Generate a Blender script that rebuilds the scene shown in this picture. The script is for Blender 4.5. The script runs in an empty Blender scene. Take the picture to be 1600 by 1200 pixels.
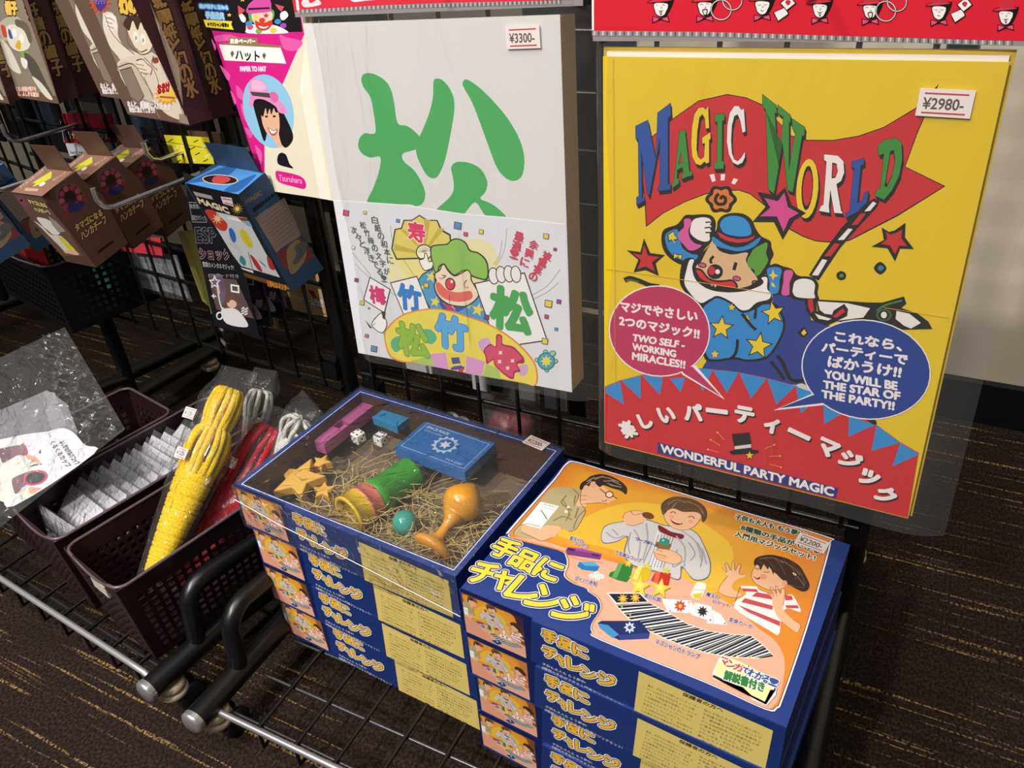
import bpy, bmesh, math, random
from mathutils import Matrix, Vector
random.seed(7)
C = bpy.context.scene
COL = C.collection
# ---------------------------------------------------------------- camera, world, lamps, exposure
cam = bpy.data.cameras.new('camera'); camo = bpy.data.objects.new('camera', cam); COL.objects.link(camo)
cam.sensor_width = 36.0; cam.lens = 28.6436; cam.clip_start = 0.01
camo.matrix_world = Matrix([[0.891204, -0.192571, 0.410697, 0], [0.448631, 0.507884, -0.73538, 0], [-0.066973, 0.839625, 0.539021, 0.65], [0, 0, 0, 1]])
C.camera = camo
C.view_settings.view_transform = 'Standard'; C.view_settings.look = 'None'
C.view_settings.gamma = 1; C.view_settings.exposure = 0.0; C.view_settings.use_curve_mapping = False
W = bpy.data.worlds.new('room'); C.world = W; W.use_nodes = True
W.node_tree.nodes['Background'].inputs[0].default_value = (1.0, 0.95, 0.9, 1); W.node_tree.nodes['Background'].inputs[1].default_value = 0.10
def area(name, loc, target, size, power, col=(1, .95, .88), sizey=None):
    l = bpy.data.lights.new(name, 'AREA'); l.energy = power; l.size = size; l.color = col
    if sizey: l.shape = 'RECTANGLE'; l.size_y = sizey
    o = bpy.data.objects.new(name, l); COL.objects.link(o); o.location = loc
    o.rotation_euler = (Vector(target) - Vector(loc)).to_track_quat('-Z', 'Y').to_euler()
    return o
def spot(name, loc, target, power, angle, blend=.5, radius=.05, col=(1, .93, .84)):
    l = bpy.data.lights.new(name, 'SPOT'); l.energy = power; l.spot_size = math.radians(angle); l.spot_blend = blend; l.shadow_soft_size = radius; l.color = col
    o = bpy.data.objects.new(name, l); COL.objects.link(o); o.location = loc
    o.rotation_euler = (Vector(target) - Vector(loc)).to_track_quat('-Z', 'Y').to_euler()
# ceiling lights of the shop (2.4 m up): a track of spots and a long fluorescent panel, plus added fill lamps
spot('ceiling_spot_key', (-0.62, -1.55, 2.15), (-0.15, .42, .42), 208, 46, .8, .06, (1, .95, .89))
spot('ceiling_spot_left', (-1.20, -0.85, 2.35), (-0.62, .36, .28), 98, 40, .8, .05, (1, .95, .89))
spot('wall_fill', (1.05, -.15, 2.4), (.30, 1.03, .52), 62, 24, .6, .05, (1, .95, .88))  # unseen lamp, added only to brighten the back wall
spot('floor_fill', (-1.0, -1.25, 2.4), (-.74, .05, 0), 125, 26, .9, .05, (1, .95, .89))  # unseen lamp, added to lift the carpet at the lower left
area('ceiling_panel', (0.1, 0.05, 2.5), (-0.1, .35, 0), 1.2, 8, (1, .97, .94), .3)
for p, q in (((-.9, -.1, 2.5), 9), ((.3, -.35, 2.5), 5), ((-.35, -1.0, 2.5), 7), ((-1.7, -.6, 2.5), 8), ((.9, -1.2, 2.5), 4)): area('glint_strip', p, (p[0], p[1], 0), 1.2, q, (1, .97, .93), .09)  # strip lamps added overhead to give glints in the clear film

# ---------------------------------------------------------------- helpers
MATS = {}
def lin(h):
    r = []
    for i in (0, 2, 4):
        c = int(h[i:i+2], 16) / 255; r.append(c / 12.92 if c <= .04045 else ((c + .055) / 1.055) ** 2.4)
    return (*r, 1)
def M(hexcol, rough=.5, metal=0., spec=.35, name=None):
    k = (hexcol, rough, metal, spec)
    if k not in MATS:
        m = bpy.data.materials.new(name or 'colour_' + hexcol); m.use_nodes = True
        b = m.node_tree.nodes['Principled BSDF']
        b.inputs['Base Color'].default_value = lin(hexcol); b.inputs['Roughness'].default_value = rough
        b.inputs['Metallic'].default_value = metal; b.inputs['Specular IOR Level'].default_value = spec
        m.diffuse_color = lin(hexcol); MATS[k] = m
    return MATS[k]
def nodes(name):
    m = bpy.data.materials.new(name); m.use_nodes = True; nt = m.node_tree
    return m, nt, nt.nodes, nt.links, nt.nodes['Principled BSDF']
def film_mat(name, haze=.06, bump=.25, scale=60., rough=.12, tint=(.96, .96, .96), stretch=(1, 1, 1), deep=.02):
    """clear wrinkled plastic: see-through with a fresnel sheen broken up by creases"""
    m, nt, N, L, b = nodes(name); out = N['Material Output']; N.remove(b)
    tr = N.new('ShaderNodeBsdfTransparent'); tr.inputs[0].default_value = (*tint, 1)
    gl = N.new('ShaderNodeBsdfGlossy'); gl.inputs['Roughness'].default_value = rough
    df = N.new('ShaderNodeBsdfDiffuse'); df.inputs[0].default_value = (.85, .85, .85, 1)
    tc = N.new('ShaderNodeTexCoord'); mp = N.new('ShaderNodeMapping'); mp.inputs['Scale'].default_value = stretch
    nz = N.new('ShaderNodeTexNoise'); nz.inputs['Scale'].default_value = scale; nz.inputs['Detail'].default_value = 3; nz.inputs['Distortion'].default_value = 1.2
    bp = N.new('ShaderNodeBump'); bp.inputs['Strength'].default_value = bump; bp.inputs['Distance'].default_value = deep
    L.new(tc.outputs['Object'], mp.inputs[0]); L.new(mp.outputs[0], nz.inputs[0]); L.new(nz.outputs[0], bp.inputs['Height'])
    fr = N.new('ShaderNodeFresnel'); ge = N.new('ShaderNodeNewGeometry'); io = N.new('ShaderNodeMix')   # same sheen from either side of the sheet
    io.inputs[2].default_value = 1.42; io.inputs[3].default_value = 1/1.42; L.new(ge.outputs['Backfacing'], io.inputs[0]); L.new(io.outputs[0], fr.inputs[0])
    L.new(bp.outputs[0], gl.inputs['Normal']); L.new(bp.outputs[0], fr.inputs['Normal'])
    m1 = N.new('ShaderNodeMixShader'); m2 = N.new('ShaderNodeMixShader'); m1.inputs[0].default_value = haze
    L.new(tr.outputs[0], m1.inputs[1]); L.new(df.outputs[0], m1.inputs[2])
    L.new(fr.outputs[0], m2.inputs[0]); L.new(m1.outputs[0], m2.inputs[1]); L.new(gl.outputs[0], m2.inputs[2])
    L.new(m2.outputs[0], out.inputs[0]); return m

class MB:
    def __init__(s): s.v = []; s.f = []; s.m = []; s.mats = []; s.smooth = []
    def mi(s, m):
        if m not in s.mats: s.mats.append(m)
        return s.mats.index(m)
    def add(s, vs, fs, m, smooth=False):
        o = len(s.v); k = s.mi(m); s.v += [tuple(p) for p in vs]
        for f in fs: s.f.append([i + o for i in f]); s.m.append(k); s.smooth.append(smooth)
        return s
    def box(s, a, b, m, X=None):
        vs = [Vector((x, y, z)) for x in (a[0], b[0]) for y in (a[1], b[1]) for z in (a[2], b[2])]
        if X is not None: vs = [X @ v for v in vs]
        return s.add(vs, [(0, 1, 3, 2), (4, 6, 7, 5), (0, 4, 5, 1), (2, 3, 7, 6), (0, 2, 6, 4), (1, 5, 7, 3)], m)
    def tube(s, pts, r, m, n=10, cap=True, closed=False, smooth=True):
        pts = [Vector(p) for p in pts]; k = len(pts); rs = r if isinstance(r, (list, tuple)) else [r] * k
        up = None; vs = []; fs = []
        for i, p in enumerate(pts):
            a = pts[i-1] if (i > 0 or closed) else p; b = pts[(i+1) % k] if (i < k-1 or closed) else p
            t = (b - a).normalized()
            if up is None: up = t.orthogonal().normalized()
            up = (up - t * up.dot(t)).normalized(); w = t.cross(up)
            vs += [p + (up * math.cos(q) + w * math.sin(q)) * rs[i] for q in [2 * math.pi * j / n for j in range(n)]]
        for i in range(k if closed else k - 1):
            for j in range(n): fs.append((i*n+j, i*n+(j+1) % n, ((i+1) % k)*n+(j+1) % n, ((i+1) % k)*n+j))
        s.add(vs, fs, m, smooth)
        if cap and not closed: s.add(vs[:n], [tuple(range(n))[::-1]], m); s.add(vs[-n:], [tuple(range(n))], m)
        return s
    def lathe(s, prof, m, n=24, X=None, smooth=True):
        vs = [Vector((r * math.cos(2*math.pi*j/n), r * math.sin(2*math.pi*j/n), z)) for r, z in prof for j in range(n)]
        if X is not None: vs = [X @ v for v in vs]
        fs = [(i*n+j, i*n+(j+1) % n, (i+1)*n+(j+1) % n, (i+1)*n+j) for i in range(len(prof)-1) for j in range(n)]
        s.add(vs, fs, m, smooth); s.add(vs[:n], [tuple(range(n))[::-1]], m); s.add(vs[-n:], [tuple(range(n))], m); return s
    def prism(s, poly, z0, z1, m, X=None):
        n = len(poly); vs = [Vector((x, y, z0)) for x, y in poly] + [Vector((x, y, z1)) for x, y in poly]
        if X is not None: vs = [X @ v for v in vs]
        return s.add(vs, [tuple(range(n))[::-1], tuple(range(n, 2*n))] + [(i, (i+1) % n, n+(i+1) % n, n+i) for i in range(n)], m)
    def build(s, name, parent=None, bevel=0, X=None, solid=0):
        me = bpy.data.meshes.new(name); me.from_pydata(s.v, [], s.f)
        for m in s.mats: me.materials.append(m)
        me.polygons.foreach_set('material_index', s.m); me.polygons.foreach_set('use_smooth', s.smooth); me.update()
        o = bpy.data.objects.new(name, me); COL.objects.link(o)
        if parent: o.parent = parent
        if X is not None: o.matrix_local = X
        if bevel:
            b = o.modifiers.new('bevel', 'BEVEL'); b.width = bevel; b.segments = 2; b.limit_method = 'ANGLE'; b.angle_limit = math.radians(50)
        if solid:
            b = o.modifiers.new('thick', 'SOLIDIFY'); b.thickness = solid; b.offset = 0
        return o
def thing(name, label, cat, X=None, group=None):
    o = bpy.data.objects.new(name, None); COL.objects.link(o); o.empty_display_size = .02
    if X is not None: o.matrix_world = X
    return tag(o, label, cat, group)
def tag(o, label, cat, group=None):
    o['label'] = label; o['category'] = cat
    if group: o['group'] = group
    return o
def structure(o): o['kind'] = 'structure'; return o
def copy_tree(o, X=None, label=None, group=None, parent=None):
    c = o.copy(); COL.objects.link(c)
    if parent: c.parent = parent
    if X is not None: c.matrix_world = X
    if label: c['label'] = label
    if group: c['group'] = group
    for ch in o.children: copy_tree(ch, None, None, None, c)
    return c
def yaw(p, deg): return Matrix.Translation(p) @ Matrix.Rotation(math.radians(deg), 4, 'Z')
def pose(p, rv):
    v = Vector(rv); a = v.length
    return Matrix.Translation(p) @ (Matrix.Rotation(a, 4, v) if a > 1e-9 else Matrix())
def frame(TL, TR, BL):
    """local frame of a flat thing: x right along its top edge, z up, y away from the viewer"""
    TL, TR, BL = Vector(TL), Vector(TR), Vector(BL); x = (TR - TL).normalized(); z = (TL - BL); z = (z - x * z.dot(x)).normalized(); y = z.cross(x)
    return Matrix(((x.x, y.x, z.x, TL.x), (x.y, y.y, z.y, TL.y), (x.z, y.z, z.z, TL.z), (0, 0, 0, 1)))

# ---- printed artwork: flat inked shapes laid on a face (mm, x right / y up from the face's top-left corner)
TXT = {}
def text2d(t):
    if t not in TXT:
        cu = bpy.data.curves.new('t', 'FONT'); cu.body = t; cu.resolution_u = 3; cu.fill_mode = 'FRONT'
        o = bpy.data.objects.new('t', cu); COL.objects.link(o)
        me = bpy.data.meshes.new_from_object(o.evaluated_get(bpy.context.evaluated_depsgraph_get()))
        vs = [(v.co.x, v.co.y) for v in me.vertices]; fs = [tuple(p.vertices) for p in me.polygons]
        bpy.data.objects.remove(o); bpy.data.meshes.remove(me); bpy.data.curves.remove(cu)
        xs = [v[0] for v in vs]; ys = [v[1] for v in vs]; TXT[t] = (vs, fs, min(xs), max(xs), min(ys), max(ys))
    return TXT[t]
def spline(P, closed, n=4):
    k = len(P); out = []
    for i in range(k if closed else k - 1):
        g = (lambda j: P[j % k]) if closed else (lambda j: P[max(0, min(k-1, j))])
        p0, p1, p2, p3 = g(i-1), g(i), g(i+1), g(i+2)
        for j in range(n):
            t = j / n
            out.append(tuple(.5 * (2*b + (c-a)*t + (2*a-5*b+4*c-d)*t*t + (3*b-a-3*c+d)*t**3) for a, b, c, d in zip(p0, p1, p2, p3)))
    if not closed: out.append(P[-1])
    return out
def ribbon(P, w):
    Q = []
    for p in P:
        if not Q or math.hypot(p[0]-Q[-1][0], p[1]-Q[-1][1]) > 1e-4: Q.append(p)
    P = Q; k = len(P)
    if k < 2: return [], []
    clos = math.hypot(P[0][0]-P[-1][0], P[0][1]-P[-1][1]) < 1e-3; vs = []
    for i in range(k):
        a = P[i-1] if i > 0 else (P[-2] if clos else P[0]); b = P[i+1] if i < k-1 else (P[1] if clos else P[-1])
        d1 = (P[i][0]-a[0], P[i][1]-a[1]); d2 = (b[0]-P[i][0], b[1]-P[i][1])
        def nr(d): l = math.hypot(*d); return (-d[1]/l, d[0]/l) if l > 1e-9 else None
        n1, n2 = nr(d1), nr(d2); n1 = n1 or n2; n2 = n2 or n1
        m = (n1[0]+n2[0], n1[1]+n2[1]); l = math.hypot(*m)
        if l < .4: m = n1; s = 1
        else: m = (m[0]/l, m[1]/l); s = min(1.8, 1 / max(.3, m[0]*n1[0]+m[1]*n1[1]))
        for q in (1, -1): vs.append((P[i][0]+m[0]*w/2*s*q, P[i][1]+m[1]*w/2*s*q))
    return vs, [(2*i, 2*i+1, 2*i+3, 2*i+2) for i in range(k-1)]
def decode(src):
    out = []
    for ln in src.strip().split('\n'):
        p = ln.split('|'); k = p[0]
        nums = [int(q) / 20 for q in p[-1].split()]; pts = list(zip(nums[0::2], nums[1::2]))
        out.append((k, p[1:-1], pts))
    return out
STEP = 1.6e-6
def ink(mb, src, X, z0=2e-5, rough=.42, spec=.3, remap=None, step=STEP):
    """adds printed shapes to a mesh; X maps (x mm, y mm, lift) to the part's own space"""
    items = decode(src) if isinstance(src, str) else src; z = z0
    def put(vs, fs, col, zz):
        if remap: vs = [remap(*v) for v in vs]
        mb.add([X @ Vector((v[0]/1000, v[1]/1000, zz)) for v in vs], fs, M(col, rough, 0, spec))
    for k, a, pts in items:
        z += step
        if k == 'P': put(pts, [tuple(range(len(pts)))], a[0], z)
        elif k == 'S': q = spline(pts, True); put(q, [tuple(range(len(q)))], a[0], z)
        elif k in 'Ll':
            vs, fs = ribbon(spline(pts, False) if (k == 'L' and len(pts) > 2) else pts, float(a[1]))
            if fs: put(vs, fs, a[0], z)
        else:
            txt, col, out, ow, bold = a[0], a[1], a[2], float(a[3]), float(a[4]); vs, fs, x0, x1, y0, y1 = text2d(txt)
            bl, br, tl = pts; U = (br[0]-bl[0], br[1]-bl[1]); V = (tl[0]-bl[0], tl[1]-bl[1])
            if k == 'T': g = [((x-x0)/(x1-x0), (y-y0)/(y1-y0)) for x, y in vs]
            else: cx = (x0+x1)/2; g = [(x-cx+.5, y+.12) for x, y in vs]
            P = [(bl[0]+u*U[0]+w*V[0], bl[1]+u*U[1]+w*V[1]) for u, w in g]
            def ring(r, col, zz):
                sh = [(0, 0)]
                if r > 0:
                    n = 12 if r > .5 else 6
                    sh += [(r*math.cos(2*math.pi*i/n), r*math.sin(2*math.pi*i/n)) for i in range(n)]
                    if r > 1: sh += [(r*.55*math.cos(2*math.pi*i/8), r*.55*math.sin(2*math.pi*i/8)) for i in range(8)]
                for dx, dy in sh: put([(x+dx, y+dy) for x, y in P], fs, col, zz); zz += .7e-6
                return zz
            if out: z = ring(ow+bold, out, z)+step
            z = ring(bold, col, z)
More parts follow.
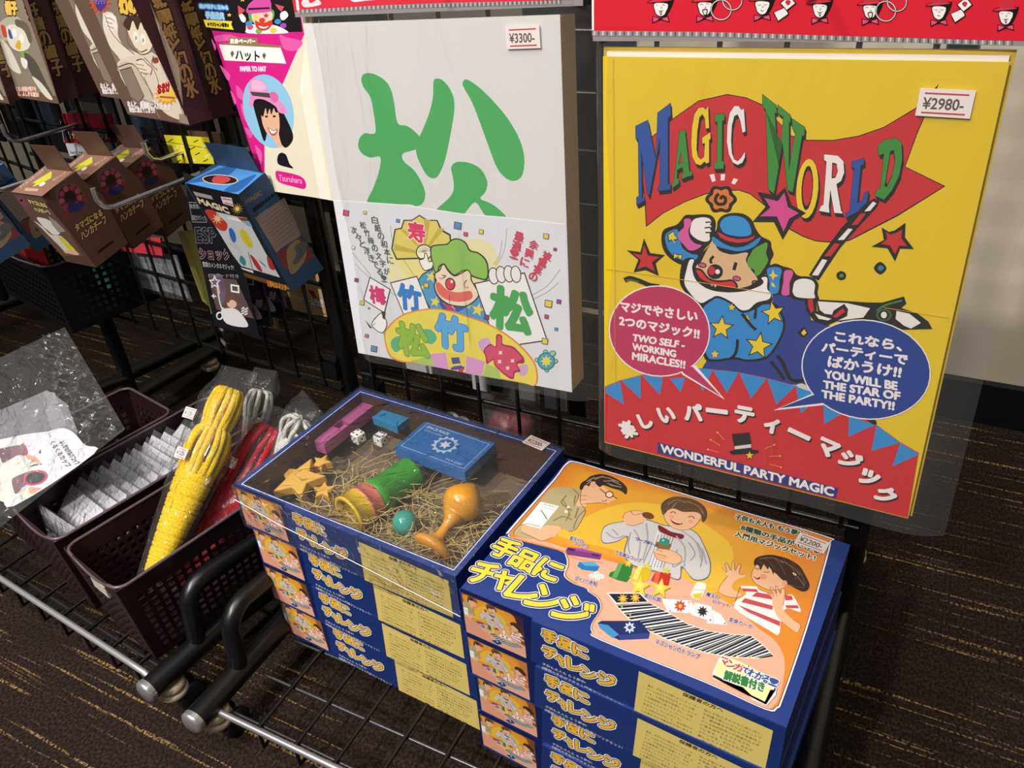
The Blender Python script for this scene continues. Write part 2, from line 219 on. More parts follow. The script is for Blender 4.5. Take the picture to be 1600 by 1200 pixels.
# face frames inside a thing whose local x is right, y is away, z is up, origin at its front top-left corner
FRONT = Matrix(((1, 0, 0, 0), (0, 0, -1, 0), (0, 1, 0, 0), (0, 0, 0, 1)))
def side_X(w): return Matrix(((0, 0, 1, w), (1, 0, 0, 0), (0, 1, 0, 0), (0, 0, 0, 1)))
TOP = Matrix.Identity(4)
ART_MW = """P|191512|506 -1755 489 -1517 428 -1014 552 -773 769 -583 1029 -396 1314 -325 1503 -350 1661 -410 1959 -683 2094 -716 2341 -704 2559 -652 2763 -563 2997 -388 3147 -183 3049 -605 2998 -903 3354 -1053 3003 -1369 2617 -1656 2467 -1695 2304 -1700 2170 -1665 2038 -1607 1769 -1388 1611 -1284 1498 -1258 1327 -1279 1148 -1332 930 -1437 705 -1578
P|c8262c|516 -1732 501 -1516 435 -1013 566 -772 769 -594 1029 -405 1314 -334 1504 -358 1662 -421 1960 -691 2095 -725 2342 -713 2560 -661 2765 -571 3003 -396 3129 -220 3041 -603 2990 -907 3339 -1056 2996 -1357 2614 -1643 2470 -1683 2302 -1688 2168 -1652 2041 -1594 1771 -1375 1611 -1274 1498 -1248 1331 -1269 1147 -1322 930 -1427 705 -1568
P|191512|387 -714 523 -646 619 -1042 626 -569 760 -467 770 -589 740 -617 765 -1294 791 -1280 794 -1352 656 -1382 651 -1344 672 -1328 660 -823 557 -1435 538 -1436 455 -968 474 -1469 502 -1463 503 -1505 412 -1561 409 -1475 437 -1454 418 -853 389 -841
P|191512|380 -701 516 -633 612 -1028 620 -557 754 -454 763 -576 734 -605 758 -1281 784 -1267 787 -1339 649 -1368 644 -1330 666 -1315 653 -810 550 -1421 531 -1423 448 -955 467 -1455 495 -1449 496 -1491 405 -1547 402 -1461 430 -1441 412 -840 382 -828
P|191512|374 -688 510 -621 606 -1015 613 -544 747 -442 757 -564 727 -592 751 -1268 778 -1254 780 -1326 643 -1355 638 -1317 659 -1301 647 -798 543 -1407 525 -1409 442 -942 461 -1441 488 -1435 489 -1478 398 -1533 395 -1447 423 -1427 405 -827 376 -815
P|2450a0|368 -676 504 -608 599 -1003 607 -532 741 -430 751 -552 721 -580 745 -1255 771 -1241 774 -1313 636 -1342 631 -1304 652 -1288 641 -785 537 -1394 518 -1396 435 -929 454 -1428 482 -1422 483 -1464 392 -1519 389 -1434 416 -1414 399 -814 370 -803
l|191512|0.21|368 -676 504 -608 599 -1003 607 -532 741 -430 751 -552 721 -580 745 -1255 771 -1241 774 -1313 636 -1342 631 -1304 652 -1288 641 -785 537 -1394 518 -1396 435 -929 454 -1428 482 -1422 483 -1464 392 -1519 389 -1434 416 -1414 399 -814 370 -803 368 -676
P|191512|865 -739 924 -717 992 -1141 1017 -1134 1023 -1180 909 -1231 904 -1189 929 -1171 912 -1105 861 -1139 862 -1227 882 -1222 885 -1276 811 -1337 809 -1282 826 -1264
P|191512|858 -727 917 -705 985 -1128 1011 -1121 1016 -1167 902 -1218 897 -1176 922 -1157 905 -1092 855 -1126 855 -1213 876 -1208 878 -1262 804 -1324 802 -1269 819 -1250
P|191512|852 -714 911 -692 979 -1115 1004 -1108 1010 -1154 896 -1205 890 -1163 916 -1145 899 -1079 848 -1113 848 -1200 869 -1195 871 -1250 798 -1310 796 -1256 813 -1237
P|3a8b34|846 -702 904 -680 972 -1102 997 -1095 1003 -1142 889 -1192 884 -1151 909 -1132 892 -1066 841 -1100 842 -1188 862 -1183 865 -1237 791 -1297 789 -1243 806 -1224
l|191512|0.2|846 -702 904 -680 972 -1102 997 -1095 1003 -1142 889 -1192 884 -1151 909 -1132 892 -1066 841 -1100 842 -1188 862 -1183 865 -1237 791 -1297 789 -1243 806 -1224 846 -702
P|191512|872 -911 894 -1013 846 -1040
P|c8262c|874 -928 892 -1010 854 -1031
P|191512|1131 -515 1151 -476 1174 -692 1137 -702 1123 -601 1096 -563 1070 -595 1056 -738 1057 -914 1078 -986 1104 -1009 1137 -982 1137 -845 1113 -854 1106 -791 1188 -731 1197 -794 1181 -810 1195 -1035 1163 -1050 1148 -1030 1108 -1071 1056 -1061 1013 -990 995 -853 995 -693 1013 -567 1051 -503 1100 -494
P|191512|1124 -503 1145 -464 1168 -680 1130 -689 1116 -589 1089 -551 1063 -583 1049 -725 1050 -901 1071 -973 1098 -996 1130 -969 1130 -832 1106 -842 1099 -778 1182 -718 1190 -781 1175 -798 1188 -1022 1156 -1038 1141 -1017 1101 -1058 1050 -1048 1007 -977 988 -840 988 -680 1007 -554 1045 -491 1094 -481
P|191512|1118 -491 1139 -452 1161 -668 1124 -677 1110 -576 1083 -539 1057 -571 1043 -713 1044 -889 1065 -961 1091 -983 1123 -957 1124 -820 1099 -829 1093 -766 1175 -706 1184 -769 1168 -786 1182 -1010 1149 -1025 1135 -1005 1095 -1045 1043 -1036 1000 -965 981 -828 982 -668 1001 -542 1039 -479 1087 -469
P|ecc927|1112 -479 1132 -440 1155 -656 1118 -665 1104 -564 1077 -527 1050 -559 1036 -701 1037 -876 1058 -948 1085 -971 1117 -944 1118 -808 1093 -817 1086 -754 1169 -694 1177 -757 1162 -773 1175 -997 1143 -1013 1128 -992 1088 -1033 1037 -1023 994 -952 975 -815 976 -656 994 -530 1032 -467 1081 -457
l|191512|0.19|1112 -479 1132 -440 1155 -656 1118 -665 1104 -564 1077 -527 1050 -559 1036 -701 1037 -876 1058 -948 1085 -971 1117 -944 1118 -808 1093 -817 1086 -754 1169 -694 1177 -757 1162 -773 1175 -997 1143 -1013 1128 -992 1088 -1033 1037 -1023 994 -952 975 -815 976 -656 994 -530 1032 -467 1081 -457 1112 -479
P|191512|1221 -558 1317 -542 1325 -608 1303 -616 1326 -1010 1347 -1016 1348 -1086 1249 -1100 1245 -1032 1273 -1022 1252 -626 1226 -632
P|191512|1215 -546 1310 -530 1318 -595 1296 -604 1320 -997 1340 -1004 1341 -1073 1243 -1087 1238 -1019 1266 -1009 1245 -614 1220 -620
P|191512|1208 -534 1304 -518 1312 -583 1290 -592 1313 -985 1333 -991 1335 -1061 1236 -1075 1232 -1006 1259 -996 1239 -602 1213 -608
P|3a8b34|1202 -522 1298 -506 1305 -572 1283 -580 1307 -972 1327 -979 1328 -1048 1230 -1062 1225 -994 1253 -984 1232 -590 1207 -596
l|191512|0.19|1202 -522 1298 -506 1305 -572 1283 -580 1307 -972 1327 -979 1328 -1048 1230 -1062 1225 -994 1253 -984 1232 -590 1207 -596 1202 -522
P|191512|1485 -502 1507 -486 1540 -705 1510 -722 1481 -608 1449 -549 1419 -565 1402 -658 1404 -798 1422 -923 1450 -985 1484 -999 1521 -957 1548 -899 1556 -954 1533 -1011 1487 -1039 1437 -1018 1390 -941 1360 -816 1354 -660 1369 -537 1411 -467 1451 -466
P|191512|1478 -490 1500 -474 1534 -693 1504 -710 1474 -596 1443 -537 1412 -553 1395 -646 1398 -785 1415 -911 1444 -973 1477 -986 1514 -944 1542 -887 1549 -942 1527 -999 1480 -1026 1430 -1006 1384 -929 1354 -804 1347 -648 1363 -525 1405 -455 1444 -454
P|191512|1472 -478 1494 -463 1527 -681 1497 -698 1468 -585 1436 -525 1406 -541 1389 -634 1391 -773 1408 -899 1437 -960 1471 -974 1508 -932 1535 -875 1543 -930 1520 -987 1474 -1014 1424 -993 1377 -916 1347 -792 1341 -636 1356 -513 1399 -443 1438 -442
P|efe6e2|1466 -467 1488 -451 1521 -669 1491 -686 1461 -573 1430 -513 1400 -530 1383 -622 1385 -761 1402 -886 1431 -948 1464 -962 1501 -920 1529 -863 1536 -917 1514 -975 1467 -1002 1417 -981 1371 -904 1341 -779 1335 -624 1350 -501 1392 -432 1432 -431
l|191512|0.18|1466 -467 1488 -451 1521 -669 1491 -686 1461 -573 1430 -513 1400 -530 1383 -622 1385 -761 1402 -886 1431 -948 1464 -962 1501 -920 1529 -863 1536 -917 1514 -975 1467 -1002 1417 -981 1371 -904 1341 -779 1335 -624 1350 -501 1392 -432 1432 -431 1466 -467
P|191512|1668 -348 1812 -446 1824 -522 1804 -517 1891 -1018 1887 -553 1831 -516 1823 -438 1951 -529 1961 -599 1946 -595 1990 -1042 2013 -689 1978 -646 1969 -560 2095 -633 2100 -714 2079 -715 2052 -1266 1996 -1247 1904 -800 1872 -1299 1810 -1255 1715 -494 1681 -458
P|191512|1662 -336 1805 -434 1817 -510 1797 -505 1885 -1005 1880 -542 1824 -504 1816 -426 1945 -517 1955 -587 1940 -583 1984 -1030 2006 -677 1972 -634 1963 -549 2088 -621 2093 -702 2073 -703 2046 -1254 1990 -1235 1898 -788 1865 -1286 1803 -1243 1709 -482 1675 -446
P|191512|1656 -325 1799 -423 1811 -499 1791 -494 1878 -993 1874 -530 1818 -493 1810 -415 1938 -506 1949 -576 1933 -572 1977 -1018 2000 -665 1966 -622 1956 -537 2082 -610 2087 -691 2066 -692 2039 -1242 1983 -1223 1891 -777 1859 -1274 1796 -1231 1702 -470 1669 -434
P|3a8b34|1650 -313 1793 -411 1805 -487 1785 -482 1872 -982 1868 -519 1812 -481 1804 -404 1932 -494 1942 -564 1927 -561 1971 -1006 1994 -654 1959 -611 1950 -526 2076 -598 2081 -679 2060 -680 2033 -1230 1977 -1210 1885 -765 1852 -1261 1790 -1218 1696 -459 1662 -423
l|191512|0.18|1650 -313 1793 -411 1805 -487 1785 -482 1872 -982 1868 -519 1812 -481 1804 -404 1932 -494 1942 -564 1927 -561 1971 -1006 1994 -654 1959 -611 1950 -526 2076 -598 2081 -679 2060 -680 2033 -1230 1977 -1210 1885 -765 1852 -1261 1790 -1218 1696 -459 1662 -423 1650 -313
P|191512|2288 -1206 2288 -1298 2278 -1382 2259 -1451 2232 -1498 2200 -1516 2166 -1505 2134 -1464 2107 -1399 2088 -1316 2079 -1224 2079 -1132 2090 -1049 2110 -983 2137 -940 2168 -924 2201 -936 2232 -975 2258 -1037 2277 -1116
P|191512|2281 -1194 2281 -1285 2271 -1370 2252 -1439 2225 -1485 2193 -1503 2159 -1492 2128 -1452 2101 -1387 2081 -1304 2072 -1212 2073 -1120 2084 -1037 2104 -971 2130 -928 2162 -912 2194 -924 2225 -963 2251 -1025 2270 -1104
P|191512|2274 -1182 2275 -1273 2265 -1358 2245 -1427 2218 -1473 2186 -1491 2153 -1480 2121 -1439 2094 -1374 2075 -1292 2065 -1200 2066 -1108 2077 -1025 2097 -959 2124 -917 2155 -901 2188 -912 2218 -951 2245 -1013 2264 -1092
P|ecc927|2268 -1170 2268 -1261 2258 -1346 2239 -1415 2212 -1461 2180 -1479 2146 -1467 2114 -1427 2087 -1362 2068 -1279 2059 -1188 2060 -1096 2071 -1013 2091 -948 2118 -905 2149 -889 2181 -901 2212 -939 2238 -1001 2257 -1081
l|191512|0.18|2268 -1170 2268 -1261 2258 -1346 2239 -1415 2212 -1461 2180 -1479 2146 -1467 2114 -1427 2087 -1362 2068 -1279 2059 -1188 2060 -1096 2071 -1013 2091 -948 2118 -905 2149 -889 2181 -901 2212 -939 2238 -1001 2257 -1081 2268 -1170
P|191512|2217 -1168 2218 -1253 2210 -1325 2196 -1375 2176 -1395 2155 -1379 2134 -1332 2118 -1261 2109 -1177 2109 -1093 2117 -1022 2131 -974 2150 -956 2172 -971 2192 -1016 2208 -1085
P|c8262c|2209 -1171 2209 -1238 2204 -1296 2192 -1336 2176 -1352 2159 -1339 2142 -1302 2130 -1245 2123 -1178 2122 -1110 2129 -1054 2140 -1015 2156 -1001 2173 -1013 2189 -1049 2201 -1104
P|191512|2297 -873 2424 -877 2482 -927 2502 -1034 2484 -1115 2448 -1149 2522 -1399 2543 -1428 2461 -1431 2398 -1215 2405 -1366 2420 -1435 2317 -1426 2329 -1373 2351 -1358 2329 -944 2304 -927
P|191512|2290 -861 2418 -865 2476 -915 2496 -1022 2478 -1103 2441 -1137 2515 -1387 2536 -1416 2454 -1418 2391 -1203 2399 -1354 2413 -1422 2310 -1413 2322 -1361 2344 -1346 2322 -932 2297 -915
P|191512|2284 -850 2411 -854 2469 -904 2489 -1011 2471 -1091 2435 -1125 2508 -1375 2530 -1404 2448 -1406 2385 -1191 2392 -1342 2407 -1410 2304 -1401 2315 -1349 2338 -1334 2316 -920 2291 -904
P|efe6e2|2278 -839 2405 -843 2463 -893 2483 -999 2465 -1080 2428 -1113 2502 -1363 2523 -1392 2441 -1394 2378 -1179 2385 -1330 2400 -1398 2297 -1389 2309 -1337 2331 -1322 2309 -909 2284 -892
l|191512|0.18|2278 -839 2405 -843 2463 -893 2483 -999 2465 -1080 2428 -1113 2502 -1363 2523 -1392 2441 -1394 2378 -1179 2385 -1330 2400 -1398 2297 -1389 2309 -1337 2331 -1322 2309 -909 2284 -892 2278 -839
P|191512|2362 -911 2403 -920 2424 -991 2409 -1054 2375 -1062
P|c8262c|2371 -928 2404 -935 2421 -992 2409 -1042 2382 -1049
P|191512|2555 -922 2656 -886 2664 -938 2639 -958 2656 -1316 2696 -1281 2707 -1200 2739 -1185 2739 -1340 2572 -1470 2571 -1419 2597 -1398 2580 -980 2558 -982
P|191512|2549 -910 2650 -874 2657 -927 2632 -946 2649 -1304 2690 -1269 2701 -1188 2732 -1173 2732 -1328 2565 -1458 2564 -1407 2591 -1385 2574 -968 2551 -970
P|191512|2542 -899 2643 -863 2651 -915 2626 -935 2642 -1293 2683 -1258 2694 -1177 2726 -1162 2725 -1316 2559 -1446 2558 -1395 2584 -1374 2567 -957 2545 -959
P|2450a0|2536 -888 2637 -851 2645 -904 2619 -924 2636 -1281 2676 -1246 2688 -1165 2719 -1150 2719 -1304 2552 -1434 2551 -1383 2577 -1362 2561 -946 2538 -947
l|191512|0.17|2536 -888 2637 -851 2645 -904 2619 -924 2636 -1281 2676 -1246 2688 -1165 2719 -1150 2719 -1304 2552 -1434 2551 -1383 2577 -1362 2561 -946 2538 -947 2536 -888
P|191512|2754 -763 2810 -708 2903 -686 2952 -728 2982 -881 2979 -1027 2940 -1162 2884 -1258 2801 -1229 2804 -1174 2835 -1153 2819 -834 2778 -854
P|191512|2747 -751 2804 -697 2896 -675 2946 -717 2976 -870 2972 -1016 2934 -1150 2877 -1246 2795 -1217 2798 -1162 2828 -1141 2812 -823 2772 -843
P|191512|2741 -740 2797 -686 2890 -664 2939 -706 2969 -859 2966 -1005 2927 -1139 2871 -1234 2788 -1205 2791 -1150 2821 -1130 2806 -811 2765 -831
P|3a8b34|2735 -729 2791 -675 2884 -653 2933 -695 2963 -848 2959 -994 2921 -1127 2864 -1223 2782 -1194 2785 -1139 2815 -1118 2800 -800 2759 -820
l|191512|0.17|2735 -729 2791 -675 2884 -653 2933 -695 2963 -848 2959 -994 2921 -1127 2864 -1223 2782 -1194 2785 -1139 2815 -1118 2800 -800 2759 -820 2735 -729
P|191512|2850 -774 2880 -761 2905 -852 2901 -998 2869 -1108 2849 -1091
P|c8262c|2857 -807 2881 -796 2901 -869 2898 -986 2872 -1073 2857 -1060
P|2a3a86|1934 -2312 2281 -2315 2359 -2549 2581 -2583 2451 -2831 2346 -3005 2389 -3327 2207 -3352 1637 -3340 1227 -3371 1314 -3177 1965 -3004 2073 -2637 1954 -2456
P|191512|1488 -1349 1484 -1368 1473 -1386 1459 -1402 1449 -1417 1443 -1434 1438 -1454 1430 -1474 1415 -1490 1395 -1497 1372 -1497 1351 -1494 1332 -1493 1313 -1498 1292 -1505 1269 -1510 1248 -1507 1231 -1494 1220 -1475 1212 -1456 1204 -1440 1191 -1427 1175 -1414 1161 -1398 1155 -1379 1159 -1359 1171 -1340 1185 -1325 1196 -1310 1203 -1293 1207 -1273 1216 -1253 1231 -1238 1252 -1231 1274 -1231 1296 -1235 1314 -1236 1333 -1232 1353 -1225 1375 -1220 1396 -1224 1413 -1237 1424 -1255 1431 -1274 1439 -1289 1452 -1301 1467 -1314 1481 -1330
P|d9762c|1450 -1352 1446 -1367 1434 -1381 1421 -1391 1412 -1401 1409 -1414 1408 -1430 1405 -1448 1394 -1461 1378 -1466 1359 -1462 1343 -1457 1329 -1455 1316 -1459 1300 -1468 1282 -1475 1265 -1474 1253 -1463 1247 -1446 1244 -1429 1239 -1417 1229 -1409 1214 -1401 1200 -1390 1194 -1375 1198 -1360 1211 -1346 1224 -1336 1233 -1326 1237 -1313 1237 -1297 1241 -1279 1252 -1266 1269 -1262 1287 -1265 1303 -1271 1317 -1273 1330 -1269 1346 -1260 1363 -1254 1380 -1256 1392 -1267 1398 -1283 1401 -1299 1406 -1311 1416 -1319 1430 -1327 1444 -1338
L|191512|1.71|1298 -1309 1271 -1340 1267 -1390 1305 -1418 1361 -1403 1368 -1352 1335 -1334 1316 -1364
P|efe6e2|1186 -1120 1235 -1109 1254 -1178 1219 -1195
P|efe6e2|1303 -1107 1348 -1101 1345 -1164 1307 -1171
P|efe6e2|1437 -1136 1484 -1146 1453 -1201 1417 -1190
P|191512|1953 -1183 2036 -1354 2181 -1422 2073 -1510 1984 -1722 1879 -1547 1664 -1570 1780 -1399 1685 -1254 1876 -1272
P|d6488f|1952 -1238 1999 -1378 2110 -1429 2025 -1494 1983 -1636 1903 -1485 1734 -1502 1830 -1401 1762 -1310 1895 -1330
P|191512|488 -1884 565 -2045 738 -2047 633 -2158 673 -2302 514 -2257 369 -2304 425 -2145 282 -2049 448 -2048
P|c8262c|490 -1962 540 -2081 672 -2077 587 -2152 626 -2255 512 -2211 415 -2258 459 -2143 352 -2076 465 -2081
S|191512|902 -1633 952 -1571 1042 -1558 1145 -1541 1233 -1546 1281 -1608 1280 -1712 1244 -1837 1181 -1921 1141 -2011 1099 -2071 963 -2137 819 -2092 721 -1994 689 -1856 721 -1752 850 -1691
S|2a86c9|734 -1827 784 -1768 868 -1740 900 -1847 938 -1943 1033 -1994 1110 -1999 1083 -2058 960 -2082 833 -2043 754 -1942
P|191512|759 -1809 830 -1755 839 -1800 888 -1856 830 -1868 876 -1927 811 -1865 773 -1893
P|191512|832 -2011 887 -2020 941 -2013 929 -2086 888 -2044 835 -2090
P|ecc927|770 -1812 826 -1768 835 -1805 872 -1847 826 -1856 859 -1911 810 -1857 780 -1873
P|ecc927|842 -2018 888 -2030 933 -2022 922 -2076 888 -2039 842 -2073
S|d6589c|939 -1621 999 -1605 1025 -1650 993 -1729 1012 -1818 1073 -1872 1146 -1882 1094 -1935 1016 -1957 949 -1903 895 -1847 885 -1772 940 -1704
S|efe6e2|1015 -1689 1044 -1610 1132 -1576 1206 -1579 1235 -1613 1222 -1644 1241 -1664 1225 -1691 1241 -1716 1224 -1748 1228 -1816 1162 -1839 1070 -1811 1014 -1757
l|191512|0.74|1172 -1627 1230 -1616
l|191512|0.74|1168 -1687 1234 -1672
l|191512|0.75|1178 -1738 1237 -1729
S|191512|1266 -1834 1233 -1777 1294 -1695 1303 -1605 1349 -1535 1447 -1496 1567 -1494 1655 -1546 1700 -1628 1766 -1708 1860 -1748 1881 -1819 1908 -1889 1884 -1966 1883 -2064 1820 -2142 1783 -2209 1725 -2295 1627 -2341 1451 -2377 1285 -2382 1143 -2327 1053 -2236 1053 -2140 1105 -2055 1168 -1953 1224 -1885
S|dcb486|1278 -1835 1222 -1900 1185 -1982 1148 -2072 1098 -2126 1117 -2187 1202 -2278 1282 -2339 1358 -2335 1507 -2325 1623 -2298 1707 -2254 1723 -2230 1767 -2195 1754 -2154 1674 -2063 1630 -1985 1638 -1901 1479 -1944 1338 -1916
S|5b9a33|1709 -1847 1821 -1770 1838 -1809 1831 -1884 1859 -1955 1829 -2042 1776 -2136 1737 -2130 1724 -2079 1666 -2064 1646 -1983 1672 -1919
S|2f8fd0|1330 -1647 1345 -1586 1400 -1540 1491 -1522 1577 -1540 1636 -1599 1661 -1698 1579 -1733 1464 -1736 1376 -1716
P|cc2a3a|1303 -1717 1335 -1723 1408 -1754 1524 -1770 1623 -1751 1704 -1708 1686 -1747 1625 -1785 1527 -1809 1425 -1803 1343 -1772
S|2a86c9|1262 -1771 1331 -1808 1414 -1846 1517 -1861 1635 -1819 1754 -1720 1745 -1776 1687 -1840 1605 -1883 1520 -1900 1417 -1891 1313 -1871 1258 -1823
S|191512|1070 -2178 1110 -2145 1173 -2163 1238 -2233 1315 -2256 1412 -2244 1500 -2222 1562 -2269 1545 -2330 1328 -2348 1188 -2297 1096 -2249
S|d42a2e|1089 -2191 1116 -2167 1166 -2185 1231 -2255 1312 -2278 1414 -2266 1498 -2244 1542 -2279 1530 -2306 1357 -2316 1280 -2302 1186 -2274 1115 -2237
P|191512|1397 -2149 1394 -2176 1384 -2202 1366 -2224 1342 -2239 1316 -2247 1289 -2247 1264 -2238 1243 -2222 1229 -2200 1223 -2174 1226 -2147 1237 -2121 1255 -2099 1279 -2084 1305 -2076 1332 -2077 1357 -2086 1377 -2102 1391 -2124
P|c8262c|1313 -2149 1312 -2165 1307 -2180 1299 -2192 1289 -2201 1277 -2206 1265 -2205 1253 -2199 1244 -2189 1238 -2175 1235 -2159 1236 -2143 1240 -2128 1248 -2116 1259 -2107 1271 -2103 1283 -2104 1294 -2109 1303 -2120 1310 -2133
P|efe6e2|1364 -2154 1363 -2163 1360 -2171 1355 -2178 1348 -2183 1341 -2185 1333 -2185 1325 -2182 1319 -2177 1315 -2170 1313 -2161 1314 -2152 1317 -2144 1322 -2137 1329 -2132 1337 -2130 1345 -2130 1352 -2133 1358 -2138 1362 -2145
L|191512|1.51|1284 -1988 1253 -2035 1266 -2074
L|191512|1.79|1529 -2026 1512 -2114
P|191512|1214 -2110 1210 -2119 1202 -2128 1191 -2134 1177 -2137 1162 -2137 1147 -2135 1134 -2129 1125 -2121 1119 -2112 1118 -2102 1122 -2093 1130 -2084 1142 -2078 1156 -2075 1171 -2075 1185 -2077 1198 -2083 1208 -2091 1213 -2100
P|c95a78|1204 -2109 1201 -2115 1195 -2120 1186 -2124 1175 -2126 1163 -2126 1152 -2124 1142 -2121 1134 -2116 1130 -2109 1129 -2103 1131 -2097 1138 -2092 1147 -2088 1157 -2086 1169 -2086 1181 -2088 1191 -2091 1198 -2097 1203 -2103
P|191512|1596 -2208 1593 -2217 1585 -2225 1574 -2231 1561 -2235 1546 -2235 1532 -2232 1520 -2227 1510 -2219 1505 -2210 1504 -2200 1507 -2191 1515 -2183 1526 -2177 1539 -2173 1554 -2173 1568 -2176 1580 -2181 1590 -2189 1595 -2198
P|c95a78|1586 -2207 1584 -2213 1578 -2218 1569 -2222 1559 -2224 1548 -2224 1536 -2222 1527 -2219 1519 -2213 1515 -2207 1514 -2201 1516 -2195 1522 -2190 1531 -2186 1541 -2184 1552 -2184 1563 -2186 1573 -2189 1581 -2194 1585 -2200
L|191512|0.74|1760 -2199 1725 -2209 1720 -2233 1742 -2242
P|191512|1252 -2303 1311 -2310 1307 -2367 1260 -2350
P|efe6e2|1273 -2313 1293 -2310 1290 -2337
P|efe6e2|1308 -2314 1341 -2312 1322 -2341
S|191512|945 -2092 1020 -2038 1083 -2058 1096 -2166 1172 -2283 1284 -2370 1509 -2352 1695 -2284 1783 -2209 1819 -2134 1880 -2136 1929 -2326 1931 -2419 1785 -2483 1680 -2629 1603 -2610 1369 -2511 1190 -2606 1059 -2512 939 -2391 918 -2255
S|efeae6|1022 -2069 1071 -2062 1054 -2156 1107 -2292 1254 -2375 1451 -2380 1655 -2332 1794 -2256 1835 -2201 1807 -2159 1867 -2150 1878 -2271 1920 -2319 1904 -2389 1782 -2447 1663 -2575 1520 -2502 1396 -2458 1290 -2475 1171 -2551 1056 -2463 975 -2344 993 -2181
S|191512|1842 -2078 1872 -2021 1938 -1982 2016 -2001 2107 -2018 2168 -2077 2277 -2083 2332 -2097 2354 -2289 2194 -2322 2034 -2317 1929 -2326 1888 -2193
S|2a86c9|1855 -2068 1901 -2027 1977 -2021 2009 -2054 1996 -2147 2000 -2253 1984 -2305 1907 -2314 1895 -2192
P|ecc927|1916 -2045 1935 -2095 1979 -2111 1939 -2132 1928 -2172 1910 -2129 1884 -2117 1910 -2095
P|ecc927|1916 -2189 1938 -2201 1963 -2243 1920 -2234
S|d6589c|2035 -2051 2109 -2034 2122 -2083 2099 -2177 2112 -2297 2033 -2309 2035 -2171
P|191512|2280 -2060 2383 -1814 2527 -1530 2712 -1270 2777 -1218 2828 -1240 2813 -1300 2674 -1514 2541 -1737 2379 -2105
P|efe6e2|2309 -2056 2370 -2052 2437 -1878 2388 -1873
P|c8262c|2403 -1843 2466 -1832 2536 -1696 2482 -1695
P|efe6e2|2508 -1660 2565 -1650 2630 -1535 2590 -1532
P|c8262c|2612 -1499 2672 -1482 2727 -1368 2679 -1376
P|efe6e2|2710 -1351 2761 -1339 2805 -1261 2772 -1249
S|191512|2107 -2221 2126 -2135 2215 -2082 2330 -2083 2384 -2149 2385 -2239 2411 -2318 2368 -2348 2299 -2344 2176 -2348 2117 -2311
S|eae6e2|2139 -2232 2150 -2151 2218 -2108 2310 -2110 2351 -2157 2353 -2244 2367 -2296 2309 -2312 2187 -2316 2144 -2277
P|191512|2388 -2311 2678 -2282 2881 -2264 3004 -2244 3186 -2150 3219 -2220 3181 -2273 3332 -2306 3440 -2374 3488 -2445 3242 -2498 2873 -2566 2507 -2493 2408 -2433
P|ebe5df|2399 -2330 2681 -2304 2902 -2323 2854 -2433 2629 -2506 2504 -2470 2431 -2422
P|ebe5df|3144 -2311 3262 -2320 3378 -2399 3302 -2475 3235 -2455 3149 -2396
L|3f7d35|0.95|2968 -2341 3032 -2269 3175 -2195
P|3d5a40|3111 -2361 3111 -2382 3103 -2402 3089 -2419 3070 -2432 3048 -2439 3025 -2440 3003 -2434 2984 -2422 2971 -2406 2965 -2386 2965 -2366 2973 -2346 2987 -2329 3006 -2316 3028 -2309 3051 -2308 3073 -2314 3091 -2326 3105 -2342
P|191512|3087 -2365 3087 -2381 3082 -2396 3073 -2408 3061 -2418 3046 -2423 3030 -2423 3016 -2419 3003 -2410 2994 -2397 2989 -2382 2989 -2367 2994 -2352 3004 -2339 3016 -2330 3031 -2325 3046 -2325 3061 -2329 3073 -2338 3082 -2351
P|ebe5df|3065 -2369 3065 -2380 3063 -2390 3058 -2399 3052 -2405 3044 -2408 3035 -2408 3027 -2405 3020 -2398 3014 -2389 3011 -2378 3011 -2367 3013 -2357 3018 -2348 3025 -2342 3033 -2339 3042 -2339 3050 -2343 3057 -2350 3062 -2359
P|191512|2262 -2319 2389 -2299 2398 -2435 2462 -2455 2555 -2454 2563 -2407 2656 -2316 2700 -2369 2700 -2444 2604 -2522 2518 -2584 2393 -2560 2298 -2452
P|c8262c|2301 -2325 2347 -2313 2373 -2439 2348 -2471 2313 -2403
P|ebe5df|2385 -2468 2452 -2484 2555 -2500 2524 -2524 2432 -2522
P|c8262c|2564 -2471 2649 -2362 2676 -2403 2599 -2480
P|191512|2883 -1487 2954 -1524 3001 -1505 3082 -1421 3100 -1560 3195 -1665 3076 -1675 3052 -1808 2965 -1685 2822 -1688 2922 -1608
P|c8262c|2928 -1526 2970 -1551 3015 -1530 3064 -1487 3071 -1574 3133 -1644 3063 -1648 3042 -1736 2982 -1655 2902 -1651 2951 -1598
P|191512|2634 -2014 2634 -2029 2629 -2043 2621 -2055 2609 -2063 2595 -2068 2580 -2068 2567 -2063 2555 -2054 2547 -2042 2543 -2027 2543 -2012 2548 -1998 2557 -1986 2569 -1978 2583 -1974 2597 -1974 2610 -1979 2622 -1988 2630 -2000
P|4d8a49|2611 -2017 2611 -2024 2609 -2030 2605 -2035 2600 -2038 2594 -2040 2587 -2040 2581 -2038 2576 -2034 2573 -2029 2571 -2023 2571 -2017 2573 -2011 2577 -2006 2582 -2002 2589 -2000 2595 -2000 2601 -2003 2606 -2006 2610 -2011
S|191512|2922 -1828 2988 -1885 2942 -1957 2875 -1900
S|3a7aa0|2930 -1863 2964 -1885 2939 -1921 2909 -1896
L|191512|2.9|260 -2417 336 -2381 471 -2403 571 -2430 686 -2429
L|3a6b34|1.02|277 -2418 336 -2402 438 -2411
S|191512|1171 -2633 1273 -2492 1363 -2435 1515 -2483 1641 -2561 1787 -2484 1850 -2429 1964 -2417 2045 -2493 2101 -2625 2088 -2794 1989 -3039 1878 -3126 1725 -3170 1631 -3165 1538 -3188 1385 -3241 1257 -3230 1171 -2919
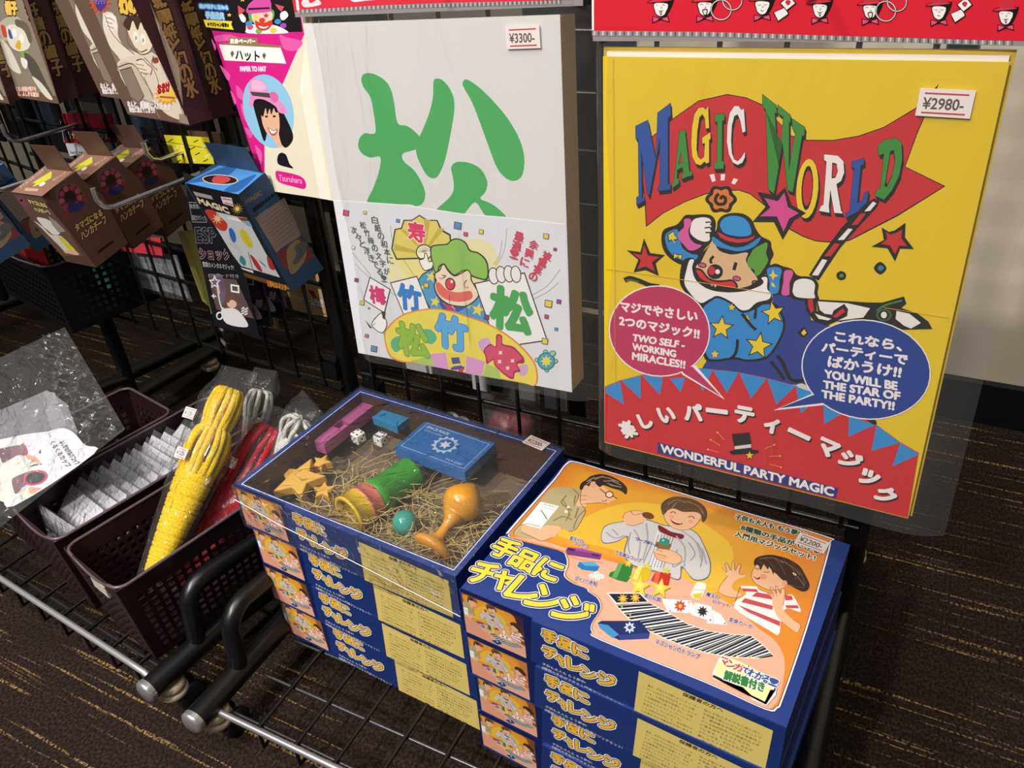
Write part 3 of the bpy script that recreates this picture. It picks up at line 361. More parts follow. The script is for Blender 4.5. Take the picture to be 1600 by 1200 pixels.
S|2a86c9|1200 -2628 1288 -2512 1364 -2462 1518 -2513 1643 -2591 1789 -2513 1853 -2458 1953 -2449 2027 -2518 2078 -2629 2067 -2783 1973 -3019 1869 -3100 1723 -3142 1629 -3137 1536 -3160 1384 -3212 1285 -3191 1201 -2913
P|191512|1426 -2647 1461 -2749 1565 -2746 1484 -2825 1510 -2934 1423 -2879 1333 -2950 1362 -2836 1281 -2770 1387 -2756
P|ecc927|1425 -2676 1456 -2758 1539 -2758 1474 -2822 1494 -2911 1423 -2868 1349 -2924 1372 -2831 1307 -2777 1392 -2764
P|191512|1860 -2769 1892 -2887 2003 -2894 1911 -2973 1933 -3097 1843 -3027 1743 -3098 1782 -2973 1699 -2892 1813 -2886
P|ecc927|1858 -2801 1886 -2896 1975 -2903 1902 -2969 1918 -3070 1844 -3015 1762 -3071 1792 -2969 1726 -2902 1818 -2896
P|191512|1930 -2390 1988 -2473 2082 -2444 2027 -2535 2077 -2624 1985 -2598 1921 -2685 1919 -2575 1829 -2538 1922 -2498
P|ecc927|1937 -2416 1985 -2483 2061 -2460 2018 -2535 2058 -2608 1982 -2588 1929 -2657 1927 -2569 1854 -2537 1929 -2503
P|191512|1368 -3080 1386 -3122 1430 -3115 1398 -3153 1413 -3197 1374 -3178 1339 -3212 1347 -3163 1311 -3139 1355 -3128
P|ecc927|1368 -3092 1384 -3126 1420 -3121 1394 -3152 1405 -3188 1374 -3174 1345 -3201 1351 -3161 1322 -3141 1357 -3131
P|191512|1711 -2592 1708 -2631 1740 -2647 1705 -2659 1699 -2699 1680 -2667 1645 -2675 1668 -2643 1652 -2609 1685 -2621
P|ecc927|1707 -2602 1705 -2633 1731 -2647 1703 -2657 1698 -2689 1682 -2663 1653 -2670 1671 -2643 1659 -2616 1686 -2625
P|191512|1549 -2587 1519 -2567 1488 -2590 1499 -2552 1471 -2529 1507 -2525 1521 -2488 1533 -2523 1569 -2524 1540 -2550
P|ecc927|1544 -2579 1519 -2563 1494 -2582 1502 -2550 1480 -2531 1509 -2528 1521 -2498 1531 -2526 1560 -2527 1537 -2549
L|191512|1.69|1612 -2916 1614 -3035 1591 -3120 1551 -3169
L|191512|1.82|1637 -2600 1745 -2719 1804 -2762
L|191512|1.43|1783 -2514 1779 -2636
L|191512|1.85|1996 -3109 2074 -3196 2160 -3298
L|191512|2.01|2057 -3025 2128 -3113 2227 -3283 2336 -3275 2411 -3226
P|191512|2235 -2721 2291 -2635 2351 -2699 2299 -2762
P|ecc927|2274 -2714 2301 -2664 2331 -2703 2303 -2738
P|c8262c|8 -3881 205 -3749 492 -3608 768 -3495 1203 -3363 1355 -3347 1657 -3319 1974 -3323 2289 -3350 2624 -3441 2897 -3526 3148 -3623 3410 -3778 3603 -3861 3635 -4714 5 -4710
P|2f8acb|22 -3878 211 -3761 268 -4078 21 -3972
P|2f8acb|225 -3744 477 -3621 492 -3949
P|2f8acb|494 -3608 763 -3586 737 -3832
P|2f8acb|850 -3576 1037 -3525 991 -3735
P|2f8acb|1134 -3368 1357 -3350 1257 -3660
P|2f8acb|1360 -3350 1655 -3321 1541 -3615
P|2f8acb|1661 -3323 1969 -3330 1822 -3621
P|2f8acb|1977 -3330 2289 -3353 2106 -3633
P|2f8acb|2292 -3352 2485 -3399 2360 -3576 2326 -3505
P|2f8acb|2283 -3335 2485 -3399 2329 -3497
P|2f8acb|2356 -3614 2447 -3585 2381 -3681
P|2f8acb|2599 -3513 2809 -3573 2637 -3754
P|2f8acb|2874 -3597 3149 -3630 2900 -3847
P|2f8acb|3155 -3629 3409 -3788 3153 -3963
P|2f8acb|3412 -3787 3612 -3877 3383 -4099
S|191512|3033 -3576 3137 -3579 3149 -3630 3104 -3628
S|cfcac4|2292 -3343 2356 -3308 2429 -3352 2449 -3381 2346 -3371
P|efe8e8|1526 -3709 1007 -3495 957 -3420 1156 -3335
P|efe8e8|1301 -2959 1288 -3049 1260 -3139 1219 -3226 1164 -3309 1098 -3384 1020 -3451 934 -3506 840 -3550 742 -3579 642 -3594 542 -3593 446 -3577 355 -3545 273 -3498 202 -3438 144 -3366 101 -3284 73 -3195 62 -3101 67 -3005 88 -2909 124 -2817 175 -2729 237 -2650 311 -2579 393 -2519 481 -2472 573 -2437 668 -2416 762 -2408 854 -2414 941 -2434 1023 -2466 1097 -2510 1161 -2566 1214 -2631 1256 -2704 1285 -2784 1300 -2870
P|bb2f5c|1482 -3680 1022 -3475 972 -3417 1118 -3360
P|bb2f5c|1288 -2959 1275 -3047 1248 -3135 1207 -3220 1154 -3300 1089 -3374 1013 -3439 929 -3493 837 -3535 741 -3564 644 -3578 546 -3577 452 -3561 364 -3530 284 -3484 214 -3426 158 -3356 115 -3276 88 -3189 77 -3098 82 -3004 102 -2911 138 -2821 187 -2736 248 -2658 320 -2589 400 -2531 486 -2485 576 -2451 668 -2430 760 -2422 850 -2428 936 -2447 1016 -2479 1088 -2522 1151 -2576 1203 -2639 1244 -2711 1272 -2789 1287 -2873
P|efe8e8|2082 -3718 2491 -3392 2685 -3402 2613 -3516
P|efe8e8|3564 -2978 3562 -3066 3546 -3153 3515 -3238 3471 -3319 3413 -3393 3344 -3458 3264 -3513 3175 -3557 3080 -3587 2980 -3602 2878 -3603 2778 -3588 2682 -3557 2592 -3513 2512 -3455 2443 -3385 2388 -3306 2348 -3219 2324 -3127 2317 -3033 2326 -2939 2351 -2848 2391 -2762 2445 -2683 2511 -2614 2586 -2555 2670 -2508 2760 -2474 2853 -2453 2948 -2445 3042 -2451 3133 -2469 3220 -2500 3300 -2543 3372 -2597 3435 -2660 3486 -2731 3525 -2809 3551 -2892
P|1f3d8c|2142 -3673 2506 -3404 2696 -3383 2597 -3495
P|1f3d8c|3553 -2979 3552 -3065 3536 -3150 3506 -3233 3462 -3311 3405 -3384 3337 -3448 3258 -3501 3171 -3544 3077 -3573 2979 -3588 2880 -3588 2782 -3574 2687 -3544 2599 -3501 2520 -3444 2453 -3376 2399 -3299 2360 -3214 2336 -3124 2329 -3032 2338 -2941 2362 -2852 2401 -2768 2454 -2691 2519 -2623 2593 -2566 2675 -2520 2764 -2486 2855 -2465 2948 -2458 3041 -2463 3131 -2481 3216 -2512 3295 -2553 3365 -2606 3427 -2667 3477 -2737 3516 -2813 3541 -2894
T|マジでやさしい|f0e6e6||0|0.35|217 -2810 1142 -2780 216 -2687
T|2つのマジック!!|f0e6e6||0|0.35|201 -2998 1176 -2995 201 -2871
T|TWO SELF -|f0e6e6||0|0.3|369 -3171 1007 -3147 380 -3083
T|WORKING|f0e6e6||0|0.3|374 -3290 912 -3280 373 -3204
T|MIRACLES!!|f0e6e6||0|0.3|372 -3422 1027 -3405 375 -3325
T|これなら、|f0e6e6||0|0.35|2619 -2738 3255 -2730 2612 -2628
T|パーティーで|f0e6e6||0|0.35|2506 -2888 3325 -2875 2502 -2775
T|ばかうけ!!|f0e6e6||0|0.35|2588 -3047 3291 -3030 2584 -2917
T|YOU WILL BE|f0e6e6||0|0.35|2576 -3186 3284 -3175 2564 -3094
T|THE STAR OF|f0e6e6||0|0.35|2575 -3312 3325 -3283 2567 -3223
T|THE PARTY!!|f0e6e6||0|0.35|2573 -3433 3291 -3412 2565 -3342
T|楽|191512||0|0.9|316 -4591 475 -4492 200 -4404
T|楽|efe8e4||0|0.75|303 -4573 461 -4474 186 -4386
T|し|191512||0|0.9|546 -4382 681 -4310 457 -4214
T|し|efe8e4||0|0.75|533 -4364 667 -4293 444 -4197
T|い|191512||0|0.9|785 -4230 964 -4165 720 -4051
T|い|efe8e4||0|0.75|772 -4213 951 -4148 707 -4034
T|パ|191512||0|0.9|1085 -4110 1291 -4073 1048 -3903
T|パ|efe8e4||0|0.75|1072 -4093 1279 -4057 1035 -3886
T|ー|191512||0|0.9|1339 -3929 1574 -3904 1335 -3893
T|ー|efe8e4||0|0.75|1326 -3912 1561 -3888 1322 -3877
T|テ|191512||0|0.9|1682 -3973 1881 -3966 1675 -3773
T|テ|efe8e4||0|0.75|1669 -3957 1869 -3950 1662 -3757
T|ィ|191512||0|0.9|2016 -4022 2159 -4029 2025 -3842
T|ィ|efe8e4||0|0.75|2003 -4006 2147 -4013 2013 -3826
T|ー|191512||0|0.9|2286 -3950 2507 -4014 2296 -3916
T|ー|efe8e4||0|0.75|2274 -3935 2495 -3998 2284 -3900
T|マ|191512||0|0.9|2604 -4137 2798 -4185 2652 -3943
T|マ|efe8e4||0|0.75|2591 -4121 2785 -4170 2640 -3927
T|ジ|191512||0|0.9|2846 -4211 3036 -4273 2908 -4021
T|ジ|efe8e4||0|0.75|2834 -4196 3024 -4258 2896 -4006
T|ッ|191512||0|0.9|3068 -4381 3227 -4445 3139 -4204
T|ッ|efe8e4||0|0.75|3056 -4365 3215 -4429 3127 -4189
T|ク|191512||0|0.9|3259 -4549 3402 -4632 3369 -4359
T|ク|efe8e4||0|0.75|3247 -4534 3390 -4617 3357 -4344
P|1a1614|1641 -4146 1844 -4072 1890 -4298 1966 -4286 1962 -4330 1662 -4432 1623 -4403 1689 -4355
P|d8cfc8|1684 -4308 1873 -4226 1881 -4272 1692 -4351
P|1a1614|1864 -4313 1883 -4356 1925 -4347 1895 -4388 1910 -4433 1873 -4416 1840 -4454 1847 -4401 1811 -4379 1853 -4365
P|ecc927|1865 -4328 1880 -4362 1913 -4355 1890 -4387 1902 -4423 1872 -4409 1846 -4440 1852 -4398 1824 -4381 1857 -4369
l|e0903a|0.45|1470 -4169 1558 -4250
P|e8b050|1481 -4166 1478 -4176 1470 -4183 1462 -4181 1458 -4172 1461 -4162 1469 -4156 1477 -4158
l|e0903a|0.46|1394 -4295 1514 -4346
P|e8b050|1406 -4292 1403 -4302 1395 -4308 1386 -4307 1382 -4298 1385 -4288 1393 -4281 1402 -4283
l|e0903a|0.46|1369 -4442 1504 -4447
P|e8b050|1381 -4439 1378 -4450 1370 -4456 1361 -4454 1357 -4446 1360 -4435 1368 -4429 1377 -4430
l|e0903a|0.43|2033 -4248 2138 -4161
P|e8b050|2148 -4158 2146 -4168 2139 -4174 2131 -4173 2127 -4164 2129 -4154 2137 -4149 2144 -4150
l|e0903a|0.43|2089 -4337 2213 -4295
P|e8b050|2224 -4292 2221 -4302 2214 -4308 2206 -4307 2202 -4298 2205 -4288 2212 -4282 2220 -4284
l|e0903a|0.44|2106 -4438 2241 -4447
P|e8b050|2251 -4443 2249 -4454 2242 -4460 2234 -4458 2230 -4450 2232 -4439 2239 -4433 2247 -4435
P|2a2f7c|729 -4514 2885 -4541 2876 -4689 734 -4673
T|WONDERFUL PARTY MAGIC|efe8e4||0|0.35|776 -4646 2846 -4667 772 -4531
l|d8b52a|0.32|27 -2303 910 -2302 1934 -2312
l|d8b52a|0.25|3027 -2292 3607 -2302
l|cfae22|0.23|115 -6 153 -3820"""
ART_WP = """S|45a85a|801 -667 874 -608 1012 -615 1164 -688 1242 -794 1270 -964 1285 -1214 1432 -1248 1556 -1328 1598 -1381 1562 -1482 1526 -1540 1309 -1605 1313 -1708 1459 -1816 1572 -2007 1587 -2148 1524 -2259 1419 -2298 1321 -2281 982 -2304 603 -2324 752 -2080 880 -1857 933 -1666 765 -1678 640 -1632 589 -1540 635 -1423 735 -1358 821 -1365 913 -1335 922 -1122 904 -903 815 -774
S|45a85a|1899 -708 1947 -668 2034 -688 2124 -779 2173 -912 2154 -1078 2053 -1400 1940 -1691 1825 -1866 1738 -1905 1647 -1864 1558 -1708 1522 -1574 1554 -1438 1638 -1325 1774 -1106 1867 -894
S|45a85a|2319 -712 2360 -678 2431 -698 2569 -787 2749 -946 2926 -1145 3054 -1367 3102 -1574 3080 -1745 3026 -1835 2925 -1873 2816 -1835 2712 -1720 2630 -1508 2530 -1216 2431 -950 2326 -768
S|45a85a|2036 -1761 2087 -1694 2180 -1669 2335 -1682 2482 -1754 2557 -1905 2517 -2037 2434 -2126 2571 -2174 2683 -2237 2791 -2350 2509 -2355 2353 -2181 2140 -2366 1924 -2357 1723 -2346 1946 -2162 2037 -2051 2053 -1908
P|dcdce2|7 -2310 1318 -2296 2147 -2351 2792 -2344 3615 -2367 3640 -4726 4 -4720
l|f2f0f0|0.67|7 -2310 1318 -2296 1330 -2302 2147 -2351 2791 -2348 3615 -2367
S|e3dcae|989 -2865 1771 -2791 2410 -2665 2654 -2928 2557 -3232 2211 -3460 1296 -3576 826 -3535 818 -3241
S|e6d98a|983 -3078 1593 -2969 2249 -2813 2423 -3065 2065 -3384 1310 -3476
L|6a6558|0.28|2793 -2491 2736 -2787 2586 -3024
L|6a6558|0.29|2710 -2659 2659 -2861 2563 -3004
L|6a6558|0.28|3534 -2964 3344 -3205 3114 -3369
L|6a6558|0.28|3506 -3142 3340 -3295 3123 -3425
L|6a6558|0.32|950 -2601 945 -2799 978 -2936
L|6a6558|0.35|199 -3073 429 -3333 474 -3403
L|6a6558|0.35|225 -3243 390 -3387 864 -3656
L|6a6558|0.33|1094 -3079 1251 -3313
P|3a352c|908 -2943 1013 -2647 1125 -2621 1186 -2503 1326 -2492 1458 -2412 1579 -2471 1742 -2461 1796 -2587 1931 -2646 1925 -2788 1608 -2852 1369 -3050 968 -3104
P|dcc964|933 -2941 1033 -2659 1139 -2638 1200 -2520 1329 -2507 1455 -2432 1572 -2490 1725 -2477 1775 -2609 1903 -2664 1906 -2774 1610 -2834 1367 -3027 989 -3078
P|c2ad48|1105 -2646 1207 -2651 1477 -2946 1450 -2948
P|c2ad48|1285 -2517 1385 -2523 1477 -2946 1450 -2948
P|c2ad48|1528 -2464 1626 -2470 1477 -2946 1450 -2948
P|c2ad48|1747 -2569 1843 -2574 1477 -2946 1450 -2948
P|c2ad48|976 -2866 952 -2963 1433 -2973 1437 -2950
T|寿|d8365c|f2dede|0.6|0.6|1236 -2794 1506 -2803 1245 -2524
P|3a352c|1603 -2926 1592 -2963 1568 -2998 1534 -3027 1493 -3048 1449 -3058 1406 -3057 1369 -3044 1341 -3021 1325 -2990 1324 -2954 1336 -2917 1360 -2882 1395 -2853 1436 -2833 1480 -2823 1522 -2825 1559 -2837 1586 -2860 1601 -2891
P|f0ead0|1585 -2928 1575 -2960 1554 -2990 1525 -3015 1489 -3033 1451 -3042 1414 -3041 1382 -3030 1358 -3010 1344 -2983 1343 -2952 1353 -2920 1374 -2890 1404 -2865 1440 -2848 1478 -2839 1514 -2841 1546 -2852 1570 -2871 1583 -2898
l|8a8260|0.38|1464 -2940 1345 -2952
l|8a8260|0.38|1464 -2940 1357 -2917
l|8a8260|0.38|1464 -2940 1382 -2885
l|8a8260|0.38|1464 -2940 1417 -2860
l|8a8260|0.38|1464 -2940 1457 -2845
l|8a8260|0.38|1464 -2940 1498 -2841
l|8a8260|0.38|1464 -2940 1535 -2849
l|8a8260|0.38|1464 -2940 1563 -2868
l|8a8260|0.38|1464 -2940 1579 -2895
P|4f97c6|1302 -3380 1393 -3273 1567 -3170 1598 -3345 1625 -3559 1767 -3711 1895 -3755 2286 -3474 2374 -3629 2415 -3894 2020 -3824 1596 -3797 1460 -3790 1352 -3569
l|3a352c|0.79|1302 -3380 1393 -3273 1567 -3170 1598 -3345 1625 -3559 1767 -3711 1895 -3755 2286 -3474 2374 -3629 2415 -3894 2020 -3824 1596 -3797 1460 -3790 1352 -3569 1302 -3380
P|e6d04e|1576 -3201 1575 -3264 1641 -3276 1572 -3309 1564 -3374 1522 -3331 1450 -3360 1494 -3299 1458 -3252 1527 -3258
P|e6d04e|1594 -3576 1593 -3638 1657 -3648 1590 -3682 1583 -3745 1542 -3704 1473 -3733 1516 -3673 1481 -3627 1547 -3632
P|e6d04e|2292 -3586 2293 -3660 2368 -3672 2291 -3713 2285 -3789 2237 -3739 2158 -3774 2205 -3703 2163 -3648 2240 -3654
P|e6d04e|1383 -3430 1382 -3457 1410 -3462 1380 -3477 1377 -3505 1359 -3486 1328 -3499 1347 -3473 1332 -3452 1361 -3455
P|e6d04e|2123 -3600 2123 -3637 2160 -3643 2122 -3664 2118 -3702 2094 -3677 2054 -3694 2078 -3658 2057 -3631 2096 -3634
P|3f4f9a|1642 -3532 1692 -3672 1760 -3774 1678 -3785 1623 -3682
P|c23a6a|1749 -3640 1895 -3755 1759 -3781 1704 -3683
P|3f4f9a|1848 -3700 2088 -3668 1919 -3776
S|3a352c|1564 -2949 1593 -2842 1718 -2803 1855 -2779 1933 -2715 2042 -2690 2157 -2732 2217 -2834 2343 -2857 2449 -2940 2478 -3059 2449 -3226 2333 -3240 2173 -3203 2154 -3140 2058 -3155 1927 -3231 1824 -3172 1774 -3094 1698 -3135 1643 -3240 1578 -3167
S|8cbd58|1585 -2946 1613 -2852 1721 -2821 1860 -2796 1941 -2732 2040 -2708 2140 -2749 2200 -2853 2329 -2876 2428 -2956 2455 -3066 2431 -3208 2335 -3219 2193 -3182 2173 -3124 2060 -3137 1929 -3212 1842 -3152 1779 -3070 1684 -3117 1635 -3217 1601 -3155
S|3a352c|1758 -3072 1686 -3169 1603 -3221 1584 -3287 1603 -3344 1561 -3426 1601 -3577 1765 -3682 2034 -3685 2216 -3574 2299 -3449 2204 -3273 2200 -3181 2143 -3118 2049 -3170 1927 -3226 1830 -3167
S|e9d8bd|1761 -3091 1703 -3179 1623 -3233 1606 -3284 1625 -3342 1583 -3419 1625 -3559 1778 -3661 2036 -3663 2202 -3561 2276 -3452 2183 -3276 2182 -3188 2141 -3137 2047 -3189 1925 -3245 1828 -3188
S|dd6a5c|1597 -3398 1663 -3361 1771 -3449 1952 -3474 2138 -3427 2186 -3464 2165 -3542 1990 -3609 1779 -3612 1633 -3538
P|3a352c|1926 -3340 1925 -3370 1915 -3399 1898 -3425 1875 -3445 1849 -3457 1822 -3460 1797 -3453 1777 -3438 1762 -3415 1756 -3387 1758 -3357 1768 -3328 1785 -3302 1808 -3283 1834 -3271 1860 -3269 1885 -3275 1906 -3291 1920 -3313
P|d8344a|1905 -3346 1904 -3370 1896 -3394 1883 -3415 1865 -3431 1845 -3441 1824 -3443 1805 -3437 1788 -3424 1777 -3405 1772 -3382 1773 -3358 1781 -3334 1795 -3313 1812 -3297 1833 -3288 1853 -3286 1873 -3292 1889 -3304 1900 -3323
P|f4e0e0|1891 -3322 1889 -3330 1885 -3337 1880 -3343 1873 -3347 1867 -3349 1860 -3348 1855 -3346 1851 -3341 1848 -3335 1848 -3327 1850 -3320 1854 -3313 1859 -3307 1865 -3303 1872 -3301 1879 -3301 1884 -3304 1888 -3309 1890 -3315
L|3a352c|0.64|1716 -3248 1781 -3252 1723 -3294
L|3a352c|0.62|2115 -3272 2070 -3336 2078 -3382
l|7a3a30|0.52|1810 -3523 1796 -3646
P|e89a98|1731 -3305 1727 -3309 1720 -3312 1711 -3313 1700 -3313 1690 -3312 1679 -3309 1671 -3305 1665 -3300 1662 -3295 1663 -3290 1667 -3286 1674 -3283 1683 -3282 1693 -3282 1704 -3283 1714 -3286 1722 -3290 1728 -3295 1731 -3300
P|e89a98|2148 -3379 2145 -3383 2137 -3388 2125 -3393 2111 -3397 2094 -3399 2078 -3401 2064 -3400 2053 -3398 2046 -3395 2044 -3391 2047 -3387 2055 -3382 2067 -3377 2081 -3373 2097 -3371 2113 -3369 2128 -3370 2139 -3371 2146 -3374
S|efedea|1368 -3062 1452 -3030 1475 -2957 1509 -2966 1527 -3069 1594 -3062 1568 -3158 1455 -3206 1406 -3176
L|1a1512|0.64|1368 -3062 1452 -3030 1475 -2957 1509 -2966 1527 -3069 1594 -3062 1568 -3158 1455 -3206 1406 -3176 1368 -3062 1452 -3030
P|eceaea|815 -3467 1292 -3313 1438 -3793 986 -3976
l|3a352c|0.82|815 -3467 1292 -3313 1438 -3793 986 -3976 815 -3467
T|竹|2f7cc4||0|1.2|915 -3837 1294 -3864 941 -3458
P|eceaea|2239 -3309 3013 -3071 3298 -3995 2865 -4126 2415 -3894
l|3a352c|0.87|2239 -3309 3013 -3071 3298 -3995 2865 -4126 2415 -3894 2239 -3309
T|松|4aa355||0|1.8|2448 -3900 3045 -3963 2511 -3304
P|3a352c|2629 -3144 2628 -3182 2619 -3219 2602 -3250 2580 -3274 2554 -3286 2527 -3287 2503 -3275 2482 -3253 2467 -3222 2461 -3185 2462 -3147 2472 -3110 2489 -3079 2511 -3056 2537 -3044 2563 -3044 2588 -3055 2608 -3077 2622 -3108
P|e9e7e6|2614 -3148 2614 -3182 2606 -3214 2592 -3242 2574 -3262 2553 -3272 2531 -3272 2511 -3262 2493 -3242 2481 -3214 2476 -3181 2477 -3147 2485 -3115 2498 -3088 2517 -3068 2538 -3058 2559 -3058 2580 -3068 2597 -3088 2609 -3116
P|3a352c|2745 -3113 2744 -3151 2735 -3187 2719 -3218 2697 -3241 2672 -3253 2645 -3254 2621 -3243 2600 -3220 2586 -3190 2579 -3153 2580 -3115 2590 -3079 2606 -3048 2628 -3025 2653 -3014 2679 -3013 2704 -3025 2724 -3047 2738 -3077
P|e9e7e6|2731 -3116 2730 -3150 2723 -3182 2709 -3210 2692 -3229 2671 -3240 2649 -3240 2629 -3230 2612 -3209 2600 -3182 2594 -3150 2595 -3116 2602 -3084 2616 -3057 2634 -3037 2654 -3027 2676 -3027 2696 -3037 2713 -3057 2725 -3084
P|3a352c|2862 -3091 2861 -3128 2852 -3164 2836 -3195 2815 -3218 2790 -3230 2764 -3231 2739 -3219 2719 -3197 2704 -3167 2697 -3131 2699 -3093 2708 -3057 2724 -3026 2745 -3004 2770 -2992 2796 -2992 2820 -3003 2840 -3025 2855 -3055
P|e9e7e6|2847 -3094 2847 -3128 2840 -3159 2827 -3187 2809 -3206 2789 -3217 2767 -3217 2747 -3206 2730 -3186 2718 -3159 2712 -3127 2713 -3093 2720 -3062 2733 -3035 2751 -3015 2771 -3005 2793 -3005 2813 -3016 2829 -3035 2841 -3062
P|3a352c|2967 -3083 2966 -3121 2958 -3157 2942 -3187 2921 -3210 2896 -3222 2870 -3223 2846 -3211 2825 -3189 2811 -3159 2804 -3123 2805 -3085 2814 -3049 2830 -3019 2851 -2997 2876 -2985 2901 -2985 2925 -2996 2945 -3018 2960 -3048
P|e9e7e6|2953 -3087 2952 -3120 2945 -3152 2933 -3179 2915 -3198 2895 -3209 2874 -3209 2853 -3198 2837 -3179 2824 -3151 2818 -3119 2819 -3086 2826 -3054 2839 -3027 2856 -3008 2877 -2998 2898 -2998 2918 -3009 2934 -3028 2946 -3055
P|eceaea|456 -3422 792 -3570 626 -3962 273 -3796
l|3a352c|0.84|456 -3422 792 -3570 626 -3962 273 -3796 456 -3422
T|梅|cf2f74||0|0.7|411 -3827 681 -3827 411 -3557
S|efedea|409 -4105 549 -3980 605 -3998 639 -4151 524 -4301 358 -4219
L|1a1512|0.59|409 -4105 549 -3980 605 -3998 639 -4151 524 -4301 358 -4219 409 -4105 549 -3980
P|3a352c|571 -3938 650 -3940 616 -4075 581 -4054
P|3a352c|238 -4130 353 -4247 307 -4254
L|3a352c|0.44|430 -4155 358 -4219 400 -4240
l|3a352c|0.74|555 -4297 622 -4434
S|dd8a3c|556 -4364 644 -4190 926 -3958 1262 -3825 1633 -3759 2035 -3802 2441 -3890 2789 -4057 3048 -4292 3127 -4490 3086 -4722 2853 -4720 1928 -4721 1138 -4719 782 -4743 591 -4657
S|e6d455|580 -4360 666 -4200 934 -3978 1265 -3845 1630 -3779 2025 -3823 2432 -3911 2773 -4079 3028 -4308 3105 -4494 3068 -4720 2854 -4714 1928 -4713 1140 -4708 800 -4718 618 -4639
P|a9c465|964 -4711 1150 -4630 1395 -4508 1426 -4717
P|d59aca|1367 -4513 1641 -4449 1665 -4723 1411 -4720
P|e0cc58|1655 -4446 1987 -4409 1941 -4727 1673 -4722
P|d59aca|1996 -4446 2300 -4485 2224 -4733 1940 -4732
P|a9c465|2310 -4522 2504 -4552 2543 -4726 2238 -4730
P|4a4f96|1724 -4519 1865 -4487 1889 -4622 1942 -4631 1926 -4681 1707 -4721 1699 -4690 1747 -4660
P|e6d455|1740 -4622 1882 -4584 1884 -4615 1742 -4656
P|c23a5a|1821 -4687 1907 -4658 1913 -4732 1844 -4728
S|5ab088|687 -4397 849 -4305 884 -4459 746 -4590 667 -4522
S|5ab088|1214 -4170 1418 -4113 1515 -4227 1416 -4347 1279 -4316
T|松|8fb83f|4a8a3a|0.5|1.3|826 -4604 1346 -4586 808 -4084
T|竹|5aa6dc|2f6cc0|0.5|1.5|1509 -4342 2008 -4377 1544 -3843
S|c9a6cf|2206 -4207 2359 -4095 2427 -4209 2311 -4354
S|c9a6cf|2843 -4466 2972 -4418 2965 -4545 2860 -4615
S|a8204c|2289 -4307 2403 -4188 2492 -4211 2519 -4033 2608 -4031 2611 -4154 2762 -4167 2858 -4238 2932 -4325 2923 -4401 2820 -4432 2864 -4538 2773 -4580 2740 -4684 2626 -4659 2454 -4522 2435 -4435 2323 -4519 2312 -4405
S|cf4a70|2310 -4309 2406 -4212 2503 -4227 2537 -4055 2593 -4053 2597 -4176 2750 -4194 2836 -4256 2902 -4335 2801 -4412 2830 -4519 2751 -4564 2729 -4652 2638 -4636 2471 -4506 2447 -4413 2347 -4481 2338 -4401
P|f0d8b0|2593 -4266 2583 -4296 2589 -4324 2560 -4320 2530 -4334 2541 -4303 2535 -4276 2563 -4279
P|f0d8b0|2693 -4489 2682 -4520 2689 -4548 2660 -4544 2630 -4558 2640 -4527 2634 -4499 2663 -4503
P|f0d8b0|2778 -4360 2767 -4391 2774 -4418 2745 -4415 2716 -4428 2726 -4398 2720 -4370 2748 -4374
P|f0d8b0|2570 -4409 2559 -4439 2566 -4467 2537 -4464 2506 -4478 2517 -4447 2511 -4419 2540 -4422
P|3f6a60|3303 -4163 3301 -4174 3296 -4185 3287 -4194 3277 -4200 3265 -4204 3254 -4204 3244 -4201 3236 -4195 3232 -4186 3230 -4176 3233 -4165 3238 -4154 3247 -4145 3257 -4139 3268 -4135 3280 -4135 3289 -4138 3297 -4144 3302 -4153
P|8fc8a0|3294 -4165 3292 -4173 3288 -4180 3282 -4187 3274 -4191 3266 -4194 3258 -4194 3250 -4192 3245 -4187 3241 -4181 3240 -4174 3242 -4166 3246 -4159 3252 -4152 3260 -4148 3268 -4145 3276 -4145 3283 -4147 3289 -4151 3293 -4158
P|3f6a60|3168 -4309 3166 -4320 3160 -4331 3151 -4340 3141 -4346 3129 -4350 3118 -4350 3108 -4347 3100 -4341 3095 -4332 3094 -4322 3096 -4310 3102 -4300 3111 -4291 3121 -4284 3133 -4280 3144 -4280 3154 -4283 3162 -4290 3167 -4298
P|8fc8a0|3158 -4310 3157 -4318 3152 -4326 3146 -4333 3138 -4337 3130 -4340 3121 -4340 3114 -4338 3108 -4334 3105 -4327 3104 -4320 3105 -4312 3110 -4304 3116 -4298 3124 -4293 3132 -4290 3141 -4290 3148 -4292 3154 -4297 3157 -4303
P|3f6a60|3450 -4280 3448 -4291 3442 -4301 3434 -4310 3424 -4317 3413 -4320 3401 -4321 3391 -4318 3384 -4311 3379 -4303 3378 -4292 3380 -4281 3385 -4271 3394 -4262 3404 -4255 3415 -4251 3426 -4251 3436 -4254 3444 -4261 3449 -4269
P|8fc8a0|3440 -4281 3439 -4289 3435 -4297 3429 -4303 3421 -4308 3413 -4311 3405 -4311 3397 -4309 3392 -4304 3388 -4298 3387 -4290 3389 -4283 3393 -4275 3399 -4269 3406 -4264 3415 -4261 3423 -4261 3430 -4263 3436 -4268 3439 -4274
P|3f6a60|3309 -4438 3307 -4449 3301 -4460 3292 -4469 3282 -4476 3270 -4479 3259 -4480 3249 -4477 3241 -4470 3236 -4461 3235 -4451 3237 -4440 3243 -4429 3252 -4420 3262 -4413 3274 -4409 3285 -4409 3295 -4412 3303 -4418 3307 -4427
P|8fc8a0|3299 -4439 3297 -4447 3293 -4455 3287 -4462 3279 -4467 3271 -4469 3263 -4470 3255 -4467 3249 -4463 3246 -4457 3245 -4449 3247 -4441 3251 -4433 3257 -4427 3265 -4422 3273 -4419 3281 -4419 3289 -4421 3294 -4426 3298 -4432
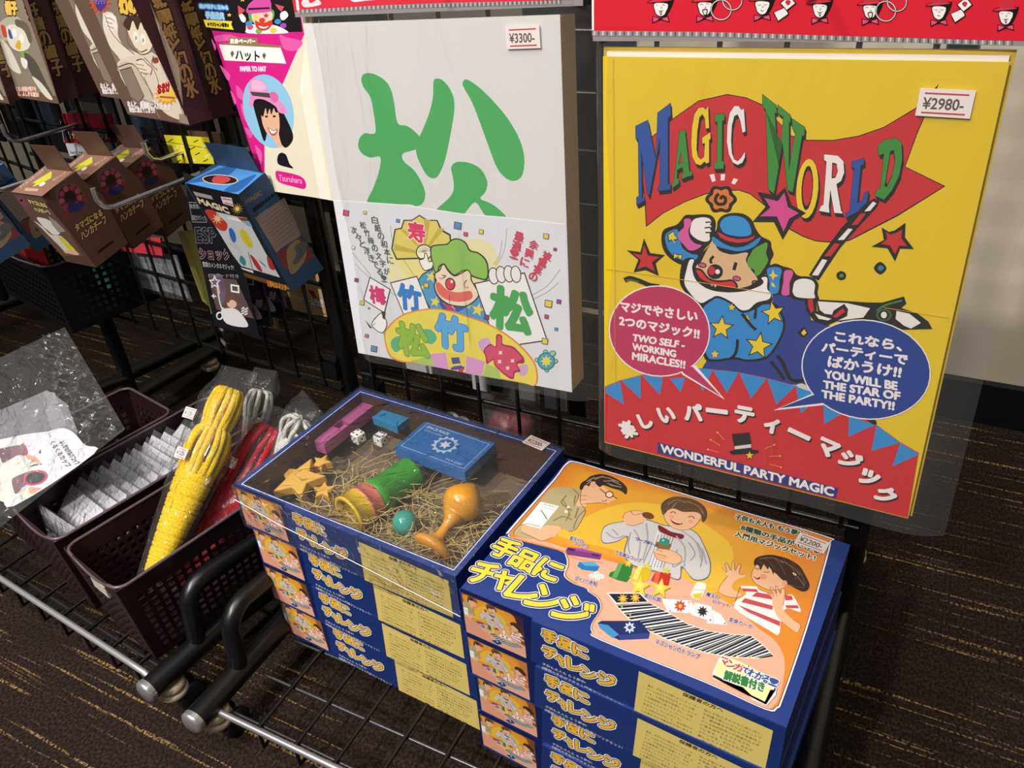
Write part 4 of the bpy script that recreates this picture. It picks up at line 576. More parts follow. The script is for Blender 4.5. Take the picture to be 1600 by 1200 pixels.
P|2c6a7a|3407 -4287 3399 -4330 3378 -4372 3347 -4407 3309 -4433 3267 -4448 3225 -4448 3188 -4436 3160 -4410 3142 -4375 3137 -4334 3146 -4290 3167 -4249 3199 -4214 3237 -4188 3279 -4175 3320 -4174 3356 -4187 3384 -4212 3402 -4246
P|4ba0b4|3392 -4290 3385 -4328 3367 -4365 3339 -4397 3305 -4420 3268 -4433 3231 -4433 3198 -4422 3172 -4399 3156 -4368 3152 -4331 3160 -4293 3179 -4256 3207 -4224 3241 -4202 3278 -4189 3315 -4189 3347 -4201 3372 -4223 3388 -4253
P|e6d455|3277 -4216 3294 -4261 3341 -4233 3319 -4284 3365 -4294 3317 -4321 3336 -4366 3290 -4353 3269 -4405 3252 -4360 3204 -4389 3227 -4337 3180 -4327 3228 -4299 3210 -4255 3256 -4268
P|3f6a60|3423 -4168 3420 -4181 3413 -4195 3402 -4206 3388 -4215 3373 -4220 3358 -4220 3345 -4216 3335 -4208 3328 -4197 3327 -4184 3329 -4170 3337 -4156 3348 -4145 3362 -4136 3377 -4132 3391 -4131 3404 -4135 3415 -4143 3421 -4154
P|8fc8a0|3413 -4169 3411 -4180 3405 -4190 3396 -4199 3386 -4206 3374 -4210 3362 -4210 3351 -4207 3343 -4201 3338 -4192 3336 -4182 3339 -4171 3344 -4161 3353 -4152 3364 -4145 3376 -4142 3388 -4141 3399 -4144 3407 -4150 3412 -4159
P|4a4840|163 -2434 266 -2442 238 -2526 135 -2518
P|d8486c|171 -2443 253 -2450 230 -2517 148 -2511
P|4a4840|520 -2424 578 -2428 563 -2476 505 -2472
P|dccb50|525 -2429 571 -2433 559 -2471 513 -2467
P|4a4840|1067 -2494 1127 -2498 1113 -2550 1052 -2545
P|4f8fd0|1071 -2499 1120 -2503 1108 -2544 1060 -2540
P|4a4840|2011 -2460 2123 -2469 2101 -2568 1988 -2559
P|4f8fd0|2020 -2471 2109 -2478 2092 -2557 2001 -2550
P|4a4840|2142 -2589 2207 -2594 2195 -2652 2129 -2647
P|c0566c|2148 -2596 2200 -2600 2190 -2646 2137 -2642
P|4a4840|2383 -2533 2452 -2539 2439 -2600 2370 -2595
P|dccb50|2389 -2540 2443 -2545 2433 -2593 2378 -2589
P|4a4840|3321 -2505 3397 -2511 3386 -2582 3310 -2575
P|dccb50|3328 -2513 3388 -2518 3379 -2574 3319 -2569
P|4a4840|3452 -2681 3498 -2684 3492 -2728 3445 -2724
P|8a4a78|3456 -2685 3493 -2688 3488 -2723 3451 -2720
P|4a4840|3299 -3405 3405 -3410 3390 -3513 3284 -3508
P|dccb50|3308 -3416 3393 -3420 3381 -3502 3296 -3499
P|4a4840|3468 -3376 3533 -3379 3525 -3443 3459 -3440
P|8a4a90|3474 -3383 3526 -3385 3519 -3436 3467 -3434
P|4a4840|3282 -3616 3344 -3618 3335 -3680 3273 -3677
P|b0486c|3287 -3622 3337 -3624 3330 -3673 3280 -3671
P|4a4840|3422 -3782 3471 -3784 3464 -3833 3415 -3831
P|4f8fb0|3426 -3787 3465 -3789 3460 -3828 3421 -3826
P|4a4840|172 -3459 245 -3462 225 -3526 152 -3523
P|8a4a78|177 -3466 235 -3468 220 -3519 161 -3517
P|4a4840|206 -3817 285 -3819 264 -3890 184 -3888
P|dccb50|212 -3824 275 -3826 258 -3882 194 -3881
P|4a4840|201 -4364 270 -4365 252 -4428 182 -4427
P|b06a88|206 -4370 262 -4371 246 -4422 191 -4421
P|4a4840|285 -4545 401 -4546 370 -4653 254 -4653
P|5a90b4|294 -4556 386 -4556 362 -4642 268 -4642
P|4a4840|3228 -3966 3319 -3968 3305 -4059 3214 -4057
P|dccb50|3236 -3975 3308 -3977 3298 -4050 3225 -4048
P|4a4840|2353 -3743 2435 -3746 2420 -3824 2337 -3822
P|8a3a6c|2359 -3751 2425 -3754 2413 -3816 2347 -3814
P|4a4840|1408 -3390 1489 -3394 1471 -3468 1389 -3464
P|dccb50|1414 -3398 1479 -3401 1465 -3460 1399 -3457
P|4a4840|216 -2964 271 -2968 256 -3014 201 -3011
P|eceaea|220 -2969 264 -2972 252 -3009 208 -3006
P|4a4840|339 -3908 373 -3909 364 -3939 330 -3939
P|7a7a7a|341 -3911 368 -3912 361 -3936 334 -3936
T|白|46583f||0|0.05|639 -2596 747 -2596 639 -2488
T|紙|46583f||0|0.05|673 -2709 781 -2709 673 -2601
T|の|46583f||0|0.05|707 -2822 815 -2822 707 -2714
T|和|46583f||0|0.05|742 -2937 850 -2937 742 -2829
T|本|46583f||0|0.05|777 -3052 885 -3052 777 -2944
T|に|46583f||0|0.05|812 -3168 920 -3168 812 -3060
T|松|46583f||0|0.05|420 -2685 522 -2685 420 -2583
T|竹|46583f||0|0.05|470 -2793 572 -2793 470 -2691
T|梅|46583f||0|0.05|520 -2901 622 -2901 520 -2799
T|の|46583f||0|0.05|571 -3010 673 -3010 571 -2908
T|文|46583f||0|0.05|622 -3120 724 -3120 622 -3018
T|字|46583f||0|0.05|673 -3230 775 -3230 673 -3128
T|が|46583f||0|0.05|725 -3340 827 -3340 725 -3238
T|次|46583f||0|0.05|246 -2773 348 -2773 246 -2671
T|々|46583f||0|0.05|304 -2870 406 -2870 304 -2768
T|と|46583f||0|0.05|363 -2968 465 -2968 363 -2866
T|浮|46583f||0|0.05|421 -3067 523 -3067 421 -2965
T|き|46583f||0|0.05|480 -3165 582 -3165 480 -3063
T|で|46583f||0|0.05|539 -3264 641 -3264 539 -3162
T|る|46583f||0|0.05|599 -3364 701 -3364 599 -3262
T|!|46583f||0|0.05|658 -3464 760 -3464 658 -3362
T|披|c9405a||0|0.2|3286 -2843 3398 -2871 3314 -2730
T|露|c9405a||0|0.2|3215 -2944 3327 -2972 3243 -2831
T|宴|c9405a||0|0.2|3143 -3046 3255 -3074 3171 -2933
T|の|c9405a||0|0.2|3069 -3150 3182 -3178 3098 -3037
T|余|c9405a||0|0.2|3101 -2713 3218 -2742 3130 -2597
T|興|c9405a||0|0.2|3029 -2838 3146 -2867 3058 -2721
T|に|c9405a||0|0.2|2956 -2965 3072 -2994 2985 -2849
T|最|c9405a||0|0.25|2894 -2630 3016 -2656 2920 -2509
T|適|c9405a||0|0.25|2851 -2752 2972 -2777 2876 -2630
T|!|c9405a||0|0.25|2806 -2875 2928 -2901 2832 -2754"""
ART_BT = """S|16245c|5 3185 137 3317 855 3319 1288 3335 2837 3341 4207 3356 4305 3261 4343 2834 4405 1578 4422 376 4401 194 4278 108 3547 137 2128 123 1973 190 1908 306 1898 593 1787 745 1612 802 1562 844 1363 839 1175 909 1119 1104 1022 1255 862 1321 130 1229 16 1294 -20 1398 17 2706
S|eef0f4|21 3174 153 3304 866 3306 1296 3322 2835 3329 4196 3345 4294 3250 4332 2826 4394 1578 4412 382 4391 201 4269 116 3541 144 2130 130 1976 198 1911 313 1901 598 1791 749 1617 806 1567 848 1370 843 1183 913 1127 1106 1031 1256 872 1322 145 1231 32 1295 -4 1399 33 2698
S|1c2c6c|52 3153 182 3282 885 3284 1310 3300 2831 3308 4177 3325 4274 3231 4312 2812 4375 1577 4394 393 4373 213 4252 129 3531 157 2133 145 1981 211 1917 325 1907 608 1799 757 1626 814 1577 855 1382 850 1197 919 1142 1111 1047 1259 890 1324 172 1234 60 1297 25 1400 63 2683
S|dc8630|66 3143 195 3272 894 3274 1317 3290 2829 3298 4169 3316 4265 3222 4303 2805 4366 1576 4385 398 4365 219 4244 135 3526 163 2135 151 1983 217 1920 331 1910 612 1802 761 1631 817 1582 858 1388 853 1204 922 1149 1113 1055 1260 899 1325 184 1235 73 1299 38 1401 77 2677
S|de8e32|179 3144 950 3151 1745 3266 2586 3167 3622 3165 3887 2600 3942 1603 3350 1327 2695 1402 1885 1531 1059 1375 469 1403 249 1413 255 2548
S|df9634|264 3132 981 3084 1719 3205 2488 3166 3464 3088 3754 2602 3803 1717 3335 1369 2682 1435 1870 1565 1077 1441 510 1467 309 1443 346 2477
S|e09e35|371 3098 1024 2990 1692 3145 2390 3165 3225 2972 3543 2566 3616 1812 3319 1411 2669 1467 1855 1599 1096 1507 560 1535 263 1690 442 2395
S|e6b83e|1202 2599 1885 2925 2743 2739 3154 2376 3167 1587 2603 1631 1804 1713 1039 1623 699 1676
S|e4ab90|139 1257 632 1395 1141 1415 1714 1475 2269 1532 2643 1625 3091 1549 3453 1454 3847 1253 4108 1140 4282 899 4361 449 4346 230 4228 137 3526 163 2135 151 1991 221 1935 339 1925 620 1805 775 1625 828 1398 872 1214 941 1165 1121 1071 1269 895 1352
S|b6a67c|112 2500 247 2617 418 2665 560 2683 684 2412 828 2297 871 2172 902 1849 826 1738 638 1795 583 1694 563 1427 394 1344 119 1314 82 1396 105 1728 104 2195
L|857650|1.21|410 2460 425 2268 656 2184
L|857650|1.21|543 2523 600 2352
L|857650|1.16|506 1845 589 1998 748 1999
L|857650|1.18|712 2288 776 2050
L|857650|1.15|219 1518 389 1452
S|e8b48c|122 1546 195 1612 393 1647 507 1739 678 1770 699 1676 672 1523 560 1382 421 1394 221 1415
P|f2f0ee|102 2147 427 2183 415 1606 109 1570
T|解説動画は|6a6a70||0|0|191 2098 404 2122 186 2135
T|こちらから|6a6a70||0|0|190 2032 407 2053 183 2071
S|e8b48c|598 2549 558 2771 575 2963 637 3034 839 2924 978 2856 1066 2770 1162 2745 1100 2649 1082 2573 942 2534 826 2452 785 2459 787 2355 652 2330
S|3a2c26|518 2712 484 2839 521 2959 548 3076 708 3204 962 3186 1179 3072 1244 2902 1138 2944 965 2943 828 2947 791 2881 685 2933 613 2940 634 2828 561 2822 572 2697
S|e0ac88|621 2924 669 2967 723 2869 688 2812
L|8a7464|1.55|546 2909 610 3063
L|8a7464|1.55|634 3012 729 3160
L|8a7464|1.54|784 3041 955 3141
L|8a7464|1.53|912 2999 1112 3032
P|2a1c12|1070 2812 1079 2786 1080 2761 1075 2737 1064 2718 1047 2706 1027 2701 1006 2704 985 2715 966 2733 952 2756 944 2782 942 2808 947 2831 958 2850 975 2863 995 2868 1017 2864 1038 2853 1056 2835
P|f0d0b0|1057 2806 1063 2787 1064 2767 1060 2749 1051 2735 1038 2725 1023 2722 1006 2724 990 2732 976 2745 965 2762 959 2782 958 2801 962 2819 971 2833 984 2843 1000 2847 1016 2844 1033 2836 1047 2823
l|2a1c12|0.75|1074 2774 1162 2745
l|2a1c12|0.75|944 2784 807 2848
L|8a3a2a|0.6|962 2603 1013 2607 1031 2655
l|c98a66|1.06|605 2552 719 2606
l|c98a66|1.05|652 2455 747 2520
L|6a4a34|0.53|560 2683 684 2412 828 2297 871 2172 902 1849 826 1738
L|6a4a34|0.5|119 1314 82 1396 105 1728 104 2195
L|6a4a34|0.51|122 1546 195 1612 393 1647
L|6a4a34|0.5|199 1404 421 1394 560 1382 672 1523
L|6a4a34|0.52|739 2399 884 2487 942 2534 1082 2573
L|9a8678|0.93|552 2953 618 3046 737 3143
L|9a8678|0.94|692 3122 842 3150 1015 3128
L|9a8678|0.93|888 3110 1078 3077
L|9a8678|0.92|578 2842 597 2974
L|9a8678|0.92|863 3017 1038 3017
L|8a7a50|0.92|426 2648 587 2544 631 2289
L|8a7a50|0.9|414 2342 629 2132 678 1927
L|8a7a50|0.89|220 1976 404 1833
L|8a7a50|0.88|833 2288 804 2102 860 1828
L|8a7a50|0.88|613 2164 686 2045
P|e4dcc8|612 2132 616 2122 617 2112 614 2102 609 2094 602 2089 593 2087 584 2088 574 2092 566 2098 560 2107 557 2118 556 2128 558 2138 563 2146 571 2151 580 2153 589 2152 598 2148 606 2141
P|e4dcc8|589 2238 592 2229 593 2221 591 2213 586 2206 580 2202 573 2200 565 2201 557 2204 551 2209 546 2217 543 2225 543 2233 545 2241 549 2248 555 2252 562 2254 570 2254 578 2250 585 2245
S|6a6a70|1449 2306 1260 2111 1302 1867 1407 1752 1558 1861 1656 2024 1755 1689 1984 1526 2347 1571 2647 1567 2608 1807 2822 1661 2982 1793 2916 2094 2681 2423 2527 2577 2308 2616 2051 2522 1802 2521 1665 2485
S|cbc8c6|1462 2298 1274 2103 1311 1871 1407 1773 1550 1879 1662 2056 1772 1697 1974 1548 2338 1593 2631 1586 2574 1845 2814 1683 2966 1812 2900 2087 2677 2407 2523 2560 2315 2598 2058 2503 1809 2502 1676 2460
L|8f8f98|0.89|1663 2143 1735 1890 1836 1729
L|8f8f98|0.87|2496 2333 2658 2160 2649 1990
L|8f8f98|0.86|2609 2387 2762 2183 2818 1938
L|8f8f98|0.9|1386 2083 1524 2003
L|8f8f98|0.87|2027 2104 2079 1641
L|8f8f98|0.86|2408 2121 2474 1768 2570 1951
P|dcdad8|1992 2376 2190 2183 2324 1626 2158 1612
l|60606c|0.44|2049 2287 2168 1590
l|60606c|0.44|2090 2307 2207 1609
l|60606c|0.44|2131 2327 2247 1629
l|60606c|0.44|2172 2347 2286 1648
l|60606c|0.44|2212 2366 2326 1668
l|60606c|0.44|2253 2386 2365 1687
S|e8b48c|1429 2372 1413 2500 1510 2608 1634 2652 1734 2608 1747 2435 1646 2297 1535 2273
P|6a4420|1842 2606 1843 2584 1834 2563 1816 2545 1792 2533 1764 2528 1734 2529 1705 2538 1680 2552 1662 2571 1652 2593 1652 2616 1661 2637 1678 2655 1703 2667 1731 2673 1761 2671 1790 2662 1815 2648 1833 2628
L|2a1c12|0.4|1473 2575 1548 2519 1650 2614
S|e8b48c|1921 2789 2005 2633 2148 2525 2280 2515 2397 2587 2462 2720 2475 2889 2447 3041 2282 3190 2030 3117 1892 2959
S|5a4232|1934 2720 1834 2901 1849 3063 1956 3199 2157 3255 2335 3231 2468 3141 2542 2996 2548 2850 2511 2847 2442 2978 2339 2989 2189 2917 2046 2925 1973 2859 1962 2763
L|96785c|0.81|1917 2971 2002 3135 2155 3130
L|96785c|0.82|2140 3169 2348 3145 2470 3006
L|96785c|0.82|2023 3083 2008 2922
L|2a1c12|0.69|2024 2808 2055 2853 2104 2831
L|2a1c12|0.68|2300 2835 2340 2884 2393 2850
S|8c2a24|2075 2682 2166 2651 2275 2674 2232 2609 2143 2611
l|f6efe8|0.56|2099 2671 2177 2649 2250 2662
P|e89a7c|2104 2756 2107 2743 2107 2731 2103 2719 2096 2709 2086 2702 2075 2699 2064 2700 2053 2705 2044 2713 2038 2724 2035 2736 2035 2749 2039 2761 2046 2771 2056 2778 2067 2781 2078 2780 2089 2775 2098 2767
P|e89a7c|2400 2779 2403 2767 2403 2754 2399 2742 2391 2732 2382 2726 2371 2723 2360 2724 2349 2728 2341 2736 2335 2747 2332 2760 2332 2772 2336 2784 2343 2794 2353 2801 2364 2804 2375 2803 2386 2798 2394 2790
S|7a1c2c|1965 2466 2033 2469 2188 2427 2375 2445 2384 2349 2256 2330 2126 2339 2027 2364
S|8c6234|2080 2130 2183 2152 2287 2181 2299 2081 2228 1997 2141 2018
P|2f8c80|2254 2201 2257 2177 2252 2154 2239 2135 2222 2120 2199 2111 2175 2110 2152 2116 2130 2129 2114 2148 2104 2170 2101 2193 2106 2216 2118 2236 2136 2251 2159 2260 2183 2261 2207 2255 2228 2242 2244 2223
P|a8dcd0|2169 2209 2171 2203 2171 2197 2169 2191 2165 2187 2160 2183 2155 2182 2150 2182 2144 2184 2140 2188 2137 2193 2135 2199 2136 2205 2138 2211 2141 2216 2146 2219 2151 2221 2157 2220 2162 2218 2166 2214
S|e8b48c|2122 1925 2187 2026 2374 2062 2528 1985 2503 1836 2363 1808 2215 1818
L|a8704c|0.43|2161 1902 2300 1915
L|a8704c|0.43|2196 1864 2331 1861
L|8a5a3c|0.46|1921 2789 2005 2633 2148 2525 2280 2515 2397 2587 2462 2720 2475 2889
L|8a5a3c|0.46|1429 2372 1413 2500 1510 2608 1634 2652
L|8a5a3c|0.45|1535 2273 1646 2297 1747 2435
L|8a5a3c|0.43|2187 2026 2374 2062 2528 1985 2503 1836 2363 1808 2215 1818 2122 1925
L|8a5a3c|0.43|2206 1910 2341 1907
L|8a5a3c|0.43|2119 1979 2235 1980
L|7c5c44|0.52|1885 2925 1924 3129 2072 3215
L|7c5c44|0.52|1996 2901 2035 3104 2229 3196
L|7c5c44|0.52|2240 3170 2415 3101 2519 2955
L|7c5c44|0.52|2174 2955 2289 3041 2427 3016
L|7c5c44|0.52|1939 2843 1937 2996
L|a4a2a8|1.22|2296 2523 2593 2380 2790 2060
L|a4a2a8|1.21|2287 2374 2494 2191 2615 1838
L|a4a2a8|1.23|1678 2224 1864 2025 1983 1662
L|a4a2a8|1.23|1330 1982 1510 1924 1607 2043
L|a4a2a8|1.17|2718 2300 2874 2033
L|a4a2a8|1.24|1791 2426 1962 2072 2047 1693
S|efe6e2|3423 1836 3503 1889 3626 1937 3687 1892 3865 1908 3970 1921 4053 2002 4118 1968 4253 1768 4072 1739 4068 1499 4106 1267 3980 1277 3452 1447 3534 1742
P|c44a54|3452 1818 3632 1891 3665 1848 3487 1772
P|c44a54|3649 1840 3974 1909 3980 1832 3609 1739
P|c44a54|3542 1665 3904 1702 3919 1630 3518 1573
P|c44a54|3495 1508 4063 1485 4080 1404 3654 1445
P|c44a54|3994 1959 4076 1987 4113 1926 4023 1867
P|c44a54|4048 1787 4187 1858 4218 1813 4070 1746
S|e8b48c|3081 2071 3113 2067 3178 2005 3109 2142 3124 2181 3217 2067 3178 2233 3210 2229 3264 2096 3274 2232 3304 2224 3336 2055 3413 2085 3422 2042 3341 1932 3324 1836 3345 1748 3503 1699 3445 1625 3310 1584 3188 1609 3178 1741 3209 1945 3145 1989
S|e8b48c|3773 1883 3803 1904 3863 1888 3786 1984 3804 2013 3888 1938 3839 2049 3861 2065 3934 1956 3922 2052 3970 2049 4001 1909 4021 1761 4064 1678 4198 1591 4308 1546 4307 1407 4171 1451 4019 1539 3904 1702 3856 1836
L|a8704c|0.31|3815 1896 3880 1862
L|a8704c|0.31|3870 1951 3908 1889
S|3a2620|3441 2406 3482 2513 3636 2623 3855 2644 4024 2579 4113 2477 4229 2306 4236 2183 4178 2126 4093 2138 3985 2165 3904 2131 3819 2226 3660 2315 3547 2315 3484 2290
S|e8b48c|3487 2314 3484 2143 3534 2029 3623 1974 3778 1953 3917 2033 3954 2177 3867 2250 3736 2310 3636 2388 3581 2383 3579 2275 3523 2332
S|3a2620|3477 2309 3457 2414 3596 2511 3782 2460 3931 2281 3898 2210 3756 2306 3756 2250 3661 2400 3660 2315 3580 2388 3575 2259 3519 2344
P|dca07c|3965 2183 3968 2166 3968 2149 3965 2134 3958 2122 3949 2115 3939 2113 3928 2116 3917 2124 3908 2136 3902 2151 3898 2168 3898 2185 3901 2200 3908 2212 3917 2219 3927 2222 3939 2219 3949 2210 3958 2198
S|7c2020|3523 2106 3575 2090 3613 2145 3607 2079 3563 2071
L|2a1c12|0.55|3497 2268 3529 2255 3549 2282
L|2a1c12|0.54|3615 2250 3661 2253 3690 2279
P|e8927c|3692 2177 3695 2161 3693 2144 3686 2129 3676 2116 3663 2107 3648 2102 3633 2103 3620 2108 3609 2118 3602 2132 3599 2148 3601 2164 3608 2180 3618 2193 3631 2202 3646 2207 3661 2206 3674 2200 3685 2190
L|7c604e|0.78|3498 2463 3654 2568 3815 2533
L|7c604e|0.77|3767 2567 3951 2515 4075 2408
L|7c604e|0.75|4050 2369 4180 2241
P|e8e0b0|4033 2381 4030 2376 4025 2373 4018 2372 4010 2374 4002 2377 3994 2383 3987 2390 3981 2397 3979 2405 3978 2411 3981 2417 3986 2420 3992 2420 4001 2419 4009 2415 4017 2409 4024 2403 4030 2395 4032 2388
L|7a4a34|0.35|3487 2314 3484 2143 3534 2029 3623 1974 3778 1953 3917 2033
L|7a4a34|0.35|3081 2071 3178 2005 3109 2142 3124 2181 3217 2067 3178 2233 3210 2229 3264 2096 3274 2232 3304 2224 3336 2055 3413 2085
L|7a4a34|0.34|3188 1609 3178 1741 3209 1945
L|7a4a34|0.34|3188 1609 3310 1584 3445 1625 3503 1699
L|7a4a34|0.32|4198 1591 4308 1546 4307 1407
L|7a4a34|0.34|3773 1883 3863 1888 3786 1984 3804 2013 3888 1938 3839 2049 3861 2065 3934 1956 3922 2052 3970 2049 4001 1909 4021 1761
L|7a4a34|0.34|3423 1836 3452 1447
L|7a4a34|0.34|3626 1937 3687 1892 3865 1908
L|6a5040|0.44|3490 2430 3588 2364 3644 2363
L|6a5040|0.44|3560 2507 3677 2436 3741 2355
L|6a5040|0.44|3650 2581 3798 2468 3900 2321
L|6a5040|0.44|3792 2607 3966 2466 4056 2289
L|6a5040|0.44|3905 2606 4084 2441 4172 2264
L|6a5040|0.43|4030 2498 4189 2300
L|6a5040|0.42|3999 2178 4108 2178 4187 2217
S|d08a70|1033 1299 1269 1310 1552 1398 1528 1369 1208 1280
P|7a3a7c|972 1368 972 1446 1472 1543 1502 1425 1033 1299
P|98509a|972 1446 1172 1508 1472 1543 1472 1515 993 1403
P|4a2050|979 1432 1097 1454 1084 1402 990 1384
P|4a2050|1347 1488 1462 1510 1448 1461 1350 1455
P|2a78ac|1265 1163 1259 1253 1441 1343 1551 1305 1562 1192 1360 1132
P|58a4d0|1259 1253 1441 1343 1551 1305 1363 1219
P|eeeae4|1493 1079 1517 1132 1575 1113 1590 1061 1534 1033
P|2a1c12|1541 1076 1541 1068 1535 1065 1529 1070 1528 1079 1534 1082
P|2a1c12|1553 1103 1553 1094 1547 1091 1541 1097 1541 1105 1547 1108
P|eeeae4|1532 1153 1556 1205 1614 1187 1629 1134 1573 1106
P|2a1c12|1580 1150 1580 1141 1574 1138 1568 1144 1568 1152 1574 1155
P|2a1c12|1592 1176 1592 1167 1586 1164 1580 1170 1580 1178 1586 1181
P|eeeae4|1615 1133 1639 1186 1697 1167 1711 1115 1656 1087
P|2a1c12|1663 1130 1663 1122 1657 1119 1651 1124 1650 1133 1656 1136
P|2a1c12|1675 1156 1675 1148 1669 1145 1663 1150 1662 1159 1668 1162
P|eeeae4|1575 1087 1600 1139 1657 1121 1672 1068 1617 1041
P|2a1c12|1623 1084 1623 1075 1618 1072 1611 1078 1611 1087 1617 1089
P|2a1c12|1635 1110 1636 1102 1630 1099 1623 1104 1623 1113 1629 1116
P|2f7a38|1766 1480 1970 1529 2028 1305 2019 1202 1897 1180 1747 1189 1736 1267 1783 1324
P|5aa45a|1766 1480 1827 1496 1865 1198 1796 1190 1783 1324
P|d6b428|2040 1564 2230 1596 2272 1367 2185 1284 2010 1303 2033 1415
P|f0dc6a|2040 1564 2096 1574 2132 1297 2061 1295 2043 1420
P|c0302a|2303 1575 2498 1639 2556 1404 2457 1361 2303 1383 2296 1479
P|e8604a|2303 1575 2361 1594 2408 1369 2348 1372
P|b89a28|1874 1607 1903 1560 1944 1566 1923 1526 1949 1476 1907 1499 1882 1462 1877 1516 1836 1542 1875 1553
P|d8c84a|1869 1618 1898 1571 1939 1577 1918 1537 1944 1488 1902 1510 1877 1473 1872 1527 1831 1553 1870 1565
P|b89a28|2132 1683 2160 1635 2200 1642 2179 1601 2204 1552 2163 1574 2138 1538 2134 1591 2094 1618 2132 1629
P|d8c84a|2127 1694 2155 1646 2196 1653 2174 1613 2199 1563 2158 1586 2134 1549 2129 1603 2089 1629 2128 1640
P|b89a28|2404 1722 2431 1675 2471 1681 2449 1641 2473 1592 2433 1614 2409 1578 2405 1631 2365 1658 2404 1669
P|d8c84a|2399 1733 2427 1686 2466 1692 2445 1652 2469 1603 2428 1625 2404 1589 2400 1642 2361 1669 2399 1680
P|a88a20|2160 1404 2237 1277 2346 1296 2287 1188 2354 1059 2243 1115 2177 1017 2166 1160 2056 1229 2162 1260
P|e0cc4c|2143 1422 2220 1295 2329 1313 2270 1205 2337 1076 2226 1133 2160 1034 2149 1177 2038 1247 2144 1278
P|ecdc70|2168 1330 2206 1267 2261 1276 2232 1222 2265 1157 2210 1186 2176 1136 2171 1208 2116 1243 2169 1258
P|a88a20|2440 1480 2507 1364 2606 1381 2552 1282 2611 1163 2511 1216 2450 1126 2442 1257 2343 1321 2439 1349
P|e0cc4c|2423 1499 2491 1382 2589 1398 2535 1300 2594 1181 2495 1233 2434 1143 2425 1274 2326 1338 2422 1366
P|ecdc70|2444 1415 2478 1357 2527 1365 2500 1316 2530 1256 2480 1283 2449 1237 2445 1303 2396 1335 2444 1349
S|efe8d8|2885 1382 2872 1504 2878 1636 2933 1670 2999 1664 3024 1580 3019 1386 2968 1341
P|d8c038|2899 1405 3011 1493 3019 1386 2957 1342
L|9a9080|0.38|2877 1490 3025 1548
P|f2efe8|1854 897 2260 1110 2448 1009 2047 770
P|1c2238|1888 894 2259 1087 2416 1006 2051 797
P|d89a30|2167 938 2137 904 2177 870 2133 871 2151 817 2112 854 2100 805 2085 860 2047 838 2063 886 2018 903 2058 920 2026 968 2071 947 2068 1002 2097 953 2124 991 2123 936
P|f0d060|2128 919 2116 901 2131 880 2110 885 2109 859 2095 882 2078 871 2082 896 2062 907 2081 915 2073 941 2092 925 2102 946 2107 919
P|d89a30|2309 1029 2280 994 2319 960 2275 962 2293 908 2255 945 2242 896 2227 951 2190 929 2206 977 2161 994 2201 1011 2170 1059 2214 1038 2212 1094 2240 1044 2267 1082 2266 1027
P|f0d060|2271 1010 2258 992 2274 971 2253 976 2251 950 2238 973 2221 962 2225 987 2205 999 2224 1006 2216 1032 2235 1016 2245 1037 2250 1010
P|1c2238|2452 999 2739 956 3032 891 3289 903 3596 1000 3797 1088 3966 1020 4146 907 4001 793 3718 658 3453 578 3212 540 2912 532 2613 557 2314 617 2053 757
l|efece4|0.49|2452 999 2739 956 3032 891 3289 903 3596 1000 3797 1088 3966 1020 4146 907
l|efece4|0.62|2053 757 2314 617 2613 557 2912 532 3212 540 3453 578 3718 658 4001 793
P|efece4|2464 997 2472 996 2072 747 2064 751
P|efece4|2524 988 2544 985 2137 712 2118 722
P|efece4|2583 980 2615 975 2201 677 2172 693
P|efece4|2642 971 2650 970 2233 660 2226 664
P|efece4|2700 962 2720 959 2297 626 2279 636
P|efece4|2760 952 2793 944 2369 606 2335 613
P|efece4|2821 938 2829 936 2406 599 2397 600
P|efece4|2881 925 2902 920 2480 584 2459 588
P|efece4|2942 911 2974 904 2554 569 2520 575
P|efece4|3002 898 3010 896 2590 561 2582 563
P|efece4|3058 892 3076 893 2664 553 2643 554
P|efece4|3111 895 3140 896 2739 546 2705 549
P|efece4|3164 897 3172 897 2775 543 2767 544
P|efece4|3217 899 3235 900 2849 537 2828 539
P|efece4|3270 902 3301 906 2923 532 2889 534
P|efece4|3330 915 3338 918 2960 533 2951 533
P|efece4|3393 936 3415 942 3035 535 3014 535
P|efece4|3456 956 3491 967 3109 537 3076 536
P|efece4|3519 976 3528 978 3146 538 3137 538
P|efece4|3582 996 3601 1002 3218 541 3199 540
P|efece4|3628 1014 3651 1024 3278 551 3251 546
P|efece4|3670 1032 3676 1035 3308 555 3301 554
P|efece4|3711 1051 3725 1057 3367 565 3351 562
P|efece4|3753 1069 3775 1079 3427 574 3400 570
P|efece4|3794 1087 3799 1088 3456 579 3449 578
P|efece4|3830 1075 3841 1071 3522 599 3504 593
P|efece4|3864 1061 3883 1054 3588 619 3558 610
P|efece4|3899 1047 3904 1045 3620 628 3613 626
P|efece4|3934 1033 3945 1029 3685 648 3667 643
P|efece4|3968 1019 3989 1006 3753 675 3721 660
P|efece4|4006 995 4011 992 3788 691 3780 687
P|efece4|4043 972 4055 964 3858 725 3838 715
P|efece4|4080 949 4100 936 3928 758 3896 743
P|efece4|4117 926 4122 923 3962 775 3954 771
P|d8c860|2161 770 2159 756 2146 749 2134 757 2136 771 2149 778
P|d8c860|2315 695 2313 681 2300 674 2288 682 2290 696 2303 703
P|d8c860|2480 644 2479 629 2466 623 2454 630 2456 644 2469 651
P|d8c860|2654 608 2652 594 2639 587 2628 595 2630 609 2643 616
P|d8c860|2826 593 2824 579 2811 572 2800 580 2802 594 2815 600
P|d8c860|2998 584 2995 570 2983 564 2972 571 2974 585 2987 592
P|d8c860|3174 595 3171 582 3159 575 3148 582 3151 596 3163 603
P|d8c860|3332 613 3330 599 3317 593 3307 600 3309 614 3322 620
P|d8c860|3470 638 3467 625 3455 618 3445 626 3447 639 3460 646
